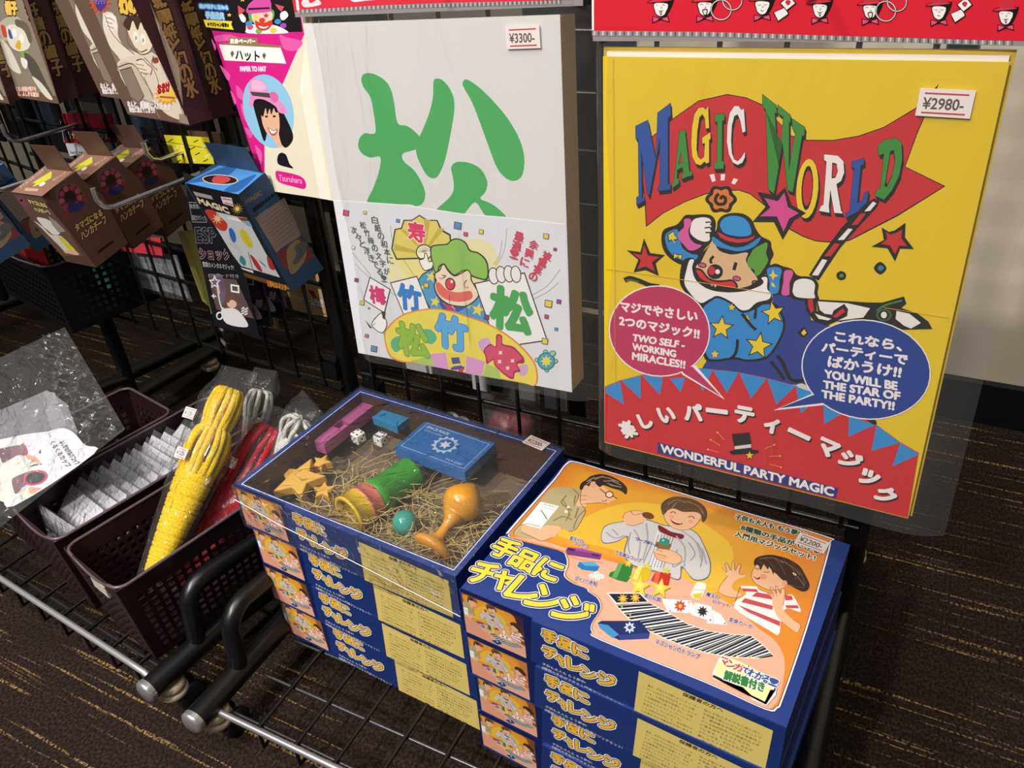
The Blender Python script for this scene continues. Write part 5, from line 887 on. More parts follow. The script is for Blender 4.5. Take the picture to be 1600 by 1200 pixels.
P|d8c860|3615 672 3612 658 3600 652 3590 659 3592 673 3605 679
P|d8c860|3762 708 3759 695 3747 688 3737 696 3740 709 3752 716
P|d8c860|3920 770 3917 756 3905 750 3896 757 3898 771 3910 777
P|f6f2ec|2561 1139 2921 1289 3082 1115 2718 962
P|c83a34|2908 1173 2880 1133 2917 1093 2874 1090 2886 1033 2846 1068 2828 1019 2811 1076 2771 1058 2785 1110 2740 1133 2779 1156 2752 1208 2797 1191 2800 1248 2831 1199 2862 1234 2863 1176
P|e8c050|2863 1150 2849 1130 2865 1107 2842 1112 2840 1084 2826 1109 2807 1097 2813 1124 2791 1138 2812 1146 2804 1175 2824 1158 2836 1180 2841 1151
P|f6f2ec|3219 1267 3358 1245 3482 1111 3323 1045
P|f6f2ec|3139 1274 3293 1243 3386 1078 3245 1021
P|c8c2ba|2973 1284 3203 1321 3319 1068 3014 1050
P|f6f2ec|2978 1280 3196 1315 3302 1077 3018 1064
P|2a2a30|3193 1217 3164 1182 3200 1146 3158 1146 3172 1092 3136 1128 3120 1079 3107 1134 3070 1115 3086 1163 3044 1182 3082 1201 3055 1250 3097 1230 3098 1285 3124 1236 3153 1273 3151 1217
P|c83a34|2752 1000 2751 986 2740 981 2730 989 2731 1003 2742 1009
P|2a2a30|3274 1096 3272 1082 3261 1077 3252 1085 3253 1099 3264 1104
P|c83a34|2921 1254 2920 1240 2909 1235 2899 1243 2900 1257 2911 1263
P|2a2a30|3456 1128 3455 1115 3444 1109 3435 1117 3436 1131 3447 1137
P|1c2a60|1978 361 2009 420 2458 654 2645 534 2668 436 2345 241 2180 252
P|3f8cc0|1981 356 2114 394 2310 318 2258 232 2041 301
P|2c3c84|2312 313 2639 522 2663 439 2352 250
P|c8d0e4|2452 526 2428 489 2460 449 2419 448 2423 397 2388 432 2361 399 2353 450 2310 454 2334 492 2302 531 2343 532 2340 584 2375 548 2402 582 2410 530
P|2c3c84|2415 507 2401 486 2415 460 2391 468 2382 443 2372 472 2348 473 2362 494 2347 520 2371 512 2381 537 2391 509
T|手|f4f2ee||0|2.5|-29 812 350 798 -16 1191
T|手|1f2f6c||0|1.9|-29 812 350 798 -16 1191
T|手|f2d23c||0|0.85|-29 812 350 798 -16 1191
T|品|f4f2ee||0|2.5|351 748 711 736 364 1108
T|品|1f2f6c||0|1.9|351 748 711 736 364 1108
T|品|f2d23c||0|0.85|351 748 711 736 364 1108
T|に|f4f2ee||0|2.5|756 731 1116 731 756 1091
T|に|1f2f6c||0|1.9|756 731 1116 731 756 1091
T|に|f2d23c||0|0.85|756 731 1116 731 756 1091
T|チ|f4f2ee||0|2.5|-20 200 376 256 -75 596
T|チ|1f2f6c||0|1.9|-20 200 376 256 -75 596
T|チ|f2d23c||0|0.85|-20 200 376 256 -75 596
T|ャ|f4f2ee||0|2.5|321 254 661 266 309 594
T|ャ|1f2f6c||0|1.9|321 254 661 266 309 594
T|ャ|f2d23c||0|0.85|321 254 661 266 309 594
T|レ|f4f2ee||0|2.5|605 208 1024 178 634 627
T|レ|1f2f6c||0|1.9|605 208 1024 178 634 627
T|レ|f2d23c||0|0.85|605 208 1024 178 634 627
T|ン|f4f2ee||0|2.5|923 209 1341 165 967 627
T|ン|1f2f6c||0|1.9|923 209 1341 165 967 627
T|ン|f2d23c||0|0.85|923 209 1341 165 967 627
T|ジ|f4f2ee||0|2.5|1332 205 1787 141 1396 660
T|ジ|1f2f6c||0|1.9|1332 205 1787 141 1396 660
T|ジ|f2d23c||0|0.85|1332 205 1787 141 1396 660
T|子供も大人も もう夢中!|1f4a34|f4e8d8|0.55|0.3|2933 3097 3963 3160 2917 3216
T|8種類の手品ができる|1f4a34|f4e8d8|0.55|0.3|3084 2909 4205 2917 3070 3025
T|入門用マジックセット!|1f4a34|f4e8d8|0.55|0.3|3046 2738 4188 2759 3030 2852
T|魔法の|2f3f8c|f2ddd0|0.3|0.12|3069 1454 3235 1471 3062 1524
T|ロケット|2f3f8c|f2ddd0|0.3|0.12|3187 1380 3406 1393 3182 1444
T|変身カード|2f3f8c|f2ddd0|0.3|0.12|3476 1173 3771 1183 3471 1248
T|星の伝説|2f3f8c|f2ddd0|0.3|0.12|2342 1049 2569 1069 2330 1124
T|異次元の|2f3f8c|f2ddd0|0.3|0.1|922 1572 1129 1587 905 1659
T|トンネル|2f3f8c|f2ddd0|0.3|0.1|1038 1521 1245 1526 1026 1598
T|不思議なコップ|2f3f8c|f2ddd0|0.3|0.1|1644 1617 2042 1616 1628 1696
T|ワープボール|2f3f8c||0|0.08|1797 2010 2137 2016 1783 2075
T|ダイスの透視|2f3f8c|f2ddd0|0.3|0.1|1353 893 1678 922 1333 973
T|マジシャンのトランプ|2f3f8c|f2ddd0|0.3|0.15|2771 392 3346 415 2759 474
P|e8e2da|3563 555 3593 599 4281 582 4326 351 4271 159 4114 160 3966 242 3827 236 3596 224 3566 305
P|2a1c12|3583 286 3815 270 3975 273 4258 170 4290 492 4304 419 4263 173 3963 280 3821 252 3587 247
P|f1e6a0|3575 477 3664 622 3772 621 3919 613 4256 555 4237 204 4074 218 3954 276 3806 293 3592 318
l|2a1c12|0.44|3919 613 3963 280
T|マ|c83a34|f6f0e6|0.45|0.3|3591 481 3703 481 3591 593
T|ン|c83a34|f6f0e6|0.45|0.3|3679 477 3791 477 3679 589
T|ガ|c83a34|f6f0e6|0.45|0.3|3767 474 3879 474 3767 586
T|で|2f4f9c|f6f0e6|0.45|0.3|3868 485 3952 485 3868 569
T|わ|2f4f9c|f6f0e6|0.45|0.3|3940 467 4052 467 3940 579
T|か|2f4f9c|f6f0e6|0.45|0.3|4026 464 4138 464 4026 576
T|る|2f4f9c|f6f0e6|0.45|0.3|4111 461 4223 461 4111 573
T|!|2f4f9c|f6f0e6|0.45|0.3|4196 457 4308 457 4196 569
T|解説書付き|2f7a3c|f6f0e6|0.5|0.4|3714 278 4189 319 3689 419"""
ART_BF = """P|0f1f55|22 55 1180 58 1111 -876 -20 -848
T|手|f4f2ec|f4f2ec|1.1|1|1342 -279 1552 -279 1342 -69
T|手|16235a||0|1.25|1342 -279 1552 -279 1342 -69
T|手|ecb83c||0|0.65|1342 -279 1552 -279 1342 -69
T|品|f4f2ec|f4f2ec|1.1|1|1582 -282 1782 -282 1582 -82
T|品|16235a||0|1.25|1582 -282 1782 -282 1582 -82
T|品|ecb83c||0|0.65|1582 -282 1782 -282 1582 -82
T|に|f4f2ec|f4f2ec|1.1|1|1794 -295 1994 -295 1794 -95
T|に|16235a||0|1.25|1794 -295 1994 -295 1794 -95
T|に|ecb83c||0|0.65|1794 -295 1994 -295 1794 -95
T|チ|f4f2ec|f4f2ec|1.1|1|1336 -611 1546 -611 1336 -401
T|チ|16235a||0|1.25|1336 -611 1546 -611 1336 -401
T|チ|ecb83c||0|0.65|1336 -611 1546 -611 1336 -401
T|ャ|f4f2ec|f4f2ec|1.1|1|1528 -659 1708 -659 1528 -479
T|ャ|16235a||0|1.25|1528 -659 1708 -659 1528 -479
T|ャ|ecb83c||0|0.65|1528 -659 1708 -659 1528 -479
T|レ|f4f2ec|f4f2ec|1.1|1|1702 -649 1922 -649 1702 -429
T|レ|16235a||0|1.25|1702 -649 1922 -649 1702 -429
T|レ|ecb83c||0|0.65|1702 -649 1922 -649 1702 -429
T|ン|f4f2ec|f4f2ec|1.1|1|1916 -679 2126 -679 1916 -469
T|ン|16235a||0|1.25|1916 -679 2126 -679 1916 -469
T|ン|ecb83c||0|0.65|1916 -679 2126 -679 1916 -469
T|ジ|f4f2ec|f4f2ec|1.1|1|2158 -666 2398 -666 2158 -426
T|ジ|16235a||0|1.25|2158 -666 2398 -666 2158 -426
T|ジ|ecb83c||0|0.65|2158 -666 2398 -666 2158 -426
T|子供も大人も もう夢中!|dfe2ea||0|0|1300 -822 1963 -827 1310 -763
T|8種類の手品ができる入門用マジックセット!|dfe2ea||0|0|1288 -912 2512 -945 1298 -848
P|dcc570|2731 -94 4414 -144 4399 -930 2674 -958
T|保護者の方へ|4a3c24||0|0.15|3305 -206 3814 -203 3316 -133
T|最近、子供たちの間ではコンピューター|4a3c24||0|0|2852 -314 3526 -323 2856 -268
T|ゲームばかりなのはちょっと心配|4a3c24||0|0|2841 -393 3476 -400 2845 -347
T|です。子供自身が体験していること|4a3c24||0|0|2831 -473 3508 -479 2834 -427
T|とは無関係に遊べるように、子供|4a3c24||0|0|2820 -553 3458 -556 2823 -507
T|たちが人とのコミュニケーション|4a3c24||0|0|2809 -634 3448 -635 2812 -587
T|を苦手としているのです。|4a3c24||0|0|2798 -715 3314 -714 2801 -668
T|こんな時代だからこそ、目の前の人|4a3c24||0|0|2787 -796 3472 -793 2790 -749
T|と言葉を交わす機会を大切に考える|4a3c24||0|0|2776 -878 3462 -872 2779 -831
T|マジックは子供から大人まで楽しめ|4a3c24||0|0|2764 -960 3453 -952 2768 -912
T|そんな子供たちに最適です。|4a3c24||0|0|2753 -1042 3317 -1034 2757 -995
T|知らず知らずのうちに身に付く、|4a3c24||0|0|3588 -323 4305 -324 3590 -278
T|不思議で楽しいマジックセットで|4a3c24||0|0|3581 -399 4300 -397 3583 -354
T|す。解説書も子供たちが本来持っ|4a3c24||0|0|3574 -475 4294 -471 3576 -430
T|ている知的好奇心や想像力を上手|4a3c24||0|0|3566 -552 4289 -546 3569 -507
T|に導き出せるよう工夫され|4a3c24||0|0|3559 -629 4182 -622 3562 -584
T|ています。もちろん、大人が|4a3c24||0|0|3552 -706 4227 -696 3554 -661
T|マジックを、ぜひそれぞれ|4a3c24||0|0|3544 -784 4171 -773 3547 -738
T|楽しんでください。|4a3c24||0|0|3537 -862 4011 -852 3540 -816
T|一緒に楽しみましょう。|4a3c24||0|0|3530 -940 4108 -926 3532 -894"""
HDR_MW = """P|d42436|-88 1162 3774 967 3753 159 3241 174 1057 237 -99 250
P|f0e8ea|-88 1162 -115 1164 -117 250 -95 250
P|8f8a8c|-117 246 1058 234 3241 171 3753 157 3752 121 3248 134 1060 189 -117 199
P|c9c4c4|-99 242 -80 242 -83 202 -101 203
P|5f5a5c|-51 242 -33 242 -35 202 -54 202
P|c9c4c4|-4 242 14 242 12 202 -7 202
P|5f5a5c|43 241 61 241 59 202 40 202
P|c9c4c4|89 241 108 241 105 201 87 201
P|5f5a5c|136 240 154 240 152 201 134 201
P|c9c4c4|182 240 200 240 198 201 180 201
P|5f5a5c|228 240 246 240 244 200 226 201
P|c9c4c4|273 239 291 239 290 200 272 200
P|5f5a5c|319 239 337 239 335 200 317 200
P|c9c4c4|364 239 382 238 380 200 362 200
P|5f5a5c|409 238 426 238 425 199 407 199
P|c9c4c4|453 238 471 238 470 199 452 199
P|5f5a5c|498 237 515 237 514 199 497 199
P|c9c4c4|542 237 560 237 559 198 541 199
P|5f5a5c|586 237 603 236 603 198 585 198
P|c9c4c4|630 236 647 236 646 198 629 198
P|5f5a5c|673 236 691 236 690 198 673 198
P|c9c4c4|717 235 734 235 733 197 716 197
P|5f5a5c|760 235 777 235 776 197 759 197
P|c9c4c4|803 235 819 235 819 197 802 197
P|5f5a5c|845 234 862 234 862 197 845 197
P|c9c4c4|888 234 904 234 904 196 888 196
P|5f5a5c|930 234 946 234 946 196 930 196
P|c9c4c4|972 233 988 233 988 196 972 196
P|5f5a5c|1014 233 1030 233 1030 195 1014 196
P|c9c4c4|1055 233 1072 232 1072 195 1055 195
P|5f5a5c|1097 231 1113 231 1113 194 1097 194
P|c9c4c4|1138 230 1154 230 1154 193 1138 193
P|5f5a5c|1179 229 1195 229 1195 192 1179 192
P|c9c4c4|1220 228 1236 228 1236 191 1220 191
P|5f5a5c|1260 227 1276 227 1277 190 1261 190
P|c9c4c4|1300 226 1316 226 1317 189 1301 189
P|5f5a5c|1341 225 1356 225 1357 188 1342 188
P|c9c4c4|1381 224 1396 223 1397 187 1382 187
P|5f5a5c|1420 222 1436 222 1437 186 1422 186
P|c9c4c4|1460 221 1476 221 1477 185 1461 185
P|5f5a5c|1499 220 1515 220 1516 184 1501 184
P|c9c4c4|1539 219 1554 219 1555 183 1540 183
P|5f5a5c|1578 218 1593 218 1594 182 1579 182
P|c9c4c4|1616 217 1632 217 1633 181 1618 181
P|5f5a5c|1655 216 1670 216 1672 180 1657 180
P|c9c4c4|1694 215 1709 215 1710 179 1695 179
P|5f5a5c|1732 214 1747 214 1749 178 1734 178
P|c9c4c4|1770 213 1785 213 1787 177 1772 177
P|5f5a5c|1808 212 1823 212 1825 176 1810 176
P|c9c4c4|1846 211 1860 211 1862 175 1848 175
P|5f5a5c|1883 210 1898 209 1900 174 1885 174
P|c9c4c4|1920 209 1935 208 1937 173 1923 173
P|5f5a5c|1958 207 1972 207 1975 172 1960 172
P|c9c4c4|1995 206 2009 206 2012 171 1997 171
P|5f5a5c|2032 205 2046 205 2048 170 2034 170
P|c9c4c4|2068 204 2083 204 2085 169 2071 169
P|5f5a5c|2105 203 2119 203 2122 168 2107 168
P|c9c4c4|2141 202 2155 202 2158 167 2144 167
P|5f5a5c|2177 201 2191 201 2194 166 2180 167
P|c9c4c4|2213 200 2227 200 2230 166 2216 166
P|5f5a5c|2249 199 2263 199 2266 165 2252 165
P|c9c4c4|2285 198 2299 198 2302 164 2288 164
P|5f5a5c|2320 197 2334 197 2337 163 2323 163
P|c9c4c4|2356 196 2369 196 2372 162 2359 162
P|5f5a5c|2391 195 2404 195 2408 161 2394 161
P|c9c4c4|2426 194 2439 194 2443 160 2429 160
P|5f5a5c|2461 193 2474 193 2477 159 2464 159
P|c9c4c4|2495 193 2509 192 2512 158 2499 158
P|5f5a5c|2530 192 2543 191 2547 157 2533 158
P|c9c4c4|2564 191 2578 191 2581 157 2568 157
P|5f5a5c|2598 190 2612 190 2615 156 2602 156
P|c9c4c4|2632 189 2646 189 2649 155 2636 155
P|5f5a5c|2666 188 2680 188 2683 154 2670 154
P|c9c4c4|2700 187 2713 187 2717 153 2704 153
P|5f5a5c|2734 186 2747 186 2751 152 2737 152
P|c9c4c4|2767 185 2780 185 2784 151 2771 151
P|5f5a5c|2800 184 2813 184 2817 151 2804 151
P|c9c4c4|2834 183 2847 183 2851 150 2838 150
P|5f5a5c|2867 182 2880 182 2884 149 2871 149
P|c9c4c4|2899 181 2912 181 2916 148 2904 148
P|5f5a5c|2932 180 2945 180 2949 147 2936 147
P|c9c4c4|2965 179 2978 179 2982 146 2969 146
P|5f5a5c|2997 179 3010 178 3014 145 3001 146
P|c9c4c4|3029 178 3042 178 3046 145 3034 145
P|5f5a5c|3062 177 3074 177 3079 144 3066 144
P|c9c4c4|3094 176 3106 176 3111 143 3098 143
P|5f5a5c|3125 175 3138 175 3142 142 3130 142
P|c9c4c4|3157 174 3170 174 3174 141 3162 141
P|5f5a5c|3189 173 3201 173 3206 141 3193 141
P|c9c4c4|3220 172 3233 172 3237 140 3225 140
P|5f5a5c|3252 171 3264 171 3269 139 3256 139
P|c9c4c4|3283 171 3295 171 3300 138 3287 138
P|5f5a5c|3314 170 3326 170 3331 137 3319 137
P|c9c4c4|3345 169 3357 169 3362 137 3350 137
P|5f5a5c|3375 168 3387 168 3392 136 3380 136
P|c9c4c4|3406 167 3418 167 3423 135 3411 135
P|5f5a5c|3437 166 3449 166 3454 134 3442 134
P|c9c4c4|3467 165 3479 165 3484 133 3472 133
P|5f5a5c|3497 165 3509 165 3514 133 3502 133
P|c9c4c4|3527 164 3539 164 3544 132 3533 132
P|5f5a5c|3557 163 3569 163 3574 131 3563 131
P|c9c4c4|3587 162 3599 162 3604 130 3592 130
P|5f5a5c|3617 161 3629 161 3634 130 3622 130
S|1c1614|537 519 707 521 747 527 718 444 664 368 607 376
S|1c1614|543 490 551 420 574 384 615 369 656 382 676 417 691 452 683 487
S|efe9e6|551 487 559 422 578 391 615 376 651 389 669 420 684 452 673 485
S|1c1614|471 499 561 532 707 531 740 516 644 499 546 493
S|d03a48|483 500 561 525 699 524 724 515 643 505 546 500
P|c03040|545 521 560 581 681 582 704 523
P|1c1614|529 377 616 359 693 380 708 320 649 335 616 342 583 331 531 311
P|d8567c|538 369 602 355 583 339 541 323
P|d8567c|626 353 687 369 698 329 646 341
l|1c1614|0.3|576 478 576 467
L|1c1614|0.23|628 469 644 477 658 468
L|1c1614|0.23|616 461 626 449 613 441
L|1c1614|0.23|590 427 614 416 643 429
S|1c1614|604 419 627 421 624 387 611 387
S|e0d0cc|611 413 620 415 619 396 614 396
S|1c1614|975 516 1136 518 1174 524 1149 443 1100 369 1045 377
S|1c1614|981 488 991 419 1013 384 1053 370 1091 383 1109 417 1122 451 1114 485
S|efe9e6|989 485 999 422 1017 391 1053 377 1086 390 1103 420 1116 451 1105 483
S|1c1614|913 497 997 529 1136 528 1167 514 1076 497 984 491
S|d03a48|924 498 998 522 1129 521 1152 513 1076 502 984 498
P|c03040|982 518 995 576 1110 577 1133 520
P|1c1614|971 378 1054 360 1127 381 1143 323 1086 337 1054 343 1024 333 975 314
P|d8567c|980 370 1041 356 1023 341 983 325
P|d8567c|1063 354 1121 370 1133 331 1082 343
S|1c1614|1026 425 1077 431 1074 379 1050 374
S|e8d8d4|1036 418 1068 423 1066 390 1052 385
L|1c1614|0.22|1001 467 1016 476 1032 467
L|1c1614|0.22|1060 470 1074 479 1090 469
L|1c1614|0.22|1048 452 1061 445 1049 437
S|1c1614|1513 515 1664 518 1698 523 1678 445 1634 373 1583 381
S|1c1614|1519 488 1531 422 1553 388 1591 374 1626 387 1641 420 1653 452 1644 485
S|efe9e6|1527 486 1538 424 1557 395 1590 381 1621 393 1635 422 1647 452 1635 483
S|1c1614|1456 497 1533 528 1663 527 1692 513 1608 497 1522 491
S|d03a48|1466 498 1534 521 1656 520 1678 512 1608 502 1522 498
P|c03040|1520 518 1529 574 1637 574 1661 519
P|1c1614|1514 382 1591 365 1659 385 1676 328 1622 343 1593 349 1565 338 1519 320
P|d8567c|1522 374 1580 361 1564 346 1527 331
P|d8567c|1601 359 1654 374 1666 337 1619 348
L|1c1614|0.21|1545 464 1560 456 1574 463
L|1c1614|0.21|1597 465 1612 457 1628 465
L|1c1614|0.28|1575 418 1588 407 1601 415
L|1c1614|0.21|1584 450 1596 444 1585 437
S|1c1614|2022 481 2163 484 2196 489 2179 413 2141 344 2092 351
S|1c1614|2029 455 2042 391 2064 358 2100 344 2132 357 2146 389 2155 420 2146 452
S|efe9e6|2037 453 2049 393 2067 364 2099 351 2127 363 2140 391 2150 420 2138 450
S|1c1614|1970 463 2041 493 2162 493 2191 479 2112 463 2032 458
S|d03a48|1979 464 2042 487 2156 487 2178 478 2112 469 2031 464
P|c03040|2029 483 2036 538 2137 539 2161 485
P|1c1614|2028 352 2101 335 2164 355 2181 300 2131 314 2103 319 2077 309 2035 292
P|d8567c|2036 344 2090 331 2076 317 2042 302
P|d8567c|2110 330 2159 344 2172 308 2127 319
l|1c1614|0.27|2058 444 2059 434
L|1c1614|0.2|2102 436 2115 443 2127 435
L|1c1614|0.2|2092 428 2102 418 2092 410
L|1c1614|0.2|2074 398 2095 387 2118 399
S|1c1614|2086 390 2105 392 2106 361 2095 361
S|e0d0cc|2092 384 2100 387 2101 369 2097 369
S|1c1614|2442 465 2576 468 2607 474 2593 400 2558 332 2512 339
S|1c1614|2450 440 2464 377 2485 345 2520 332 2550 344 2562 375 2570 406 2560 438
S|efe9e6|2457 438 2470 380 2488 352 2519 339 2545 351 2556 378 2565 407 2553 435
S|1c1614|2393 448 2460 477 2575 477 2602 464 2528 448 2452 443
S|d03a48|2402 449 2461 471 2569 471 2589 463 2527 453 2451 449
P|c03040|2449 468 2454 521 2549 522 2573 470
P|1c1614|2451 340 2521 323 2580 343 2598 289 2550 303 2523 308 2499 298 2460 281
P|d8567c|2459 332 2511 320 2498 306 2466 291
P|d8567c|2529 318 2576 333 2589 297 2546 308
S|1c1614|2493 383 2534 388 2536 341 2516 336
S|e8d8d4|2502 377 2528 381 2528 351 2518 346
L|1c1614|0.19|2468 421 2480 430 2494 421
L|1c1614|0.19|2516 424 2528 432 2542 423
L|1c1614|0.19|2509 408 2520 401 2511 394
S|1c1614|2981 450 3104 452 3133 458 3122 386 3093 321 3050 327
S|1c1614|2988 425 3004 365 3025 334 3057 321 3085 333 3095 363 3101 393 3091 423
S|efe9e6|2995 423 3010 367 3027 340 3056 327 3080 339 3090 365 3096 393 3084 421
S|1c1614|2936 433 2997 461 3103 461 3129 448 3061 433 2990 428
S|d03a48|2944 434 2998 455 3098 455 3117 447 3060 438 2989 434
P|c03040|2986 452 2989 503 3077 504 3102 454
P|1c1614|2993 328 3059 313 3112 331 3131 280 3086 293 3061 298 3039 288 3003 272
P|d8567c|3001 321 3050 309 3038 296 3009 281
P|d8567c|3067 308 3109 321 3123 287 3083 298
L|1c1614|0.18|3012 403 3025 396 3035 403
L|1c1614|0.18|3054 405 3067 397 3080 404
L|1c1614|0.24|3040 361 3052 352 3062 359
L|1c1614|0.18|3045 390 3055 385 3047 378
S|1c1614|3476 405 3592 408 3618 413 3611 344 3586 280 3546 286
S|1c1614|3485 381 3501 322 3522 292 3552 280 3578 292 3586 321 3591 350 3580 379
S|efe9e6|3491 379 3506 325 3524 298 3551 286 3573 298 3581 323 3587 350 3574 377
S|1c1614|3435 388 3491 416 3590 416 3615 404 3552 389 3486 383
S|d03a48|3443 389 3492 410 3586 410 3604 403 3551 394 3485 389
P|c03040|3482 407 3482 457 3565 458 3590 409
P|1c1614|3493 287 3554 272 3604 290 3623 240 3580 253 3557 258 3537 248 3504 232
P|d8567c|3500 280 3546 268 3535 256 3509 242
P|d8567c|3562 267 3601 281 3615 248 3577 257
l|1c1614|0.23|3509 371 3511 362
L|1c1614|0.17|3546 364 3556 370 3566 363
L|1c1614|0.17|3539 357 3547 347 3540 340
L|1c1614|0.17|3527 329 3544 319 3562 331
S|1c1614|3537 322 3552 324 3556 295 3547 296
S|e0d0cc|3543 317 3549 319 3551 303 3548 303
L|1c1614|0.79|1302 423 1297 390 1278 363 1247 345 1211 340 1174 348 1142 368 1120 398 1113 431 1120 464 1142 490 1174 505 1210 508 1247 498 1277 476 1296 446 1302 413
L|d8ccc8|0.43|1302 423 1297 390 1278 363 1247 345 1211 340 1174 348 1142 368 1120 398 1113 431 1120 464 1142 490 1174 505 1210 508 1247 498 1277 476 1296 446 1302 413
L|1c1614|0.77|1397 501 1392 470 1374 444 1346 427 1311 422 1276 430 1245 450 1225 478 1217 510 1224 541 1245 566 1275 580 1310 583 1344 573 1373 552 1392 523 1397 492
L|d8ccc8|0.42|1397 501 1392 470 1374 444 1346 427 1311 422 1276 430 1245 450 1225 478 1217 510 1224 541 1245 566 1275 580 1310 583 1344 573 1373 552 1392 523 1397 492
L|1c1614|0.69|2714 394 2713 364 2699 339 2676 322 2646 318 2614 325 2586 344 2566 371 2557 401 2561 431 2576 455 2601 469 2631 471 2662 462 2689 442 2708 415 2715 385
L|d8ccc8|0.38|2714 394 2713 364 2699 339 2676 322 2646 318 2614 325 2586 344 2566 371 2557 401 2561 431 2576 455 2601 469 2631 471 2662 462 2689 442 2708 415 2715 385
L|1c1614|0.68|2787 465 2786 437 2773 413 2750 398 2722 393 2692 401 2665 419 2646 444 2637 473 2640 502 2655 524 2678 538 2707 540 2737 531 2763 512 2780 486 2788 457
L|d8ccc8|0.37|2787 465 2786 437 2773 413 2750 398 2722 393 2692 401 2665 419 2646 444 2637 473 2640 502 2655 524 2678 538 2707 540 2737 531 2763 512 2780 486 2788 457
P|1c1614|1686 397 1798 445 1833 379 1740 317
P|efe9e6|1698 395 1792 435 1821 382 1742 327
P|1c1614|1739 473 1817 535 1886 469 1809 403
P|efe9e6|1750 472 1818 525 1874 469 1807 416
S|c8303c|1788 478 1807 497 1836 483 1818 451
P|1c1614|3131 369 3219 413 3254 353 3183 296
P|efe9e6|3141 367 3215 403 3244 355 3183 306
P|1c1614|3168 438 3227 495 3290 435 3232 375
P|efe9e6|3177 438 3228 486 3279 435 3229 387
S|c8303c|3208 443 3222 460 3247 448 3235 418"""
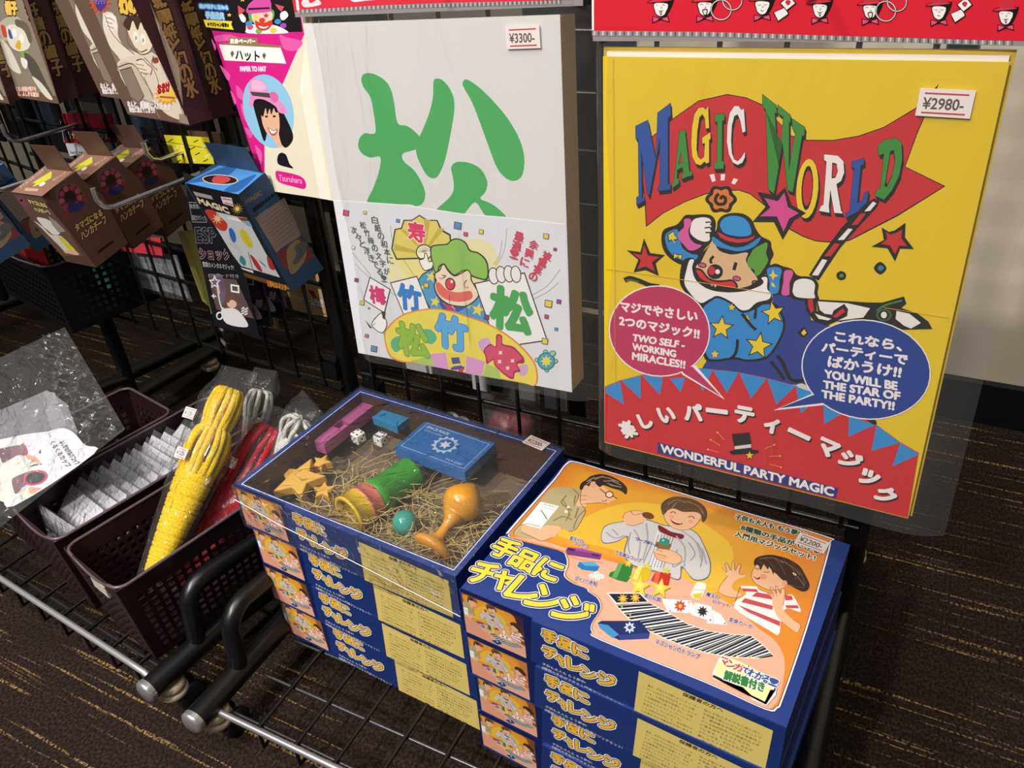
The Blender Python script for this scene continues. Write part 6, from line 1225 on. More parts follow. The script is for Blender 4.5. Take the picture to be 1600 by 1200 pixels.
HDR_WP = """P|d63446|-4 929 3839 737 3805 142 2281 178 1284 184 -33 178
P|efe6e6|-21 930 1 928 -27 166 -75 163
S|eed8dc|31 261 127 298 170 236 293 271 338 219 160 192 46 200
S|eed8dc|774 310 1045 318 1459 300 1451 254 1029 232 840 230
P|8f8a8c|-75 163 1283 174 2280 168 3805 135 3808 94 2276 126 1276 132 -62 118
P|c9c4c4|-56 167 -42 166 -50 126 -64 126
P|5f5a5c|-19 167 -5 167 -13 126 -27 127
P|c9c4c4|18 167 32 167 24 126 10 127
P|5f5a5c|55 168 69 167 61 127 47 127
P|c9c4c4|91 168 106 167 98 127 84 127
P|5f5a5c|128 168 142 167 135 127 120 128
P|c9c4c4|165 168 179 168 171 127 157 128
P|5f5a5c|201 168 215 168 208 128 193 128
P|c9c4c4|237 169 251 168 244 128 230 128
P|5f5a5c|273 169 288 168 280 128 266 129
P|c9c4c4|309 169 324 168 316 128 302 129
P|5f5a5c|345 169 359 169 352 129 338 129
P|c9c4c4|381 169 395 169 388 129 374 129
P|5f5a5c|417 170 431 169 424 129 410 130
P|c9c4c4|452 170 466 169 459 129 445 130
P|5f5a5c|488 170 502 169 495 130 481 130
P|c9c4c4|523 170 537 170 530 130 516 130
P|5f5a5c|559 170 572 170 566 130 552 131
P|c9c4c4|594 171 607 170 601 130 587 131
P|5f5a5c|629 171 642 170 636 131 622 131
P|c9c4c4|664 171 677 170 671 131 657 131
P|5f5a5c|698 171 712 171 706 131 692 132
P|c9c4c4|733 171 747 171 741 131 727 132
P|5f5a5c|768 171 781 171 775 132 762 132
P|c9c4c4|802 172 816 171 810 132 796 132
P|5f5a5c|837 172 850 171 844 132 831 133
P|c9c4c4|871 172 884 172 879 132 865 133
P|5f5a5c|905 172 919 172 913 133 899 133
P|c9c4c4|939 172 953 172 947 133 933 133
P|5f5a5c|973 173 987 172 981 133 968 134
P|c9c4c4|1007 173 1020 172 1015 133 1001 134
P|5f5a5c|1041 173 1054 172 1049 134 1035 134
P|c9c4c4|1074 173 1088 173 1082 134 1069 134
P|5f5a5c|1108 173 1121 173 1116 134 1103 135
P|c9c4c4|1141 173 1155 173 1149 134 1136 135
P|5f5a5c|1175 174 1188 173 1183 135 1170 135
P|c9c4c4|1208 174 1221 173 1216 135 1203 135
P|5f5a5c|1241 174 1254 174 1249 135 1236 136
P|c9c4c4|1274 174 1287 174 1282 135 1269 136
P|5f5a5c|1307 172 1320 172 1315 133 1302 134
P|c9c4c4|1340 172 1353 171 1348 133 1335 133
P|5f5a5c|1372 171 1385 171 1381 133 1368 133
P|c9c4c4|1405 171 1418 170 1413 132 1400 133
P|5f5a5c|1437 171 1450 170 1446 132 1433 133
P|c9c4c4|1470 170 1483 170 1478 132 1465 132
P|5f5a5c|1502 170 1515 169 1510 131 1498 132
P|c9c4c4|1534 170 1547 169 1543 131 1530 132
P|5f5a5c|1566 169 1579 169 1575 131 1562 131
P|c9c4c4|1598 169 1611 168 1607 131 1594 131
P|5f5a5c|1630 168 1643 168 1639 130 1626 131
P|c9c4c4|1662 168 1675 168 1671 130 1658 130
P|5f5a5c|1694 168 1706 167 1702 130 1690 130
P|c9c4c4|1725 167 1738 167 1734 129 1722 130
P|5f5a5c|1757 167 1769 167 1766 129 1753 129
P|c9c4c4|1788 167 1801 166 1797 129 1785 129
P|5f5a5c|1820 166 1832 166 1829 128 1816 129
P|c9c4c4|1851 166 1863 165 1860 128 1847 129
P|5f5a5c|1882 166 1895 165 1891 128 1879 128
P|c9c4c4|1913 165 1926 165 1922 127 1910 128
P|5f5a5c|1944 165 1957 164 1953 127 1941 128
P|c9c4c4|1975 165 1987 164 1984 127 1972 127
P|5f5a5c|2006 164 2018 164 2015 127 2003 127
P|c9c4c4|2037 164 2049 163 2046 126 2034 127
P|5f5a5c|2068 163 2080 163 2077 126 2064 126
P|c9c4c4|2098 163 2110 163 2107 126 2095 126
P|5f5a5c|2129 163 2141 162 2138 125 2126 126
P|c9c4c4|2159 162 2171 162 2168 125 2156 126
P|5f5a5c|2189 162 2201 162 2198 125 2186 125
P|c9c4c4|2219 162 2231 161 2229 125 2217 125
P|5f5a5c|2250 161 2262 161 2259 124 2247 125
P|c9c4c4|2280 161 2292 161 2289 124 2277 124
P|5f5a5c|2310 161 2321 160 2319 124 2307 124
P|c9c4c4|2340 160 2351 160 2349 123 2337 124
P|5f5a5c|2369 160 2381 160 2379 123 2367 124
P|c9c4c4|2399 160 2411 159 2408 123 2397 123
P|5f5a5c|2429 159 2440 159 2438 123 2426 123
P|c9c4c4|2458 159 2470 159 2468 122 2456 123
P|5f5a5c|2488 159 2499 158 2497 122 2485 122
P|c9c4c4|2517 158 2529 158 2527 122 2515 122
P|5f5a5c|2546 158 2558 158 2556 121 2544 122
P|c9c4c4|2576 158 2587 157 2585 121 2574 122
P|5f5a5c|2605 157 2616 157 2614 121 2603 121
P|c9c4c4|2634 157 2645 157 2643 121 2632 121
P|5f5a5c|2663 157 2674 156 2672 120 2661 121
P|c9c4c4|2692 156 2703 156 2701 120 2690 120
P|5f5a5c|2720 156 2732 156 2730 120 2719 120
P|c9c4c4|2749 156 2761 155 2759 119 2747 120
P|5f5a5c|2778 155 2789 155 2788 119 2776 120
P|c9c4c4|2806 155 2818 155 2816 119 2805 119
P|5f5a5c|2835 155 2846 154 2845 119 2833 119
P|c9c4c4|2863 154 2875 154 2873 118 2862 119
P|5f5a5c|2892 154 2903 154 2902 118 2890 119
P|c9c4c4|2920 154 2931 153 2930 118 2919 118
P|5f5a5c|2948 154 2959 153 2958 118 2947 118
P|c9c4c4|2976 153 2987 153 2986 117 2975 118
P|5f5a5c|3004 153 3015 152 3014 117 3003 117
P|c9c4c4|3032 153 3043 152 3042 117 3031 117
P|5f5a5c|3060 152 3071 152 3070 117 3059 117
P|c9c4c4|3088 152 3099 152 3098 116 3087 117
P|5f5a5c|3116 152 3127 151 3126 116 3115 116
P|c9c4c4|3143 151 3154 151 3153 116 3142 116
P|5f5a5c|3171 151 3182 151 3181 115 3170 116
P|c9c4c4|3198 151 3209 150 3209 115 3198 116
P|5f5a5c|3226 150 3237 150 3236 115 3225 115
P|c9c4c4|3253 150 3264 150 3263 115 3253 115
P|5f5a5c|3280 150 3291 149 3291 114 3280 115
P|c9c4c4|3308 149 3318 149 3318 114 3307 115
P|5f5a5c|3335 149 3345 149 3345 114 3334 114
P|c9c4c4|3362 149 3373 148 3372 114 3361 114
P|5f5a5c|3389 149 3399 148 3399 113 3388 114
P|c9c4c4|3416 148 3426 148 3426 113 3415 114
P|5f5a5c|3443 148 3453 148 3453 113 3442 113
P|c9c4c4|3469 148 3480 147 3480 113 3469 113
P|5f5a5c|3496 147 3507 147 3507 112 3496 113
P|c9c4c4|3523 147 3533 147 3533 112 3523 113
P|5f5a5c|3549 147 3560 146 3560 112 3549 112
P|c9c4c4|3576 146 3586 146 3586 112 3576 112
P|5f5a5c|3602 146 3613 146 3613 111 3602 112
P|c9c4c4|3629 146 3639 145 3639 111 3629 111
P|5f5a5c|3655 146 3665 145 3665 111 3655 111"""
MINI_BOX = (4.1, 218.1, 6.8, 163.3)
ART_MINI = """S|de8e32|179 3144 950 3151 1745 3266 2586 3167 3622 3165 3887 2600 3942 1603 3350 1327 2695 1402 1885 1531 1059 1375 469 1403 249 1413 255 2548
S|df9634|264 3132 981 3084 1719 3205 2488 3166 3464 3088 3754 2602 3803 1717 3335 1369 2682 1435 1870 1565 1077 1441 510 1467 309 1443 346 2477
S|e09e35|371 3098 1024 2990 1692 3145 2390 3165 3225 2972 3543 2566 3616 1812 3319 1411 2669 1467 1855 1599 1096 1507 560 1535 263 1690 442 2395
S|e6b83e|1202 2599 1885 2925 2743 2739 3154 2376 3167 1587 2603 1631 1804 1713 1039 1623 699 1676
S|e4ab90|139 1257 632 1395 1141 1415 1714 1475 2269 1532 2643 1625 3091 1549 3453 1454 3847 1253 4108 1140 4282 899 4361 449 4346 230 4228 137 3526 163 2135 151 1991 221 1935 339 1925 620 1805 775 1625 828 1398 872 1214 941 1165 1121 1071 1269 895 1352
S|b6a67c|112 2500 247 2617 418 2665 560 2683 684 2412 828 2297 871 2172 902 1849 826 1738 638 1795 583 1694 563 1427 394 1344 119 1314 82 1396 105 1728 104 2195
L|857650|1.21|410 2460 425 2268 656 2184
L|857650|1.16|506 1845 589 1998 748 1999
L|857650|1.18|712 2288 776 2050
S|e8b48c|122 1546 195 1612 393 1647 507 1739 678 1770 699 1676 672 1523 560 1382 421 1394 221 1415
P|f2f0ee|102 2147 427 2183 415 1606 109 1570
S|e8b48c|598 2549 558 2771 575 2963 637 3034 839 2924 978 2856 1066 2770 1162 2745 1100 2649 1082 2573 942 2534 826 2452 785 2459 787 2355 652 2330
S|3a2c26|518 2712 484 2839 521 2959 548 3076 708 3204 962 3186 1179 3072 1244 2902 1138 2944 965 2943 828 2947 791 2881 685 2933 613 2940 634 2828 561 2822 572 2697
L|8a7464|1.53|912 2999 1112 3032
L|6a4a34|0.53|560 2683 684 2412 828 2297 871 2172 902 1849 826 1738
L|6a4a34|0.5|119 1314 82 1396 105 1728 104 2195
L|6a4a34|0.51|122 1546 195 1612 393 1647
L|6a4a34|0.5|199 1404 421 1394 560 1382 672 1523
L|6a4a34|0.52|739 2399 884 2487 942 2534 1082 2573
L|9a8678|0.93|552 2953 618 3046 737 3143
L|9a8678|0.94|692 3122 842 3150 1015 3128
L|9a8678|0.93|888 3110 1078 3077
L|8a7a50|0.92|426 2648 587 2544 631 2289
L|8a7a50|0.9|414 2342 629 2132 678 1927
L|8a7a50|0.89|220 1976 404 1833
L|8a7a50|0.88|833 2288 804 2102 860 1828
S|6a6a70|1449 2306 1260 2111 1302 1867 1407 1752 1558 1861 1656 2024 1755 1689 1984 1526 2347 1571 2647 1567 2608 1807 2822 1661 2982 1793 2916 2094 2681 2423 2527 2577 2308 2616 2051 2522 1802 2521 1665 2485
S|cbc8c6|1462 2298 1274 2103 1311 1871 1407 1773 1550 1879 1662 2056 1772 1697 1974 1548 2338 1593 2631 1586 2574 1845 2814 1683 2966 1812 2900 2087 2677 2407 2523 2560 2315 2598 2058 2503 1809 2502 1676 2460
L|8f8f98|0.89|1663 2143 1735 1890 1836 1729
L|8f8f98|0.87|2496 2333 2658 2160 2649 1990
L|8f8f98|0.86|2609 2387 2762 2183 2818 1938
L|8f8f98|0.87|2027 2104 2079 1641
L|8f8f98|0.86|2408 2121 2474 1768 2570 1951
P|dcdad8|1992 2376 2190 2183 2324 1626 2158 1612
l|60606c|0.44|2049 2287 2168 1590
l|60606c|0.44|2090 2307 2207 1609
l|60606c|0.44|2131 2327 2247 1629
l|60606c|0.44|2172 2347 2286 1648
l|60606c|0.44|2212 2366 2326 1668
l|60606c|0.44|2253 2386 2365 1687
S|e8b48c|1429 2372 1413 2500 1510 2608 1634 2652 1734 2608 1747 2435 1646 2297 1535 2273
P|6a4420|1842 2606 1843 2584 1834 2563 1816 2545 1792 2533 1764 2528 1734 2529 1705 2538 1680 2552 1662 2571 1652 2593 1652 2616 1661 2637 1678 2655 1703 2667 1731 2673 1761 2671 1790 2662 1815 2648 1833 2628
S|e8b48c|1921 2789 2005 2633 2148 2525 2280 2515 2397 2587 2462 2720 2475 2889 2447 3041 2282 3190 2030 3117 1892 2959
S|5a4232|1934 2720 1834 2901 1849 3063 1956 3199 2157 3255 2335 3231 2468 3141 2542 2996 2548 2850 2511 2847 2442 2978 2339 2989 2189 2917 2046 2925 1973 2859 1962 2763
L|96785c|0.81|1917 2971 2002 3135 2155 3130
L|96785c|0.82|2140 3169 2348 3145 2470 3006
S|8c2a24|2075 2682 2166 2651 2275 2674 2232 2609 2143 2611
S|7a1c2c|1965 2466 2033 2469 2188 2427 2375 2445 2384 2349 2256 2330 2126 2339 2027 2364
S|8c6234|2080 2130 2183 2152 2287 2181 2299 2081 2228 1997 2141 2018
S|e8b48c|2122 1925 2187 2026 2374 2062 2528 1985 2503 1836 2363 1808 2215 1818
L|8a5a3c|0.46|1921 2789 2005 2633 2148 2525 2280 2515 2397 2587 2462 2720 2475 2889
L|8a5a3c|0.46|1429 2372 1413 2500 1510 2608 1634 2652
L|8a5a3c|0.45|1535 2273 1646 2297 1747 2435
L|8a5a3c|0.43|2187 2026 2374 2062 2528 1985 2503 1836 2363 1808 2215 1818 2122 1925
L|7c5c44|0.52|1885 2925 1924 3129 2072 3215
L|7c5c44|0.52|1996 2901 2035 3104 2229 3196
L|7c5c44|0.52|2240 3170 2415 3101 2519 2955
L|7c5c44|0.52|2174 2955 2289 3041 2427 3016
L|a4a2a8|1.22|2296 2523 2593 2380 2790 2060
L|a4a2a8|1.21|2287 2374 2494 2191 2615 1838
L|a4a2a8|1.23|1678 2224 1864 2025 1983 1662
L|a4a2a8|1.23|1330 1982 1510 1924 1607 2043
L|a4a2a8|1.17|2718 2300 2874 2033
L|a4a2a8|1.24|1791 2426 1962 2072 2047 1693
S|efe6e2|3423 1836 3503 1889 3626 1937 3687 1892 3865 1908 3970 1921 4053 2002 4118 1968 4253 1768 4072 1739 4068 1499 4106 1267 3980 1277 3452 1447 3534 1742
P|c44a54|3452 1818 3632 1891 3665 1848 3487 1772
P|c44a54|3649 1840 3974 1909 3980 1832 3609 1739
P|c44a54|3542 1665 3904 1702 3919 1630 3518 1573
P|c44a54|3495 1508 4063 1485 4080 1404 3654 1445
S|e8b48c|3081 2071 3113 2067 3178 2005 3109 2142 3124 2181 3217 2067 3178 2233 3210 2229 3264 2096 3274 2232 3304 2224 3336 2055 3413 2085 3422 2042 3341 1932 3324 1836 3345 1748 3503 1699 3445 1625 3310 1584 3188 1609 3178 1741 3209 1945 3145 1989
S|e8b48c|3773 1883 3803 1904 3863 1888 3786 1984 3804 2013 3888 1938 3839 2049 3861 2065 3934 1956 3922 2052 3970 2049 4001 1909 4021 1761 4064 1678 4198 1591 4308 1546 4307 1407 4171 1451 4019 1539 3904 1702 3856 1836
S|3a2620|3441 2406 3482 2513 3636 2623 3855 2644 4024 2579 4113 2477 4229 2306 4236 2183 4178 2126 4093 2138 3985 2165 3904 2131 3819 2226 3660 2315 3547 2315 3484 2290
S|e8b48c|3487 2314 3484 2143 3534 2029 3623 1974 3778 1953 3917 2033 3954 2177 3867 2250 3736 2310 3636 2388 3581 2383 3579 2275 3523 2332
S|3a2620|3477 2309 3457 2414 3596 2511 3782 2460 3931 2281 3898 2210 3756 2306 3756 2250 3661 2400 3660 2315 3580 2388 3575 2259 3519 2344
L|7c604e|0.78|3498 2463 3654 2568 3815 2533
L|7c604e|0.77|3767 2567 3951 2515 4075 2408
L|7a4a34|0.35|3487 2314 3484 2143 3534 2029 3623 1974 3778 1953 3917 2033
L|7a4a34|0.35|3081 2071 3178 2005 3109 2142 3124 2181 3217 2067 3178 2233 3210 2229 3264 2096 3274 2232 3304 2224 3336 2055 3413 2085
L|7a4a34|0.34|3188 1609 3178 1741 3209 1945
L|7a4a34|0.34|3188 1609 3310 1584 3445 1625 3503 1699
L|7a4a34|0.32|4198 1591 4308 1546 4307 1407
L|7a4a34|0.34|3773 1883 3863 1888 3786 1984 3804 2013 3888 1938 3839 2049 3861 2065 3934 1956 3922 2052 3970 2049 4001 1909 4021 1761
L|7a4a34|0.34|3423 1836 3452 1447
L|7a4a34|0.34|3626 1937 3687 1892 3865 1908
L|6a5040|0.44|3560 2507 3677 2436 3741 2355
L|6a5040|0.44|3650 2581 3798 2468 3900 2321
L|6a5040|0.44|3792 2607 3966 2466 4056 2289
L|6a5040|0.44|3905 2606 4084 2441 4172 2264
L|6a5040|0.43|4030 2498 4189 2300
L|6a5040|0.42|3999 2178 4108 2178 4187 2217
S|d08a70|1033 1299 1269 1310 1552 1398 1528 1369 1208 1280
P|7a3a7c|972 1368 972 1446 1472 1543 1502 1425 1033 1299
P|98509a|972 1446 1172 1508 1472 1543 1472 1515 993 1403
P|2a78ac|1265 1163 1259 1253 1441 1343 1551 1305 1562 1192 1360 1132
P|58a4d0|1259 1253 1441 1343 1551 1305 1363 1219
P|2f7a38|1766 1480 1970 1529 2028 1305 2019 1202 1897 1180 1747 1189 1736 1267 1783 1324
P|5aa45a|1766 1480 1827 1496 1865 1198 1796 1190 1783 1324
P|d6b428|2040 1564 2230 1596 2272 1367 2185 1284 2010 1303 2033 1415
P|f0dc6a|2040 1564 2096 1574 2132 1297 2061 1295 2043 1420
P|c0302a|2303 1575 2498 1639 2556 1404 2457 1361 2303 1383 2296 1479
P|e8604a|2303 1575 2361 1594 2408 1369 2348 1372
P|a88a20|2160 1404 2237 1277 2346 1296 2287 1188 2354 1059 2243 1115 2177 1017 2166 1160 2056 1229 2162 1260
P|e0cc4c|2143 1422 2220 1295 2329 1313 2270 1205 2337 1076 2226 1133 2160 1034 2149 1177 2038 1247 2144 1278
P|ecdc70|2168 1330 2206 1267 2261 1276 2232 1222 2265 1157 2210 1186 2176 1136 2171 1208 2116 1243 2169 1258
P|a88a20|2440 1480 2507 1364 2606 1381 2552 1282 2611 1163 2511 1216 2450 1126 2442 1257 2343 1321 2439 1349
P|e0cc4c|2423 1499 2491 1382 2589 1398 2535 1300 2594 1181 2495 1233 2434 1143 2425 1274 2326 1338 2422 1366
S|efe8d8|2885 1382 2872 1504 2878 1636 2933 1670 2999 1664 3024 1580 3019 1386 2968 1341
P|f2efe8|1854 897 2260 1110 2448 1009 2047 770
P|1c2238|1888 894 2259 1087 2416 1006 2051 797
P|d89a30|2167 938 2137 904 2177 870 2133 871 2151 817 2112 854 2100 805 2085 860 2047 838 2063 886 2018 903 2058 920 2026 968 2071 947 2068 1002 2097 953 2124 991 2123 936
P|d89a30|2309 1029 2280 994 2319 960 2275 962 2293 908 2255 945 2242 896 2227 951 2190 929 2206 977 2161 994 2201 1011 2170 1059 2214 1038 2212 1094 2240 1044 2267 1082 2266 1027
P|1c2238|2452 999 2739 956 3032 891 3289 903 3596 1000 3797 1088 3966 1020 4146 907 4001 793 3718 658 3453 578 3212 540 2912 532 2613 557 2314 617 2053 757
l|efece4|0.49|2452 999 2739 956 3032 891 3289 903 3596 1000 3797 1088 3966 1020 4146 907
l|efece4|0.62|2053 757 2314 617 2613 557 2912 532 3212 540 3453 578 3718 658 4001 793
P|efece4|2464 997 2472 996 2072 747 2064 751
P|efece4|2524 988 2544 985 2137 712 2118 722
P|efece4|2583 980 2615 975 2201 677 2172 693
P|efece4|2642 971 2650 970 2233 660 2226 664
P|efece4|2700 962 2720 959 2297 626 2279 636
P|efece4|2760 952 2793 944 2369 606 2335 613
P|efece4|2821 938 2829 936 2406 599 2397 600
P|efece4|2881 925 2902 920 2480 584 2459 588
P|efece4|2942 911 2974 904 2554 569 2520 575
P|efece4|3002 898 3010 896 2590 561 2582 563
P|efece4|3058 892 3076 893 2664 553 2643 554
P|efece4|3111 895 3140 896 2739 546 2705 549
P|efece4|3164 897 3172 897 2775 543 2767 544
P|efece4|3217 899 3235 900 2849 537 2828 539
P|efece4|3270 902 3301 906 2923 532 2889 534
P|efece4|3330 915 3338 918 2960 533 2951 533
P|efece4|3393 936 3415 942 3035 535 3014 535
P|efece4|3456 956 3491 967 3109 537 3076 536
P|efece4|3519 976 3528 978 3146 538 3137 538
P|efece4|3582 996 3601 1002 3218 541 3199 540
P|efece4|3628 1014 3651 1024 3278 551 3251 546
P|efece4|3670 1032 3676 1035 3308 555 3301 554
P|efece4|3711 1051 3725 1057 3367 565 3351 562
P|efece4|3753 1069 3775 1079 3427 574 3400 570
P|efece4|3794 1087 3799 1088 3456 579 3449 578
P|efece4|3830 1075 3841 1071 3522 599 3504 593
P|efece4|3864 1061 3883 1054 3588 619 3558 610
P|efece4|3899 1047 3904 1045 3620 628 3613 626
P|efece4|3934 1033 3945 1029 3685 648 3667 643
P|efece4|3968 1019 3989 1006 3753 675 3721 660
P|efece4|4006 995 4011 992 3788 691 3780 687
P|efece4|4043 972 4055 964 3858 725 3838 715
P|efece4|4080 949 4100 936 3928 758 3896 743
P|f6f2ec|2561 1139 2921 1289 3082 1115 2718 962
P|c83a34|2908 1173 2880 1133 2917 1093 2874 1090 2886 1033 2846 1068 2828 1019 2811 1076 2771 1058 2785 1110 2740 1133 2779 1156 2752 1208 2797 1191 2800 1248 2831 1199 2862 1234 2863 1176
P|f6f2ec|3219 1267 3358 1245 3482 1111 3323 1045
P|f6f2ec|3139 1274 3293 1243 3386 1078 3245 1021
P|c8c2ba|2973 1284 3203 1321 3319 1068 3014 1050
P|f6f2ec|2978 1280 3196 1315 3302 1077 3018 1064
P|2a2a30|3193 1217 3164 1182 3200 1146 3158 1146 3172 1092 3136 1128 3120 1079 3107 1134 3070 1115 3086 1163 3044 1182 3082 1201 3055 1250 3097 1230 3098 1285 3124 1236 3153 1273 3151 1217
P|1c2a60|1978 361 2009 420 2458 654 2645 534 2668 436 2345 241 2180 252
P|3f8cc0|1981 356 2114 394 2310 318 2258 232 2041 301
P|2c3c84|2312 313 2639 522 2663 439 2352 250
P|c8d0e4|2452 526 2428 489 2460 449 2419 448 2423 397 2388 432 2361 399 2353 450 2310 454 2334 492 2302 531 2343 532 2340 584 2375 548 2402 582 2410 530"""
SBs = """P|5a4034|-28 -136 716 -82 871 -570 743 -1515 5 -1487 50 -1150
P|3a2a30|614 -294 605 -356 580 -414 541 -464 490 -502 431 -525 369 -533 307 -523 250 -498 203 -459 167 -409 145 -351 140 -290 150 -229 175 -173 213 -124 263 -88 320 -64 381 -56 441 -64 498 -88 547 -125 584 -174 607 -232
P|8a7058|609 -294 600 -355 575 -412 537 -460 487 -497 430 -520 369 -527 309 -518 253 -494 207 -455 172 -406 151 -350 145 -290 155 -230 180 -175 217 -128 265 -92 321 -69 381 -61 440 -69 495 -92 543 -129 579 -177 601 -233
P|3c2838|600 -294 591 -353 568 -408 531 -455 483 -490 428 -513 369 -519 311 -511 258 -487 213 -450 179 -403 159 -348 153 -290 163 -232 187 -179 223 -133 269 -98 323 -77 380 -69 437 -77 491 -99 536 -134 571 -181 593 -235
S|a04a50|492 -332 563 -355 545 -404 500 -435 453 -381
S|8a3444|430 -397 463 -459 417 -489 364 -487 368 -414
S|a04a50|342 -412 322 -484 269 -481 235 -447 287 -389
S|8a3444|269 -372 207 -419 173 -384 173 -335 247 -319
S|a04a50|247 -294 172 -295 172 -246 205 -205 267 -237
S|8a3444|284 -216 231 -172 264 -131 315 -116 337 -181
S|a04a50|364 -173 357 -104 408 -89 454 -108 425 -176
S|8a3444|448 -186 492 -123 538 -142 558 -186 490 -226
S|a04a50|500 -248 574 -222 593 -267 576 -316 501 -307
P|2a1c18|460 -316 439 -336 412 -348 382 -353 352 -349 326 -336 305 -317 291 -293 287 -266 292 -239 305 -214 327 -195 353 -182 383 -177 412 -181 439 -193 460 -213 474 -237 479 -264 474 -291
l|8a2a20|2.19|334 -475 638 -449
P|342c64|201 -402 299 -387 526 -456 507 -526 346 -549 215 -493
P|7a3228|109 -452 215 -493 204 -551 89 -521
P|7a3228|603 -426 645 -487 559 -528 541 -483
T|タマゴになる|c4a766|2a1a0c|0.5|0.3|101 -805 661 -847 141 -692
T|ハンカチーフ|c4a766|2a1a0c|0.5|0.3|93 -982 643 -994 139 -855
P|2a1812|180 -1334 540 -1339 541 -1298 187 -1293"""
SBf = """P|6a5044|-2 -40 972 -39 967 -363 999 -755 865 -1275 0 -1384 -101 -917 -68 -454
S|8a4a5a|97 -93 251 -76 271 -172 208 -275 27 -312 12 -225
P|1c1410|167 -169 151 -179 133 -188 113 -196 94 -202 77 -204 65 -204 58 -200 58 -194 63 -186 74 -176 90 -166 108 -157 128 -149 147 -144 163 -141 175 -142 182 -145 183 -151 177 -159
S|e6e2da|188 -532 352 -506 579 -530 698 -652 620 -818 334 -871 253 -787 173 -704
S|d8d4cc|-3 -607 156 -717 248 -880 602 -877 723 -1152 729 -1268 303 -1274 223 -1141 156 -983 71 -783
S|d8cc30|476 -890 616 -909 634 -1000 729 -1116 694 -1238 478 -1205 453 -1043
P|9a9490|690 -442 843 -549 909 -742 610 -796 585 -640
T|タマゴになる|ecd98a|2a1a0c|0.6|0.3|365 -213 900 -262 387 -120
T|ハンカチーフ|ecd98a|2a1a0c|0.6|0.3|385 -381 862 -405 364 -284
P|e8b4a4|235 -1223 716 -1188 762 -1241 242 -1294"""
SBt = """P|8a6858|15 -11 1091 -25 942 777 -148 815
P|c4c03c|244 292 293 662 360 647 592 485 528 280 430 191 359 303
P|e8e4de|617 343 637 332 653 316 664 297 670 278 669 259 661 244 648 232 630 226 610 226 589 231 569 243 552 258 541 277 536 296 537 315 544 331 558 343 576 349 596 349
T|タマゴになるハンカチ|dcc8bc||0|0|152 103 69 664 -1 167
T|マジック|e8d4c4||0|0|798 395 834 647 712 436
P|c09a88|263 144 699 159 751 87 351 64"""
BBf = """P|14161c|52 25 1536 16 1383 -1835 -58 -1837
P|cfd4d8|151 -453 454 -440 1114 -435 1379 -409 1311 -1051 1299 -1551 167 -1564 108 -1339
S|c83c2c|151 -453 443 -426 523 -528 616 -644 399 -814 185 -817 111 -676 93 -561
P|f0c8a0|615 -447 486 -539 639 -503 473 -568 549 -596 422 -604 383 -683 356 -629 218 -725 308 -632 133 -698 299 -611 172 -616 334 -576 313 -519 396 -543 488 -453 456 -529
P|8a3a3a|1077 -449 1375 -413 1396 -469 1151 -500
P|7fb0cc|1151 -500 1396 -469 1390 -580 1267 -585
S|2a6cc0|563 -753 673 -717 682 -816 560 -973 427 -1032 439 -909
S|d8c83a|888 -730 1042 -671 1111 -757 1079 -928 941 -1055 815 -1028 801 -878
L|a89a20|0.84|977 -715 936 -1005
S|f4f2ee|765 -490 1080 -472 1125 -528 978 -528 828 -528
S|b03034|749 -1213 839 -1282 839 -1511 714 -1538 681 -1402
S|b03034|1282 -1141 1358 -1193 1282 -1398 1139 -1394
P|2c5a50|931 -1263 1044 -1361 1049 -1413 947 -1329
S|3a8a8a|414 -1297 454 -1395 299 -1536 226 -1442
l|5a6068|0.9|744 -1161 462 -1647
l|8a98a4|0.78|279 -1076 494 -1210
l|8a98a4|0.76|367 -956 510 -1137
P|e8e6e0|101 -1605 491 -1586 462 -1647 149 -1641
P|6e4a24|85 -1711 1418 -1701 1418 -1791 45 -1814
T|幻夢のルネスター|d88a2c||0|0.3|678 -1875 1341 -1827 784 -1722
T|MAGIC|e8dcb8||0|0.55|96 -338 916 -410 131 -228
P|a8a89c|129 -116 671 -123 647 -196 124 -197
P|d8b84a|1460 -242 1299 -274 1372 -313 1269 -292 1249 -374 1236 -305 1126 -409 1207 -310 1036 -407 1190 -304 1005 -369 1191 -290 1042 -304 1208 -272 1135 -232 1238 -253 1258 -172 1272 -240 1378 -140 1300 -236 1464 -143 1317 -242 1494 -180 1316 -256
P|f0e6a8|1351 -258 1275 -274 1298 -298 1257 -285 1228 -328 1237 -291 1167 -338 1224 -290 1139 -322 1222 -282 1156 -287 1232 -271 1209 -248 1251 -261 1279 -218 1271 -255 1339 -209 1284 -256 1366 -225 1285 -263
P|e4dcd8|957 -99 1282 -78 1184 -244 903 -231
l|b84850|0.94|976 -131 1227 -123
l|b84850|0.95|964 -207 1190 -213"""
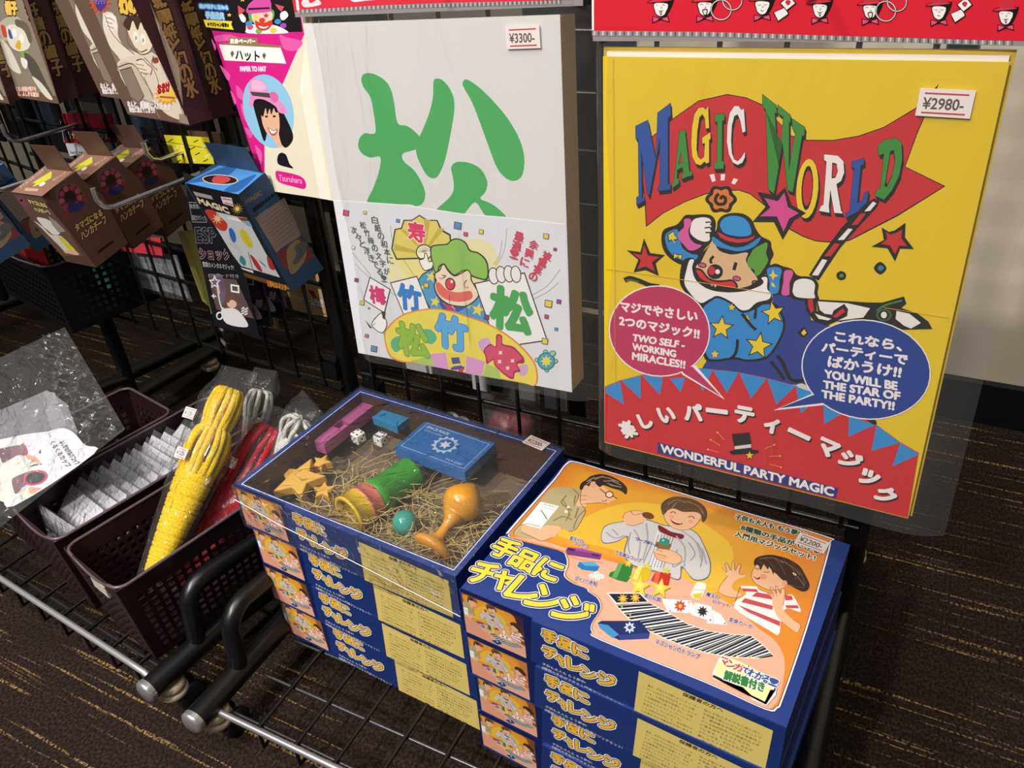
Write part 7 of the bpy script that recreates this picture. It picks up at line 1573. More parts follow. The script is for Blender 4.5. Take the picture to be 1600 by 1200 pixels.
BBs = """P|2f4a66|34 -14 527 13 661 -1837 -43 -1789
P|8a7a70|73 -444 657 -475 601 -1117 519 -1126 184 -1087 84 -1098
l|5a4a42|0.28|97 -476 616 -495 575 -1098
l|5a4c46|0.35|125 -526 598 -538
l|5a4c46|0.35|125 -586 591 -597
l|5a4c46|0.35|124 -646 584 -656
l|5a4c46|0.35|124 -707 577 -715
l|5a4c46|0.35|123 -767 570 -775
l|5a4c46|0.36|123 -829 564 -835
l|5a4c46|0.36|123 -890 557 -896
l|5a4c46|0.36|122 -952 550 -956
l|5a4c46|0.36|122 -1015 543 -1018
P|7a3a34|77 -1109 289 -1129 519 -1126 584 -1205 623 -1578 239 -1502 69 -1409
S|8a7a5c|259 -1174 504 -1149 533 -1408 353 -1535 147 -1555 120 -1447
S|5a5a5e|385 -1215 535 -1221 621 -1300 519 -1398 393 -1443 269 -1455 232 -1393 372 -1325
L|2a2a2e|0.38|437 -1253 466 -1359 340 -1404
P|2f4a66|91 -1582 585 -1638 661 -1837 -26 -1793
T|MAGIC|75644a||0|0.3|66 -208 366 -230 83 -144
T|新感覚ルネスター|16202c||0|0.4|108 -366 563 -367 118 -312"""
BBt = """P|4a86c4|-20 17 1511 19 1445 556 213 609
S|2a5a98|-1 21 138 251 326 513 646 614 729 360 444 173
S|2a5a98|1094 39 1157 308 1314 511 1408 313 1411 61
P|d8c890|1109 304 1131 275 1124 244 1087 213 1023 185 936 160 832 142 716 131 597 128 483 133 381 146 300 167 244 193 219 224 226 256 265 288 334 317 426 342 535 360 653 370 773 372 885 365 982 351 1058 330
P|1c1618|1087 301 1105 275 1096 248 1058 220 996 195 913 173 813 156 704 145 592 141 486 145 392 156 318 173 268 196 247 223 257 252 297 280 363 306 451 329 555 345 666 355 778 358 882 353 972 342 1041 324
S|b04048|510 208 474 313 754 342 923 286 879 190 665 149"""
C1f = """P|6a5348|-803 -829 751 -904 1647 -3981 -37 -4002
P|8a7868|40 -2362 1622 -2326 1850 -3169 1579 -3850 243 -3793
S|e4dac8|261 -2547 547 -2517 595 -2663 493 -2840 610 -2986 1008 -3094 634 -3273 344 -3180 148 -3011 127 -2791
S|efe8dc|321 -2556 605 -2557 526 -2730 329 -2760 255 -2676
S|dcd0bc|170 -3236 862 -3059 1308 -3012 1548 -3146 1584 -3491 1551 -3899 1141 -3895 855 -3736 373 -3733 234 -3603
S|c9bda8|184 -3281 635 -3206 916 -3638 577 -3762 311 -3691
S|ead9c2|866 -2611 1171 -2528 1426 -2570 1484 -2731 1342 -2925 1138 -3022 950 -3054 834 -2909 806 -2761
S|4a3426|749 -2657 953 -2546 1185 -2507 1440 -2550 1544 -2667 1458 -2774 1401 -2673 1270 -2720 1234 -2618 1080 -2728 1038 -2605 865 -2737 792 -2719
S|b4a892|917 -2537 1178 -2457 1532 -2466 1670 -2622 1608 -2787 1472 -2814 1483 -2670 1358 -2552 1171 -2528
P|f4f2ee|1052 -2807 1041 -2830 1025 -2852 1004 -2870 980 -2883 957 -2889 935 -2888 919 -2881 908 -2867 904 -2848 908 -2826 918 -2803 935 -2782 956 -2764 980 -2751 1003 -2745 1024 -2746 1041 -2753 1051 -2767 1055 -2786
P|a09888|994 -2833 987 -2843 977 -2851 967 -2858 957 -2863 948 -2865 941 -2864 936 -2860 935 -2853 937 -2845 942 -2835 950 -2826 959 -2817 969 -2810 980 -2805 989 -2804 996 -2805 1000 -2809 1001 -2815 999 -2824
P|f4f2ee|1222 -2831 1212 -2853 1196 -2875 1175 -2893 1152 -2906 1129 -2912 1108 -2912 1091 -2904 1081 -2890 1077 -2871 1080 -2850 1091 -2827 1107 -2806 1128 -2788 1150 -2775 1173 -2769 1194 -2770 1211 -2777 1221 -2791 1225 -2809
P|a09888|1166 -2856 1158 -2866 1149 -2875 1139 -2882 1129 -2886 1120 -2888 1113 -2887 1109 -2883 1108 -2877 1110 -2868 1115 -2859 1122 -2849 1131 -2841 1141 -2834 1151 -2829 1160 -2827 1167 -2828 1171 -2832 1172 -2839 1170 -2847
L|5a4034|0.71|877 -2972 972 -3021 1166 -2977
S|ead9c2|757 -3154 949 -3120 1037 -3180 1124 -3240 1022 -3335 874 -3301 755 -3287
L|8a7868|0.73|784 -3308 933 -3342
L|6a5444|0.82|321 -2556 329 -2760 439 -2886 610 -2986 773 -3065
L|6a5444|0.82|261 -2547 146 -2702 124 -2857 148 -3011 284 -3138
L|6a5444|0.79|792 -2719 701 -2916 789 -2977 950 -3054 1181 -3019 1342 -2925
L|6a5444|0.87|184 -3281 635 -3206 798 -3419 916 -3638
L|6a5444|0.82|757 -3154 949 -3120 1037 -3180 1124 -3240 1022 -3335
L|6a5444|0.87|170 -3236 143 -3469 234 -3603 243 -3793
L|6a5444|0.77|1308 -3012 1548 -3146 1584 -3491 1551 -3899
L|6a5444|0.8|1008 -3094 1124 -3174 1183 -3346 1140 -3618
L|6a5444|0.77|1281 -3056 1167 -3171 1261 -3252
L|a08e78|0.73|320 -2588 485 -2604 543 -2644
L|a08e78|0.73|289 -2643 460 -2669
L|a08e78|0.73|285 -2697 448 -2729
L|a08e78|0.73|726 -3200 934 -3209
L|a08e78|0.73|732 -3255 956 -3273
L|a08e78|0.73|777 -3320 1012 -3318
L|a08e78|0.69|1381 -3157 1455 -3369 1417 -3639
L|a08e78|0.78|420 -3729 763 -3745 883 -3968
P|8a7c6c|197 -3326 558 -3256 641 -3662 435 -3775 245 -3721
l|5a4838|0.77|197 -3326 558 -3256 641 -3662 435 -3775 245 -3721 197 -3326
S|8c4a3a|1238 -3091 1372 -3072 1352 -3138 1217 -3157
L|8a7868|0.92|829 -3372 886 -3687
L|8a7868|0.95|566 -3576 668 -3895
P|e09a3c|1664 -3539 1543 -3575 1596 -3615 1478 -3627 1484 -3685 1386 -3672 1344 -3738 1283 -3701 1197 -3766 1183 -3710 1066 -3764 1103 -3698 973 -3732 1056 -3665 933 -3674 1048 -3618 953 -3600 1082 -3564 1028 -3523 1151 -3511 1145 -3453 1244 -3467 1286 -3403 1346 -3440 1430 -3378 1443 -3432 1554 -3382 1520 -3445 1641 -3414 1566 -3476 1680 -3469 1574 -3522
P|e8c452|1574 -3536 1498 -3564 1520 -3595 1441 -3609 1432 -3649 1362 -3648 1323 -3691 1273 -3673 1208 -3713 1187 -3680 1107 -3711 1118 -3670 1035 -3686 1077 -3642 1003 -3641 1071 -3601 1018 -3583 1099 -3554 1076 -3523 1159 -3509 1168 -3469 1239 -3471 1278 -3429 1327 -3448 1390 -3409 1411 -3441 1488 -3413 1478 -3452 1556 -3438 1517 -3479 1587 -3481 1524 -3518
T|おまけ|b02020|f4ecd0|0.5|0.7|1060 -3598 1406 -3532 1132 -3461
l|a06030|1.28|1088 -3634 1471 -3616
T|なんと、新聞紙に入れた水が|eae4e4||0|0.35|47 -3879 1274 -3812 89 -3783
T|完全に消えてしまう!!|eae4e4||0|0.35|50 -3957 795 -3902 76 -3876
T|幻の水|e8c050|3a2410|1.2|1|781 -2520 1452 -2499 848 -2333
P|d84a2a|638 -2390 461 -2416 537 -2470 387 -2455 371 -2533 290 -2480 184 -2561 195 -2483 26 -2544 130 -2463 -56 -2488 111 -2425 -40 -2407 145 -2380 69 -2325 221 -2341 238 -2264 319 -2317 422 -2240 411 -2315 572 -2258 475 -2335 650 -2312 493 -2372
S|4a3a8a|210 -2317 486 -2300 468 -2415 247 -2505 158 -2444
T|マジック|b8b4e0||0|0|152 -2423 454 -2405 185 -2348
P|9a8478|1464 -3839 1643 -3844 1647 -3981 1395 -3973"""
C1s = """P|4c2630|-462 -902 -170 -896 411 -4023 10 -3986
P|5c3a34|-9 -2304 346 -2371 331 -3486 52 -3413
l|4a2c2a|0.23|10 -2288 373 -2332
l|4a2c2a|0.23|10 -2331 375 -2376
l|4a2c2a|0.23|11 -2375 376 -2420
l|4a2c2a|0.23|11 -2418 377 -2465
l|4a2c2a|0.24|11 -2462 378 -2510
l|4a2c2a|0.24|12 -2506 380 -2555
l|4a2c2a|0.24|12 -2550 381 -2600
l|4a2c2a|0.24|13 -2594 382 -2645
l|4a2c2a|0.24|13 -2638 384 -2691
l|4a2c2a|0.24|13 -2683 385 -2737
l|4a2c2a|0.24|14 -2728 386 -2783
l|4a2c2a|0.24|14 -2773 388 -2829
l|4a2c2a|0.24|15 -2818 389 -2876
l|4a2c2a|0.24|15 -2864 390 -2922
l|4a2c2a|0.24|16 -2909 392 -2969
l|4a2c2a|0.24|16 -2955 393 -3016
l|4a2c2a|0.24|17 -3001 394 -3064
l|4a2c2a|0.25|17 -3048 396 -3111
l|4a2c2a|0.25|17 -3094 397 -3159
l|4a2c2a|0.25|18 -3141 399 -3207
l|4a2c2a|0.25|18 -3188 400 -3256
l|4a2c2a|0.25|19 -3235 401 -3304
l|4a2c2a|0.25|19 -3283 403 -3353
l|4a2c2a|0.25|20 -3331 404 -3402
l|4a2c2a|0.25|20 -3379 406 -3451
l|4a2c2a|0.25|21 -3427 407 -3501
T|新|c49a58|2a1410|0.9|0.5|38 -2572 228 -2572 38 -2308
T|聞|c49a58|2a1410|0.9|0.5|49 -2743 239 -2743 49 -2479
T|紙|c49a58|2a1410|0.9|0.5|60 -2917 250 -2917 60 -2653
T|と|c49a58|2a1410|0.9|0.5|71 -3094 261 -3094 71 -2830
T|幻|c49a58|2a1410|0.9|0.5|83 -3275 273 -3275 83 -3011
T|の|c49a58|2a1410|0.9|0.5|94 -3460 284 -3460 94 -3196
T|水|c49a58|2a1410|0.9|0.5|106 -3648 296 -3648 106 -3384"""
A1f = """P|6a5348|91 -555 1887 -637 1657 -4025 -132 -4034
P|8c8270|234 -2377 1601 -2348 1639 -3890 138 -3840
S|b8b0a0|531 -2729 1191 -2606 1502 -2847 1292 -3061 923 -3185 634 -3040 315 -3001
S|e2dcd0|705 -2801 1130 -2760 1370 -2955 1253 -3115 864 -3188 592 -3095
S|6a6252|1152 -2657 1486 -2721 1482 -2950 1340 -3033 1298 -2830 1073 -2762
S|c84a34|518 -2782 656 -2790 608 -2962 469 -2955
S|3a5a9c|732 -2839 810 -2849 794 -2980 687 -2972
S|dcae30|779 -3113 979 -2998 1025 -3048 914 -3159
P|f2f0ea|1009 -2874 997 -2896 977 -2918 952 -2936 925 -2949 897 -2956 872 -2956 852 -2948 839 -2934 835 -2915 839 -2893 852 -2870 872 -2848 897 -2830 925 -2817 953 -2811 977 -2811 997 -2819 1009 -2833 1014 -2852
P|f2f0ea|1198 -2956 1186 -2979 1166 -3000 1142 -3019 1114 -3032 1087 -3039 1062 -3038 1043 -3031 1030 -3017 1025 -2998 1030 -2976 1042 -2953 1062 -2931 1087 -2913 1114 -2900 1141 -2894 1166 -2894 1185 -2902 1198 -2915 1202 -2934
S|7fae4a|913 -3199 1165 -3199 1075 -3283 910 -3279
S|565248|1020 -3206 1324 -3321 1451 -3687 1524 -3899 1196 -3815 1009 -3528
S|ece8e0|840 -3296 1035 -3338 902 -3481 795 -3433
S|dcd6c8|315 -3001 549 -3151 653 -3469 628 -3581 365 -3543 171 -3334
S|dcd6c8|1006 -3610 1277 -3700 1485 -3957 1233 -3923
T|帽子|ecc860|2a1a0c|1|0.9|869 -2590 1266 -2578 972 -2386
T|見えない妖精が帽子を|f0d0c0|a04a34|0.3|0.3|100 -3929 982 -3865 138 -3840
T|選ぶ。ふしぎな魔法!|f0d0c0|a04a34|0.3|0.3|99 -4009 1014 -3955 132 -3926"""
A1s = """P|43262a|125 -629 439 -596 405 -3948 13 -4030
P|55383a|-14 -2345 381 -2395 363 -3475 51 -3524
l|45302c|0.28|12 -2348 391 -2366
l|45302c|0.28|13 -2402 391 -2421
l|45302c|0.28|15 -2456 390 -2476
l|45302c|0.28|16 -2510 390 -2531
l|45302c|0.28|18 -2565 390 -2586
l|45302c|0.28|19 -2619 389 -2641
l|45302c|0.28|21 -2674 389 -2697
l|45302c|0.29|22 -2730 389 -2753
l|45302c|0.29|24 -2785 388 -2809
l|45302c|0.29|25 -2841 388 -2865
l|45302c|0.29|27 -2896 387 -2922
l|45302c|0.29|28 -2953 387 -2978
l|45302c|0.29|30 -3009 387 -3035
l|45302c|0.29|31 -3066 386 -3093
l|45302c|0.29|33 -3122 386 -3150
l|45302c|0.29|34 -3180 385 -3208
l|45302c|0.29|36 -3237 385 -3266
l|45302c|0.29|38 -3295 385 -3324
l|45302c|0.29|39 -3352 384 -3383
l|45302c|0.3|41 -3411 384 -3441
l|45302c|0.3|42 -3469 384 -3500
l|45302c|0.3|44 -3528 383 -3560
T|妖|b8985c|2a1410|0.9|0.5|-1 -2663 189 -2663 -1 -2399
T|精|b8985c|2a1410|0.9|0.5|21 -2885 211 -2885 21 -2621
T|の|b8985c|2a1410|0.9|0.5|44 -3112 234 -3112 44 -2848
T|帽|b8985c|2a1410|0.9|0.5|68 -3344 258 -3344 68 -3080
T|子|b8985c|2a1410|0.9|0.5|92 -3580 282 -3580 92 -3316"""
SB = ((-0.7101, 0.41, 0.4381), (0.2553, -0.0961, -0.1158), (0.0521, 0.0366, 0.0755))
BB = ((-0.5162, 0.43, 0.4565), (0.2671, -0.0973, -0.2366), (0.0736, 0.0289, 0.0901))
C1 = ((-0.5673, 0.43, 0.7045), (0.0414, -0.0083, -0.1919), (0.0815, 0.0197, 0.2))
A1 = ((-0.7824, 0.493, 0.6974), (-0.0199, 0.0011, -0.1532), (0.0815, 0.0197, 0.2))
SB_2 = (-0.713, 0.455, 0.4371)
SB_3 = (-0.7195, 0.5, 0.4303)
BB_2 = (-0.9261, 0.485, 0.4124)
BB_3 = (-0.8921, 0.425, 0.4298)
C1_2 = (-0.5932, 0.477, 0.6947)
C1_3 = (-0.621, 0.452, 0.7106)
A1_2 = (-0.7951, 0.523, 0.694)
A1_3 = (-0.8534, 0.493, 0.6939)
CARDS = {
'pink': ([(-0.4744, 0.4535, 0.5868), (-0.3902, 0.4533, 0.5865), (-0.4472, 0.4425, 0.454), (-0.3816, 0.4423, 0.4529)], 84.2, 136.0, """P|e4dcc4|1716 41 1884 41 1671 -2730 3 -2694
P|d61f86|-9 44 1716 41 1706 -479 1029 -1213 430 -1862 10 -2725 0 -2720
P|efe9d8|1713 -531 1665 -1097 1618 -2722 1357 -2723 1420 -1192
P|1b1718|-24 44 1716 41 1682 -446 579 -489 -20 -461
S|e45ca8|1268 -489 1372 -521 1645 -567 1523 -678 1314 -684 1258 -595
S|e45ca8|-69 -927 72 -1046 -9 -1135 -63 -1010
S|e45ca8|134 -1194 231 -1277 193 -1393 89 -1353
S|e45ca8|-27 -1269 29 -1402 -38 -1465
S|e45ca8|116 -1444 182 -1606 96 -1710 75 -1565
S|e45ca8|21 -1791 176 -1856 62 -1944
S|e45ca8|19 -534 320 -509 450 -561 42 -608
S|e45ca8|-69 -573 -24 -667 -75 -726
S|e45ca8|751 -1016 963 -1048 988 -1151 888 -1156 790 -1077
S|e45ca8|129 -2045 237 -2144 122 -2323
P|8c7a56|284 -546 831 -539 816 -607 1273 -634 1234 -659 55 -642 64 -626 252 -625
P|f4f2ea|47 -646 1228 -659 1267 -860 53 -857
T|変身ペーパー|f4f0e4||0|0.3|285 -624 767 -615 310 -564
T|ハット|16141a||0|0.3|293 -842 757 -851 344 -710
P|6a5a3a|223 -756 281 -719 300 -757 232 -815
P|6a5a3a|845 -762 897 -727 919 -764 859 -820
T|PAPER TO HAT|f0d8e8||0|0.35|317 -994 838 -976 338 -931
P|8fc4e4|1204 -1375 1202 -1471 1180 -1570 1138 -1670 1076 -1766 997 -1854 903 -1930 797 -1991 684 -2033 569 -2053 457 -2051 354 -2026 264 -1980 191 -1915 140 -1833 110 -1740 104 -1639 120 -1535 158 -1433 214 -1336 285 -1248 370 -1172 464 -1110 563 -1064 664 -1034 765 -1021 862 -1026 951 -1048 1031 -1086 1098 -1139 1150 -1207 1186 -1286
S|1a1618|401 -1358 646 -1344 912 -1441 998 -1575 1070 -1812 991 -1945 801 -2026 691 -1842 584 -1749 386 -1970 362 -1766
S|e0b494|534 -1488 699 -1466 868 -1513 830 -1707 759 -1849 750 -2018 643 -2014 596 -1900 505 -1856 459 -1709
S|1a1618|532 -1373 810 -1357 885 -1512 811 -1528 799 -1471 708 -1571 707 -1489 619 -1577 623 -1482 519 -1607 486 -1562
S|f4efe8|561 -1764 651 -1807 749 -1782 672 -1843 598 -1849
S|b0584c|546 -1757 656 -1794 762 -1766 686 -1855 582 -1863
S|f4efe8|565 -1771 652 -1804 734 -1783 677 -1830 604 -1836
P|1c1614|627 -1600 624 -1605 617 -1609 607 -1613 597 -1616 585 -1617 574 -1617 565 -1616 558 -1613 555 -1609 555 -1605 559 -1600 566 -1596 575 -1592 586 -1589 597 -1588 608 -1588 617 -1589 624 -1592 627 -1596
P|1c1614|798 -1588 795 -1593 788 -1597 779 -1601 768 -1604 757 -1605 746 -1605 737 -1604 731 -1601 727 -1598 727 -1593 731 -1588 737 -1584 746 -1580 757 -1578 768 -1576 779 -1576 788 -1577 795 -1580 798 -1584
S|e48ec0|337 -1384 279 -1457 342 -1488 444 -1378 637 -1367 843 -1445 881 -1524 1011 -1539 1069 -1488 946 -1349 819 -1334 762 -1227 739 -1121 590 -1086 483 -1101 383 -1247
P|4a4448|390 -1269 777 -1270 862 -1309 784 -1336 417 -1323
S|d868a8|794 -1269 917 -1251 955 -1326 860 -1399 793 -1358
S|f0b4d4|512 -1111 706 -1123 728 -1229 453 -1243
S|17151a|596 -2166 699 -2108 799 -2134 823 -2255 890 -2318 735 -2314 552 -2281
S|d61f86|433 -2413 557 -2389 997 -2422 1099 -2512 1032 -2609 788 -2600 437 -2555
T|Tsuruharu|f4c4dc||0|0|455 -2538 998 -2538 490 -2445
S|e6e6ee|668 -431 731 -360 903 -375 1197 -370 1403 -434 1361 -473 703 -486
P|d84a6a|817 -402 809 -413 796 -423 779 -431 760 -436 740 -438 722 -437 708 -432 698 -424 694 -415 696 -404 704 -393 717 -383 734 -375 753 -370 773 -368 790 -370 805 -374 815 -382 819 -391
P|3f8fd0|1343 -326 1336 -336 1325 -346 1309 -353 1291 -358 1273 -360 1256 -359 1242 -354 1232 -347 1227 -338 1228 -328 1235 -317 1247 -308 1262 -300 1280 -295 1298 -294 1315 -295 1329 -299 1339 -307 1344 -316
P|7fb04a|959 -451 951 -462 939 -472 922 -480 903 -486 883 -488 865 -487 851 -482 841 -474 837 -465 839 -454 846 -443 859 -433 876 -425 895 -420 914 -417 932 -419 947 -424 956 -431 961 -441
P|e0c83a|1229 -437 1222 -448 1210 -458 1194 -466 1176 -471 1157 -474 1139 -472 1125 -468 1115 -460 1110 -450 1111 -440 1119 -429 1131 -419 1147 -411 1165 -406 1184 -404 1201 -405 1216 -410 1226 -417 1230 -427
P|3f8fd0|807 -359 799 -370 786 -380 769 -388 750 -393 730 -395 712 -393 698 -389 688 -381 684 -372 686 -361 694 -350 707 -341 724 -333 743 -328 763 -326 780 -327 795 -332 804 -339 808 -349
P|9a4fb0|1424 -375 1418 -385 1406 -395 1391 -402 1373 -408 1355 -410 1338 -408 1323 -404 1313 -396 1309 -387 1310 -377 1316 -366 1328 -356 1344 -349 1361 -344 1379 -342 1396 -343 1411 -348 1420 -355 1425 -364
S|5ba85a|795 -225 883 -192 829 -342 777 -326
S|5ba85a|1191 -173 1262 -205 1209 -303 1165 -271
S|eccbb0|868 -225 1206 -205 1174 -320 1070 -398 918 -409 844 -342
S|d23a2a|885 -316 948 -340 1065 -338 1163 -312 1181 -353 1089 -423 961 -446 873 -410 866 -358
P|d23a2a|1067 -313 1061 -323 1049 -331 1033 -338 1015 -343 996 -344 978 -343 964 -339 954 -332 949 -324 950 -315 957 -305 969 -297 985 -290 1003 -286 1022 -284 1039 -285 1054 -289 1064 -296 1068 -304
P|b82850|1115 -219 1121 -243 1165 -243 1124 -259 1125 -284 1094 -270 1050 -285 1073 -260 1045 -244 1090 -243
P|e0c83a|929 -237 934 -261 979 -262 937 -278 938 -303 906 -289 861 -304 885 -279 857 -263 903 -261
S|f4f0ee|914 -383 1011 -399 1106 -380 1033 -415 946 -412
S|d24fa4|766 -193 848 -112 991 -49 1144 -18 1235 -64 1225 -157 1177 -206 970 -224 791 -234
P|231a20|810 -163 1200 -150 1197 -170 806 -189
S|efefef|609 -244 673 -235 719 -293 679 -344 621 -328
S|efefef|1368 -220 1461 -195 1491 -251 1392 -309 1344 -285
P|d24f5a|637 -129 752 -193 600 -260
P|d24f5a|1300 -110 1453 -140 1388 -204 1345 -172
P|e8d24a|444 -227 446 -245 480 -245 447 -257 446 -276 423 -265 389 -276 408 -258 387 -246 422 -245
P|e8d24a|769 -26 773 -47 813 -48 775 -61 775 -83 747 -71 707 -83 729 -61 704 -48 745 -47
T|紙が帽子に変わる|a0d0ee|1f4f9c|0.8|0.5|-97 -170 435 -187 -79 -117
T|手品道具|a0d0ee|1f4f9c|0.8|0.6|-35 -299 305 -315 -1 -216
P|f2dc3a|-96 -320 448 -334 415 -374 431 -444 -91 -418
T|★マジシャン専用★|1c1614||0|0.25|-60 -405 353 -415 -35 -351"""),
'esp': ([(-0.5898, 0.4876, 0.418), (-0.5399, 0.4828, 0.4145), (-0.5992, 0.4885, 0.2864), (-0.5412, 0.4829, 0.2897)], 50.3, 132.0, """P|16161d|118 493 1224 424 1056 -2662 -68 -2684
P|5a4a48|113 -1571 834 -1465 1041 -2278 98 -2271 98 -1884
S|6a5a70|247 -1525 474 -1443 482 -1804 246 -2177 204 -1862
S|d8b49c|492 -1965 687 -1925 658 -2078 534 -2152 427 -2108
S|6a4a3c|428 -1979 504 -1865 682 -1812 752 -1912 697 -2021 654 -1965 551 -1969 465 -2052
S|d8d6da|214 -2280 448 -2169 652 -2160 801 -2325 799 -2519 287 -2553
S|d8d6da|268 -1718 276 -1847 267 -2173 437 -2203 288 -2297 225 -2117
S|d8b49c|279 -1683 322 -1674 308 -1873 259 -1851
T|ESP|24242c|8a8a90|0.35|0.5|9 -880 567 -774 68 -568
T|ショック|24242c|c09a9a|0.35|0.4|1 -1216 817 -1066 35 -981
T|驚異のメンタルマジック!|c8c8cc||0|0|22 -1370 847 -1268 40 -1257
T|ESPカード付き|a0a0a6||0|0|113 -1571 923 -1419 123 -1486
T|新感覚の|a8a8ac||0|0|71 -200 391 -138 81 -111
T|超能力マジック|a8a8ac||0|0|31 -433 432 -357 42 -328
l|8a8a90|0.63|74 -78 505 -5 440 -386 42 -465 81 -84
l|dcdce0|1.42|284 -1511 295 -1592 393 -1579 297 -1658 291 -1747 221 -1715 121 -1783 172 -1685 116 -1638 218 -1609 284 -1511
l|e4e4e8|1.84|671 -1616 852 -1601 818 -1744 639 -1758 671 -1616
l|dcdce0|1.39|124 -1927 101 -2029
l|dcdce0|1.39|60 -1983 185 -1964
L|e4e4e8|1.57|219 -2391 197 -2432 163 -2466 123 -2486 89 -2486 68 -2466 65 -2432 81 -2391 113 -2354 152 -2329 189 -2323 215 -2338 223 -2369 212 -2409
l|dcdce0|1.21|779 -2119 845 -2067 871 -2110 952 -2052
l|dcdce0|1.21|759 -2181 824 -2129 851 -2173 931 -2114
l|dcdce0|1.21|738 -2244 804 -2192 831 -2235 911 -2177"""),
'redtag': ([(-0.858, 0.5788, 0.4527), (-0.7574, 0.5691, 0.4604), (-0.8687, 0.5798, 0.4204), (-0.765, 0.5698, 0.4303)], 101.4, 34.0, """P|b02438|0 0 2027 0 2018 -333 6 -340
P|c8344a|1144 -3 1681 -1 1648 -334 1198 -449 974 -185
P|7a1a2c|308 -6 607 -5 822 -299 334 -339
P|3a2a5a|-5 -378 2005 -378 2027 -681 1431 -683 1008 -488 21 -605
P|b02438|-27 -605 2019 -605 2015 -681 0 -681
l|d8c8c8|1.24|0 0 12 -681
l|d8c8c8|1.24|2027 0 2027 -681
T|トリックカードコレクション|e8dc8a|2a2030|0.5|0.35|116 -586 1812 -598 124 -408
P|1a1012|1045 -272 1035 -291 1019 -308 997 -321 971 -330 944 -333 919 -330 898 -322 884 -308 876 -292 878 -273 887 -254 904 -237 926 -224 952 -215 978 -212 1003 -215 1024 -223 1039 -237 1046 -253"""),
'yeltag': ([(-0.681, 0.5597, 0.4467), (-0.6136, 0.5532, 0.4506), (-0.6797, 0.5596, 0.4194), (-0.6155, 0.5534, 0.4254)], 67.9, 27.3, """P|e8dc30|3 -3 1362 0 1356 -550 -3 -553
P|4a4420|83 -115 252 -60 240 -85 84 -133
P|efe8a0|405 -188 617 -106 641 -143 440 -219
P|4a4420|865 -104 1037 -49 1027 -74 867 -123
P|efe8a0|120 -276 334 -194 356 -231 154 -307
P|4a4420|704 -253 878 -196 868 -222 706 -273
P|efe8a0|1043 -217 1258 -133 1286 -171 1082 -249
P|4a4420|-10 -403 165 -346 152 -373 -10 -423
P|efe8a0|300 -418 519 -333 542 -372 336 -451
P|4a4420|810 -366 987 -308 977 -335 812 -386
P|efe8a0|1078 -399 1298 -313 1327 -352 1118 -433
P|4a4420|127 -533 305 -475 292 -503 127 -554
P|efe8a0|556 -531 779 -444 804 -485 594 -565
P|4a4420|1020 -497 1201 -438 1191 -466 1023 -518
P|1a1a10|707 -269 697 -286 680 -301 660 -313 637 -321 613 -324 592 -322 576 -315 565 -304 561 -290 565 -273 575 -257 592 -242 612 -230 635 -222 658 -219 679 -221 695 -228 706 -239 710 -253"""),
'whitetag': ([(-0.8562, 0.5726, 0.4223), (-0.8141, 0.5685, 0.4258), (-0.8566, 0.5726, 0.408), (-0.8111, 0.5682, 0.4171)], 42.4, 14.2, """T|NO. 58117|3a3a40||0|0.2|71 -240 731 -293 95 -189"""),
'green': ([(-0.9522, 0.6019, 0.2465), (-0.8846, 0.5954, 0.2713), (-0.9524, 0.6019, 0.2126), (-0.8892, 0.5958, 0.2139)], 72.3, 33.9, """"""),
'grey': ([(-0.838, 0.5929, 0.2905), (-0.7936, 0.5886, 0.295), (-0.8426, 0.5933, 0.2396), (-0.8062, 0.5898, 0.2411)], 44.7, 51.1, """"""),
'silver': ([(-0.7922, 0.5865, 0.2953), (-0.7468, 0.5821, 0.2994), (-0.7999, 0.5872, 0.2467), (-0.7477, 0.5822, 0.2458)], 45.8, 49.2, """"""),
'sachet': ([(-0.6959, 0.5531, 0.3465), (-0.6816, 0.5517, 0.3488), (-0.6891, 0.5524, 0.2667), (-0.6787, 0.5514, 0.2611)], 14.6, 80.0, """"""),
'sachet2': ([(-0.6717, 0.5447, 0.3534), (-0.6557, 0.5432, 0.356), (-0.6714, 0.5447, 0.2579), (-0.6551, 0.5431, 0.26)], 16.3, 95.6, """"""),
'redcard': ([(-0.8265, 0.5777, 0.3128), (-0.7484, 0.5702, 0.3257), (-0.8331, 0.5784, 0.2956), (-0.7545, 0.5708, 0.3032)], 79.5, 18.4, """"""),
'tan': ([(-0.5889, 0.5659, 0.2935), (-0.5127, 0.5586, 0.3249), (-0.5942, 0.5664, 0.2676), (-0.5182, 0.5591, 0.2734)], 82.8, 26.5, """P|c2a878|350 -95 1655 0 1656 -526 453 -533
P|4a3a30|-11 -40 393 -141 548 -526 2 -521
P|a82a2c|1093 -173 1272 -201 1420 -342 1272 -329
P|2c3f78|1466 -87 1636 -19 1665 -383 1573 -293
T|ドリームMail!!|ece6da|6a5a44|0.4|0.4|785 -383 1517 -419 791 -267
L|5a4a3a|0.55|1297 -315 1470 -490 1571 -492"""),
'tan2': ([(-0.5861, 0.5425, 0.312), (-0.5699, 0.541, 0.3166), (-0.5883, 0.5427, 0.257), (-0.5758, 0.5415, 0.2577)], 16.9, 55.1, """"""),
'brown2': ([(-0.6539, 0.5651, 0.4507), (-0.6041, 0.5603, 0.4535), (-0.6452, 0.5643, 0.431), (-0.6052, 0.5604, 0.4339)], 50.1, 21.6, """"""),
'whitelow': ([(-0.5809, 0.5641, 0.3777), (-0.5379, 0.56, 0.3839), (-0.5823, 0.5643, 0.3403), (-0.5364, 0.5598, 0.3448)], 43.7, 37.4, """""")}
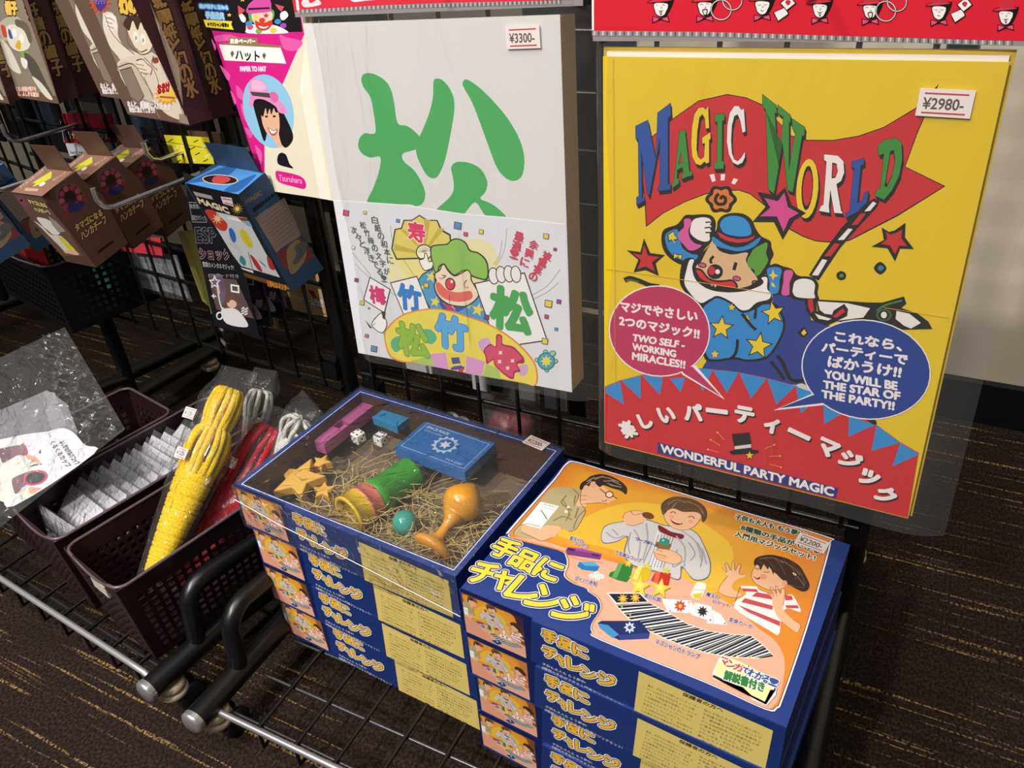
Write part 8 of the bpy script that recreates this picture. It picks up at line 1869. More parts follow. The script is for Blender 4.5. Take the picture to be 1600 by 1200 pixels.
CUPQ = ([(-0.9432, 0.4057, 0.1969), (-0.7907, 0.4561, 0.2634), (-0.7711, 0.2697, 0.1145), (-0.6252, 0.3776, 0.2268)], 173.8, 234.4, """S|d6d6dc|25 -1903 774 -2346 1555 -2743 2070 -3091 2373 -3272 2563 -3625 2669 -4189 2768 -4627 993 -4386 713 -3929 -62 -3454
S|e2d8d0|205 -2435 759 -2451 1205 -3215 1134 -3813 927 -4221 563 -3831 124 -3454
S|d4d8cc|881 -3236 1405 -3371 1710 -3859 1053 -3500
S|d4d8cc|1098 -4136 1445 -4253 1524 -4485 1165 -4371
S|6c5660|836 -2687 880 -2672 1133 -2794 1385 -2940 1462 -2961 1508 -3112 1515 -3290 1455 -3327 1273 -3173 1085 -3145 903 -3107 872 -2956
P|8a6a74|1140 -2812 1426 -2984 1460 -3307 1274 -3169 1114 -3144
S|a85868|1433 -2952 1494 -2999 1523 -3296 1464 -3334 1452 -3216
S|d89c84|1448 -3357 1525 -3370 1643 -3533 1704 -3673 1726 -3804 1634 -3710 1523 -3532
S|55565c|1479 -3701 1591 -3721 1723 -3813 1753 -3881 1578 -3767
S|7a5a64|1041 -3721 1106 -3689 1331 -3759 1549 -3875 1668 -4000 1340 -4094 1233 -4088 1186 -4138 1067 -4121 1040 -3919
P|c04a68|1806 -4295 1775 -4339 1723 -4359 1655 -4352 1576 -4321 1495 -4269 1419 -4199 1354 -4119 1308 -4035 1283 -3956 1284 -3889 1311 -3842 1362 -3818 1431 -3821 1513 -3852 1598 -3907 1678 -3980 1744 -4065 1790 -4151 1811 -4230
P|3c3a40|1751 -4248 1728 -4283 1688 -4299 1634 -4294 1573 -4270 1510 -4229 1451 -4175 1401 -4113 1365 -4048 1346 -3986 1347 -3934 1369 -3897 1408 -3879 1462 -3882 1524 -3906 1590 -3948 1652 -4004 1703 -4069 1738 -4136 1755 -4198
S|d89c84|1368 -4232 1432 -4233 1481 -4319 1622 -4467 1461 -4454 1398 -4424 1370 -4328
T|くるくるカップ|6a6a72||0|0.3|2034 -3447 2201 -4457 2146 -3470
T|ふしぎな穴あきコップ|6a6a72||0|0.3|2226 -3622 2373 -4569 2334 -3629""", """P|7c7a80|-91 -1190 897 -1480 2170 -1706 2270 -1711 2591 -2519 2588 -3563 2512 -3638 749 -2520 -127 -2082
P|8c8a90|2185 -1699 2428 -1944 2416 -3151 2081 -3057 2080 -2118""")
BACKS = [((-0.3609, 0.58, 0.2088), 0.016, 0.05, 'c4c6c8', 'pale card hanging low behind the right grid, under the white pack'), ((-0.2786, 0.58, 0.2061), 0.022, 0.06, 'b8babc', 'pale card hanging behind the right grid, nearer the yellow pack'), ((-0.3275, 0.6, 0.195), 0.034, 0.03, '9a9c98', 'grey-green tag behind the clear bag of red goods'), ((-0.4242, 0.57, 0.2233), 0.03, 0.012, 'c8c8c8', 'barcode end of a bag showing under the white pack'), ((-0.2539, 0.575, 0.2082), 0.016, 0.055, '1a1b1e', 'black dotted pack behind the right grid beside the yellow pack'), ((-0.3456, 0.585, 0.2078), 0.012, 0.05, '222326', 'dark strip between the pale cards behind the right grid')]
NL = (0.0958, 0.9954, 0.0)
HOOKS = [((-0.5903, 0.563, 0.43), 0.15, 'chrome hook in front of the small brown boxes, empty tip turned up'), ((-0.7109, 0.5746, 0.4373), 0.175, 'chrome hook carrying the three small brown boxes'), ((-0.8311, 0.5862, 0.443), 0.085, 'short chrome hook through the red header card'), ((-0.6587, 0.5696, 0.4322), 0.05, 'short chrome hook through the yellow header card')]
CARD = M('d9d7d5', .55); BLACK = M('0c0c0e', .35, 0, .5, 'black_lacquer'); CHROME = M('dcdce0', .24, .85, .6, 'chrome'); WIREBLK = M('101012', .3, 0, .55, 'black_wire')
FILM = film_mat('clear_bag_film', .035, 1.0, 26, .10, stretch=(1, 1, .28), deep=.011); ROPEBAG = film_mat('rope_bag_film', .025, .9, 60, .07, stretch=(1, 1, .4), deep=.010); WRAP = film_mat('shrink_wrap_film', .025, .8, 50, .06, deep=.010); CRINKLE = film_mat('crinkled_cellophane', .07, 1.0, 55, .10, (.95, .95, .95), deep=.010)

CUPBAG = film_mat('crumpled_gift_bag', .05, .8, 40, .16, (.95, .95, .95), deep=.008)
# ---------------------------------------------------------------- the room
m, nt, N, L, b = nodes('striped_carpet')
tc = N.new('ShaderNodeTexCoord'); mp = N.new('ShaderNodeMapping'); mp.inputs['Scale'].default_value = (4.5, 180, 1); mp.inputs['Rotation'].default_value = (0, 0, math.radians(2))
n1 = N.new('ShaderNodeTexNoise'); n1.inputs['Scale'].default_value = 1.0; n1.inputs['Detail'].default_value = 2.5; n1.inputs['Distortion'].default_value = .25; n1.inputs['Roughness'].default_value = .6
r1 = N.new('ShaderNodeValToRGB'); r1.color_ramp.elements[0].position = .60; r1.color_ramp.elements[1].position = .66
mp2 = N.new('ShaderNodeMapping'); mp2.inputs['Scale'].default_value = (420, 300, 1)
n2 = N.new('ShaderNodeTexNoise'); n2.inputs['Scale'].default_value = 1.0; n2.inputs['Detail'].default_value = 2
r2 = N.new('ShaderNodeValToRGB'); r2.color_ramp.elements[0].position = .42; r2.color_ramp.elements[1].position = .6
mul = N.new('ShaderNodeMath'); mul.operation = 'MULTIPLY'
mp3 = N.new('ShaderNodeMapping'); mp3.inputs['Scale'].default_value = (9, 130, 1); n3 = N.new('ShaderNodeTexNoise'); n3.inputs['Scale'].default_value = 1.; n3.inputs['Detail'].default_value = 3
base = N.new('ShaderNodeMix'); base.data_type = 'RGBA'; base.inputs['A'].default_value = lin('1c1411'); base.inputs['B'].default_value = lin('3c312b')
mix = N.new('ShaderNodeMix'); mix.data_type = 'RGBA'; mix.inputs['B'].default_value = lin('94784a')
for q, n_ in ((mp, n1), (mp2, n2), (mp3, n3)): L.new(tc.outputs['Object'], q.inputs[0]); L.new(q.outputs[0], n_.inputs[0])
L.new(n1.outputs[0], r1.inputs[0]); L.new(n2.outputs[0], r2.inputs[0]); L.new(r1.outputs[0], mul.inputs[0]); L.new(r2.outputs[0], mul.inputs[1])
ad = N.new('ShaderNodeMath'); ad.operation = 'MULTIPLY'; L.new(n3.outputs[0], ad.inputs[0]); L.new(r2.outputs[0], ad.inputs[1]); L.new(ad.outputs[0], base.inputs['Factor']); L.new(base.outputs['Result'], mix.inputs['A']); L.new(mul.outputs[0], mix.inputs['Factor'])
L.new(mix.outputs['Result'], b.inputs['Base Color']); b.inputs['Roughness'].default_value = .95; b.inputs['Specular IOR Level'].default_value = .1
bp = N.new('ShaderNodeBump'); bp.inputs['Strength'].default_value = .6; bp.inputs['Distance'].default_value = .002; L.new(n2.outputs[0], bp.inputs['Height']); L.new(bp.outputs[0], b.inputs['Normal'])
fl = MB().box((-4.2, -2.6, -.02), (3.2, 1.06, 0), m); structure(fl.build('floor'))
m, nt, N, L, b = nodes('cream_wall_paint')
nz = N.new('ShaderNodeTexNoise'); nz.inputs['Scale'].default_value = 6; rp = N.new('ShaderNodeValToRGB'); rp.color_ramp.elements[0].color = lin('c4b8a2'); rp.color_ramp.elements[1].color = lin('cec2ad')
L.new(nz.outputs[0], rp.inputs[0]); L.new(rp.outputs[0], b.inputs['Base Color']); b.inputs['Roughness'].default_value = .7
structure(MB().box((-4.2, 1.03, 0), (3.2, 1.08, 2.6), m).build('wall_back'))
structure(MB().box((-4.2, 1.018, 0), (3.2, 1.03, .058), M('101113', .5)).build('baseboard_back'))

# ---------------------------------------------------------------- racks
def arc(c, a, b, r, n=6):
    """rounded corner between directions a and b at corner point c"""
    c, a, b = Vector(c), Vector(a).normalized(), Vector(b).normalized(); o = c + a*r + b*r
    return [o - b*r*math.cos(t) - a*r*math.sin(t) for t in [math.pi/2*i/n for i in range(n+1)]]
def make_rack(name, label, X, w, mesh_bottom, zs, xs, foot_front, rails=True, shelf=None, top=1.45, mirror=False):
    """w: distance between posts; local x right, y away, posts at y=0, feet run to y=-foot_front and a little behind"""
    t = thing(name, label, 'display rack', X)
    for sx in (0, w):
        MB().tube([(sx, 0, .05), (sx, 0, top)], .0088, BLACK, 14).build('post', t)
        mb = MB().tube([(sx, .16, .05), (sx, -foot_front, .05)], .0112, BLACK, 16, cap=False); ft = mb.build('foot', t)
        for y, d in ((-foot_front, -1), (.16, 1)):
            e = MB().lathe([(.0001, .004), (.008, .0035), (.0112, .0015), (.0114, 0), (.0112, -.004)], CHROME, 16, Matrix.Translation((sx, y, .05)) @ Matrix.Rotation(math.radians(90)*-d, 4, 'X')).build('end_cap', ft)
            e['label'] = 'bright metal end cap'
        for y in (-foot_front + .022, .13):
            cs = MB().lathe([(.005, .040), (.0115, .0395), (.0128, .036), (.0128, .0335), (.0112, .0330), (.0112, .0312), (.0132, .0308), (.0140, .0275), (.0120, .0235), (.005, .0225)], M('c2b49a', .38, .3), 24, Matrix.Translation((sx, y, 0)))
            for q in (-.0042, .0030): cs.box((sx+q, y-.002, .010), (sx+q+.0012, y+.016, .0245), BLACK)
            c = cs.build('caster', t)
            for q in (-.0085, .0085):
                MB().lathe([(.003, -.0035), (.0125, -.0035), (.0142, -.002), (.0142, .002), (.0125, .0035), (.003, .0035)], M('17171a', .45), 22, Matrix.Translation((sx+q, y+.010, .0142)) @ Matrix.Rotation(math.pi/2, 4, 'Y')).build('wheel', c)
        if rails:
            y0 = -foot_front + .058; P = [(sx, y0, .05)] + arc((sx, y0+.006, .116), (0, 0, -1), (0, 1, 0), .022) + [(sx, -.02, .085), (sx, 0, .08)]
            MB().tube(P, .0085, BLACK, 14).build('side_rail', t)
    g = MB()
    ztop = top - .03
    for z in zs: g.tube([(0, -.012, z), (w, -.012, z)], .0022, WIREBLK, 8)
    for x in xs: g.tube([(x, -.0158, mesh_bottom), (x, -.0158, ztop)], .0018, WIREBLK, 8)
    g.build('grid_panel', t)
    for sx in (0, w):
        s = 1 if sx == 0 else -1
        for z in (mesh_bottom + .012, mesh_bottom + .3): MB().box((min(sx, sx+s*.02), -.016, z), (max(sx, sx+s*.02), -.004, z+.02), BLACK).build('panel_clip', t)
    return t
RZ = [.187 + .0405*i for i in range(31)]
rackR = make_rack('display_rack', 'black grid display rack on casters behind the stacks of blue boxes', yaw((-.4735, .5525, 0), 0), .475, .187, RZ, [.0162+.0405*i for i in range(12)], .310)
rackL = make_rack('display_rack', 'black grid display rack on casters holding the plastic baskets, left of the blue boxes', yaw((-.9475, .5995, 0), -5.5), .443, .197, [.197+.034]+[.197+.0405*i for i in range(31) if i != 1], [.018+.0405*i for i in range(11)], .310)
rackF = make_rack('display_rack', 'black grid display rack at the far left edge, carrying the black basket', yaw((-1.425, .735, 0), -13), .43, .197, [.197+.0405*i for i in range(31)], [.018+.0405*i for i in range(11)], .12, rails=False)
def shelf(name, parent, x0, x1, y0, y1, z, rbar, xs, ys, lip=.0, endbend=False):
    mb = MB()
    for y in ys: mb.tube([(x0, y, z), (x1, y, z)], .0017, M('55565a', .3, .8), 8)
    for x in xs: mb.tube([(x, y0+.004, z+.0032), (x, y1, z+.0032)], .0019, WIREBLK, 8)
    for x in xs: mb.tube([(x, y0+.004, z+.0032), (x, y0+.004, z-.022), (x, y0+.02, z-.022)], .0017, WIREBLK, 8)
    o = mb.build('shelf_grid', parent)
    fb = MB()
    if endbend: fb.tube([(x0, y0, z+.018)]+[(x1-.03, y0, z+.018)] + arc((x1, y0, z+.018), (-1, 0, 0), (0, 0, -1), .012)[1:] + [(x1+.002, y0+.004, z-.004)], rbar, M('d0d0d4', .33, .75), 10)
    else: fb.tube([(x0-.012, y0, z+.010), (x1+.012, y0, z+.010)], rbar, M('b4b4b8', .33, .8), 10)
    f = fb.build('front_bar', parent); f['label'] = 'shiny front bar of the wire shelf'
shelf('shelf_grid', rackR, .012, .463, -.2900, -.02, .0345, .0030, [.0476+.0407*i for i in range(11)], [-.2805+.0425*i for i in range(7)])
shelf('shelf_grid', rackL, .012, .434, -.2980, -.02, .0345, .0030, [.03+.041*i for i in range(10)], [-.2805+.0425*i for i in range(7)], endbend=True)

# ---------------------------------------------------------------- hanging packs
def sticker(name, parent, X, w, h, price, tilt=0):
    mb = MB(); mb.box((0, 0, -.0003), (w, h, .00015), M('efe4e0', .5), X)
    T = X @ Matrix.Translation((0, 0, .00016)); mm = 1000
    R = 'c0304a'
    it = [('P', [R], [(w*mm*.1, h*mm*.86), (w*mm*.9, h*mm*.86), (w*mm*.9, h*mm*.80), (w*mm*.1, h*mm*.80)]), ('P', [R], [(w*mm*.1, h*mm*.16), (w*mm*.9, h*mm*.16), (w*mm*.9, h*mm*.10), (w*mm*.1, h*mm*.10)]),
          ('T', [price, '5a4c4c', '', 0, .12], [(w*mm*.1, h*mm*.27), (w*mm*.84, h*mm*.27), (w*mm*.1, h*mm*.68)])]
    ink(mb, it, T, 2e-5); o = mb.build('price_sticker', parent); o['label'] = 'white price sticker with red bars'; return o
def film_sheet(name, parent, x0, x1, z0, z1, y, mat, amp=.0012, n=26, seed=1, curl=0):
    r = random.Random(seed); ph = [(r.uniform(20, 90), r.uniform(10, 60), r.uniform(0, 6.3), r.uniform(.3, 1)) for _ in range(7)]
    vs = []; fs = []
    for i in range(n+1):
        for j in range(n+1):
            x = x0+(x1-x0)*i/n; z = z0+(z1-z0)*j/n; d = sum(a*math.sin(kx*x+kz*z+p) for kx, kz, p, a in ph)/3
            e = max(0, abs(2*i/n-1)-.8)*5
            vs.append((x, y-amp*(1+d)*(1-e*.3)+curl*e*e, z))
    for i in range(n):
        for j in range(n): k = i*(n+1)+j; fs.append((k, k+n+1, k+n+2, k+1))
    mb = MB(); mb.add(vs, fs, mat, True); return mb.build(name, parent)
# the yellow pack
X = pose((-0.1624, 0.4136, 0.5626), (-0.0599, -0.023, -0.0509)); t = thing('hanging_pack', 'yellow picture-book pack with a clown and a red banner, hanging on the right', 'magic trick pack', X)
mb = MB(); mb.box((0, 0, -.2363), (.182, .0012, 0), M('e3c21f', .4)); ink(mb, ART_MW, FRONT); mb.build('front_cover', t)
mb = MB(); mb.box((.0015, .0016, -.2340), (.1815, .0034, .0022), M('efeae4', .6)); mb.box((-.0012, .0037, -.2368), (.1836, .0066, .0040), M('d8b41c', .4)); mb.box((.0008, .0069, -.2350), (.1824, .0090, .0030), M('e3c21f', .4)); mb.build('book_pages', t)
mb = MB(); mb.box((-.0055, -.0004, .0098), (.197, .0002, .0600), M('d42436', .35)); mb.box((-.0055, -.0003, .0074), (.197, .0001, .0098), M('8f8a8c', .3)); ink(mb, HDR_MW, FRONT @ Matrix.Translation((0, 0, .0004)), rough=.3); o = mb.build('bag_header', t); o['label'] = 'red header strip printed with faces in hats'
film_sheet('bag_film', t, -.0055, .2010, -.2440, .0074, -.0016, FILM, .0014, 40, 3, .006)
sticker('price_sticker', t, FRONT @ Matrix.Translation((0.1503, -0.0224, 0.0012)) @ Matrix.Rotation(math.radians(-1), 4, 'Z'), .0215, .0115, '¥2980-')
MB().tube([(.095, -.03, .045), (.095, .10, .045)], .0022, CHROME, 10).build('hook_rod', None)
o = bpy.data.objects['hook_rod']; o.matrix_world = X; tag(o, 'chrome hook rod carrying the yellow clown pack', 'hook')
# the white pack
X = pose((-0.3818, 0.4462, 0.5705), (-0.0821, -0.0365, -0.0076)); t = thing('hanging_pack', 'white pack with a big green character and a clown flap, in the middle', 'magic trick pack', X)
mb = MB(); mb.box((0, 0, -.2363), (.182, .0010, 0), M('d9d7d6', .5)); ink(mb, ART_WP, FRONT); mb.build('front_cover', t)
m, nt, N, L, b = nodes('stacked_card_edges'); tc = N.new('ShaderNodeTexCoord'); wv = N.new('ShaderNodeTexWave'); wv.bands_direction = 'Y'; wv.inputs['Scale'].default_value = 160; wv.inputs['Distortion'].default_value = 1.5
rp = N.new('ShaderNodeValToRGB'); rp.color_ramp.elements[0].color = lin('9c7f4c'); rp.color_ramp.elements[1].color = lin('cdb280'); L.new(tc.outputs['Object'], wv.inputs[0]); L.new(wv.outputs[0], rp.inputs[0]); L.new(rp.outputs[0], b.inputs['Base Color'])
mb = MB(); mb.box((.001, .0014, -.2350), (.1822, .020, -.001), m); o = mb.build('card_stack', t); o['label'] = 'brown edges of the stacked cards'
mb = MB(); mb.box((-.006, -.0004, .0072), (.196, .0002, .055), M('d63446', .35)); mb.box((-.006, -.0003, .0040), (.196, .0001, .0072), M('8f8a8c', .3)); ink(mb, HDR_WP, FRONT @ Matrix.Translation((0, 0, .0004)), rough=.3); o = mb.build('bag_header', t); o['label'] = 'red header strip of the bag'
film_sheet('bag_film', t, -.0040, .2020, -.2410, .0040, -.0015, FILM, .0013, 40, 5, .012)
sticker('price_sticker', t, FRONT @ Matrix.Translation((0.1484, -0.0172, 0.0012)) @ Matrix.Rotation(math.radians(1), 4, 'Z'), .0215, .0122, '¥3300-')
MB().tube([(.095, -.03, .04), (.095, .07, .04)], .0022, CHROME, 10).build('hook_rod', None)
o = bpy.data.objects['hook_rod.001']; o.matrix_world = X; tag(o, 'chrome hook rod carrying the white pack', 'hook')
def slab(key, name, label, cat, col, thick=.0008, film=None, group=None, rough=.45, part='card', single=True):
    (TL, TR, BL, BR), w, h, src = CARDS[key]; F = frame(TL, TR, BL); I = F.inverted()
    q = [I @ Vector(p) for p in (TL, TR, BR, BL)]
    mb = MB(); mb.add([(p.x, 0, p.z) for p in q] + [(p.x, thick, p.z) for p in q], [(3, 2, 1, 0), (4, 5, 6, 7), (0, 1, 5, 4), (1, 2, 6, 5), (2, 3, 7, 6), (3, 0, 4, 7)], M(col, rough))
    if src:
        # artwork follows the card's own (slightly non-square) outline
        def rm(x, y):
            u, v = x/w, -y/h; p = (q[0]*(1-u)+q[1]*u)*(1-v)+(q[3]*(1-u)+q[2]*u)*v; return (p.x*1000, p.z*1000)
        ink(mb, src, FRONT, remap=rm)
    if film:
        t = thing(name, label, cat, F, group); mb.build(part, t)
        xs = [p.x for p in q]; zs = [p.z for p in q]; film_sheet('bag_film', t, min(xs)-.002, max(xs)+.002, min(zs)-.003, max(zs)+.001, -.001, film, .0008, 14, 9); return t
    o = mb.build(name, None); o.matrix_world = F; return tag(o, label, cat, group)
slab('pink', 'hanging_pack', 'pink and cream paper-hat pack with a girl in a pink hat', 'magic trick pack', 'e4dcc4', .0015)

# ---------------------------------------------------------------- blue toy boxes in two stacks
BW, BD, BH = .2275, .166, .0455
NAVY = M('20397f', .32, 0, .5, 'navy_print_card')
def mini(mb):
    bg = [('P', ['dd8a34'], [(1.5, -1.2), (52, -1.2), (52, -42.5), (1.5, -42.5)]), ('P', ['dd9c80'], [(1.5, -27), (14, -27), (30, -25), (52, -30), (52, -42.5), (1.5, -42.5)])]
    ink(mb, bg, FRONT)
    x0, x1, y0, y1 = MINI_BOX
    ink(mb, ART_MINI, FRONT, z0=5e-5, remap=lambda x, y: (1.5+50.5*(x-x0)/(x1-x0), -42.5+41.3*(y-y0)/(y1-y0)), step=2e-6)
def box_mesh(lid):
    mb = MB(); mb.box((0, 0, -BH), (BW, BD, 0), NAVY)
    mb.box((.0545, -.00002, -.0440), (BW, .0, -.0015), M('1b3270', .35))
    ink(mb, ART_BF, FRONT); mini(mb)
    if lid: ink(mb, ART_BT, TOP, rough=.3, spec=.5)
    return mb
grp = 'stacked blue magic-set boxes'
LX, LY, RX, RY, SZ = (-0.4762, 0.3572, 0.2186)[0], (-0.4762, 0.3572, 0.2186)[1], (-0.2405, 0.3308, 0.2215)[0], (-0.2405, 0.3308, 0.2215)[1], .0397
STACKS = []
o = box_mesh(True).build('toy_box', None, 0); o.matrix_world = yaw((RX, RY, SZ+4*BH+.0006), -4.2)
tag(o, 'blue magic-set box on top of the right stack, lid showing a family at a table', 'boxed game', grp); TOPBOX = o
sticker('price_sticker', o, Matrix.Translation((0.192, 0.1494, 0.0012)) @ Matrix.Rotation(math.radians(-5), 4, 'Z'), .0215, .0125, '¥2200-')
proto = box_mesh(False).build('toy_box', None, 0); proto.matrix_world = yaw((RX+.0004, RY-.0005, SZ+3*BH+.0004), -4.5)
tag(proto, 'blue magic-set box second from the top of the right stack', 'boxed game', grp)
for dx, dy, k, a, lb in ((.003, .0012, 2, -4.3, 'blue magic-set box third from the top of the right stack'), (.0008, .0002, 1, -4.6, 'blue magic-set box at the bottom of the right stack')):
    copy_tree(proto, yaw((RX+dx, RY+dy, SZ+k*BH+.0002*(k-1)), a), lb)
for dx, dy, k, a, lb in ((.0042, .0015, 3, -4.3, 'blue magic-set box directly under the open display box'), (.0040, .0010, 2, -4.1, 'blue magic-set box second from the bottom of the left stack'), (.0078, .0022, 1, -4.0, 'blue magic-set box at the bottom of the left stack')):
    copy_tree(proto, yaw((LX+dx, LY+dy, SZ+k*BH+.0002*(k-1)), a), lb)
# the open display box on top of the left stack
OB = yaw((LX, LY, SZ+4*BH+.0006), -4.1)
t = thing('display_box', 'open blue display box under clear wrap, with wooden toys, topping the left stack', 'boxed game', OB)
mb = MB(); e = .006; TRAY = M('8a7864', .6)
mb.box((0, 0, -BH), (BW, e, 0), NAVY); mb.box((0, BD-e, -BH), (BW, BD, 0), NAVY); mb.box((0, e, -BH), (e, BD-e, 0), NAVY); mb.box((BW-e, e, -BH), (BW, BD-e, 0), NAVY); mb.box((e, e, -BH), (BW-e, BD-e, -BH+.002), M('7a6a56', .7))
for a, b2 in (((e, e, -BH+.002), (e+.0004, BD-e, -.002)), ((BW-e-.0004, e, -BH+.002), (BW-e, BD-e, -.002)), ((e, e, -BH+.002), (BW-e, e+.0004, -.002)), ((e, BD-e-.0004, -BH+.002), (BW-e, BD-e, -.002))): mb.box(a, b2, M('4a3226', .5))
mb.box((.0545, -.00002, -.0440), (BW, .0, -.0015), M('1b3270', .35)); ink(mb, ART_BF, FRONT); mini(mb)
for q in ([(4.8, 4.8), (222.7, 4.8), (222.7, 161.2), (4.8, 161.2), (4.8, 4.8)],): ink(mb, [('l', ['e8ecf4', .7], q)], TOP)
mb.build('open_tray', t)
sticker('price_sticker', t, Matrix.Translation((0.1915, 0.1573, 0.0018)) @ Matrix.Rotation(math.radians(-8), 4, 'Z'), .0215, .0125, '¥2200-')
# wrap over the top and the front
vs = []; fs = []; n = 30; r = random.Random(4)
for i in range(n+1):
    for j in range(n+1):
        x = -.0012+(BW+.0024)*i/n; y = -.0014+(BD+.003)*j/n; s = min(i, n-i, j, n-j)
        vs.append((x, y, .0014+(0 if s == 0 else -.0008*math.sin(min(1, s/6)*math.pi/2)+.0007*math.sin(x*160+y*60)*math.cos(y*130-x*40)+r.uniform(-.00025, .00025))))
for i in range(n):
    for j in range(n): k = i*(n+1)+j; fs.append((k, k+n+1, k+n+2, k+1))
mb = MB(); mb.add(vs, fs, WRAP, True)
vs = []; fs = []
for i in range(n+1):
    for j in range(9): vs.append((-.0012+(BW+.0024)*i/n, -.0014+(r.uniform(-.0004, .0002) if 0 < j < 8 else 0), .0014-(BH+.001)*j/8))
for i in range(n):
    for j in range(8): k = i*9+j; fs.append((k, k+1, k+10, k+9))
mb.add(vs, fs, WRAP, True)
for q in ([(-.0012, -.0022, -.014), (.05, -.0024, -.022), (.12, -.0023, -.028), (.2, -.0024, -.036), (.228, -.0016, -.040)],): mb.tube(q, .00035, M('e8eaf0', .12), 6)
mb.build('shrink_wrap', t)
# toys in the display box (local: x right, y away, z up from the rim)
def inbox(p, deg=0): return OB @ yaw(p, deg)
ZF = -BH+.0025
def obj(mb, name, X, label, cat, group=None, bevel=0):
    o = mb.build(name, None, bevel); o.matrix_world = X; return tag(o, label, cat, group)
PK = M('b45a8c', .35, 0, .5)
pw, ph = .0165, .012
mb = MB(); mb.box((0, 0, 0), (pw, .0250, ph), PK); mb.box((0, .0370, 0), (pw, .0770, ph), PK); mb.box((0, .0250, 0), (.0045, .0370, ph), PK); mb.box((pw-.0045, .0250, 0), (pw, .0370, ph), PK); mb.box((.0045, .0250, 0), (pw-.0045, .0370, .004), M('5a2044', .4))  # floor of the hole is a darker pink: its shade put into the colour
obj(mb, 'wooden_tunnel', inbox(((0.0022, 0.0902, -0.011)[0], (0.0022, 0.0902, -0.011)[1], ZF+.020), -1.4), 'long pink wooden block with a square hole in the display box', 'magic prop')
mb = MB(); mb.box((0, 0, 0), (.032, .020, .0085), M('2f86b4', .3, 0, .5)); mb.prism([(0, .0), (.032, 0), (.027, .007), (.004, .006)], .0085, .0093, M('2f86b4', .3))
obj(mb, 'wooden_block', inbox(((0.0303, 0.145, -0.012)[0], (0.0303, 0.145, -0.012)[1], ZF+.022), -4), 'small blue wooden block beside the dice in the display box', 'magic prop', bevel=.001)
def die(X, label, n):
    mb = MB(); s = .0105; mb.box((0, 0, 0), (s, s, s), M('f0eee8', .3, 0, .5)); o = mb.build('dice', None, .0014); o.matrix_world = X; tag(o, label, 'dice')
    pip = MB(); P = {4: [(.25, .25), (.75, .25), (.25, .75), (.75, .75)], 6: [(.25, .2), (.5, .2), (.75, .2), (.25, .8), (.5, .8), (.75, .8)], 5: [(.25, .25), (.75, .25), (.5, .5), (.25, .75), (.75, .75)], 2: [(.3, .3), (.7, .7)], 3: [(.25, .25), (.5, .5), (.75, .75)]}
    def disc(c, u, v, nn, r=.0011): pip.add([Vector(c)+Vector(nn)*1e-4+Vector(u)*r*math.cos(q)+Vector(v)*r*math.sin(q) for q in [2*math.pi*i/10 for i in range(10)]], [tuple(range(10))], M('1a1a1c', .4))
    for u, v in P[n]: disc((u*s, v*s, s), (1, 0, 0), (0, 1, 0), (0, 0, 1))
    for u, v in P[5 if n == 4 else 2]: disc((u*s, 0, v*s), (1, 0, 0), (0, 0, 1), (0, -1, 0))
    for u, v in P[3]: disc((s, u*s, v*s), (0, 1, 0), (0, 0, 1), (1, 0, 0))
    pip.build('pips', o)
die(inbox(((0.0283, 0.1142, -0.012)[0], (0.0283, 0.1142, -0.012)[1], ZF+.021), -12), 'white dice showing four, nearer the pink block in the display box', 4)
die(inbox(((0.0504, 0.1203, -0.012)[0], (0.0504, 0.1203, -0.012)[1], ZF+.021), -6), 'white dice showing six, nearer the card box in the display box', 6)
mb = MB(); cw, cd, ch = .0475, .0780, .0105
mb.box((0, 0, 0), (cd, cw, ch), M('2f6cb0', .3, 0, .5)); fr = 'b8cce0'
ink(mb, [('l', [fr, .5], [(4, 4), (74, 4), (74, 43.5), (4, 43.5), (4, 4)])] + [('P', [fr], [(39+(10 if i % 2 else 13)*math.cos(math.pi*i/12), 24+(10 if i % 2 else 13)*math.sin(math.pi*i/12)) for i in range(24)]), ('P', ['2f6cb0'], [(39+8.5*math.cos(math.pi*i/8), 24+8.5*math.sin(math.pi*i/8)) for i in range(16)]), ('P', ['d8dce8'], [(39+(3 if i % 2 else 6)*math.cos(math.pi*i/6), 24+(3 if i % 2 else 6)*math.sin(math.pi*i/6)) for i in range(12)]), ('T', ['SPACE RACE', fr, '', 0, .15], [(7, 37), (32, 37), (7, 40.5)]), ('T', ['PLAYING CARDS', fr, '', 0, 0], [(8, 32.5), (28, 32.5), (8, 34.5)]), ('T', ['MAGIC', fr, '', 0, 0], [(52, 6.5), (70, 6.5), (52, 9)])], Matrix.Translation((0, 0, ch)), rough=.3)
obj(mb, 'card_box', inbox(((0.0814, 0.1154, -0.011)[0], (0.0814, 0.1154, -0.011)[1], -.0215), -2), 'blue playing-card box with a white star emblem in the display box', 'playing cards')
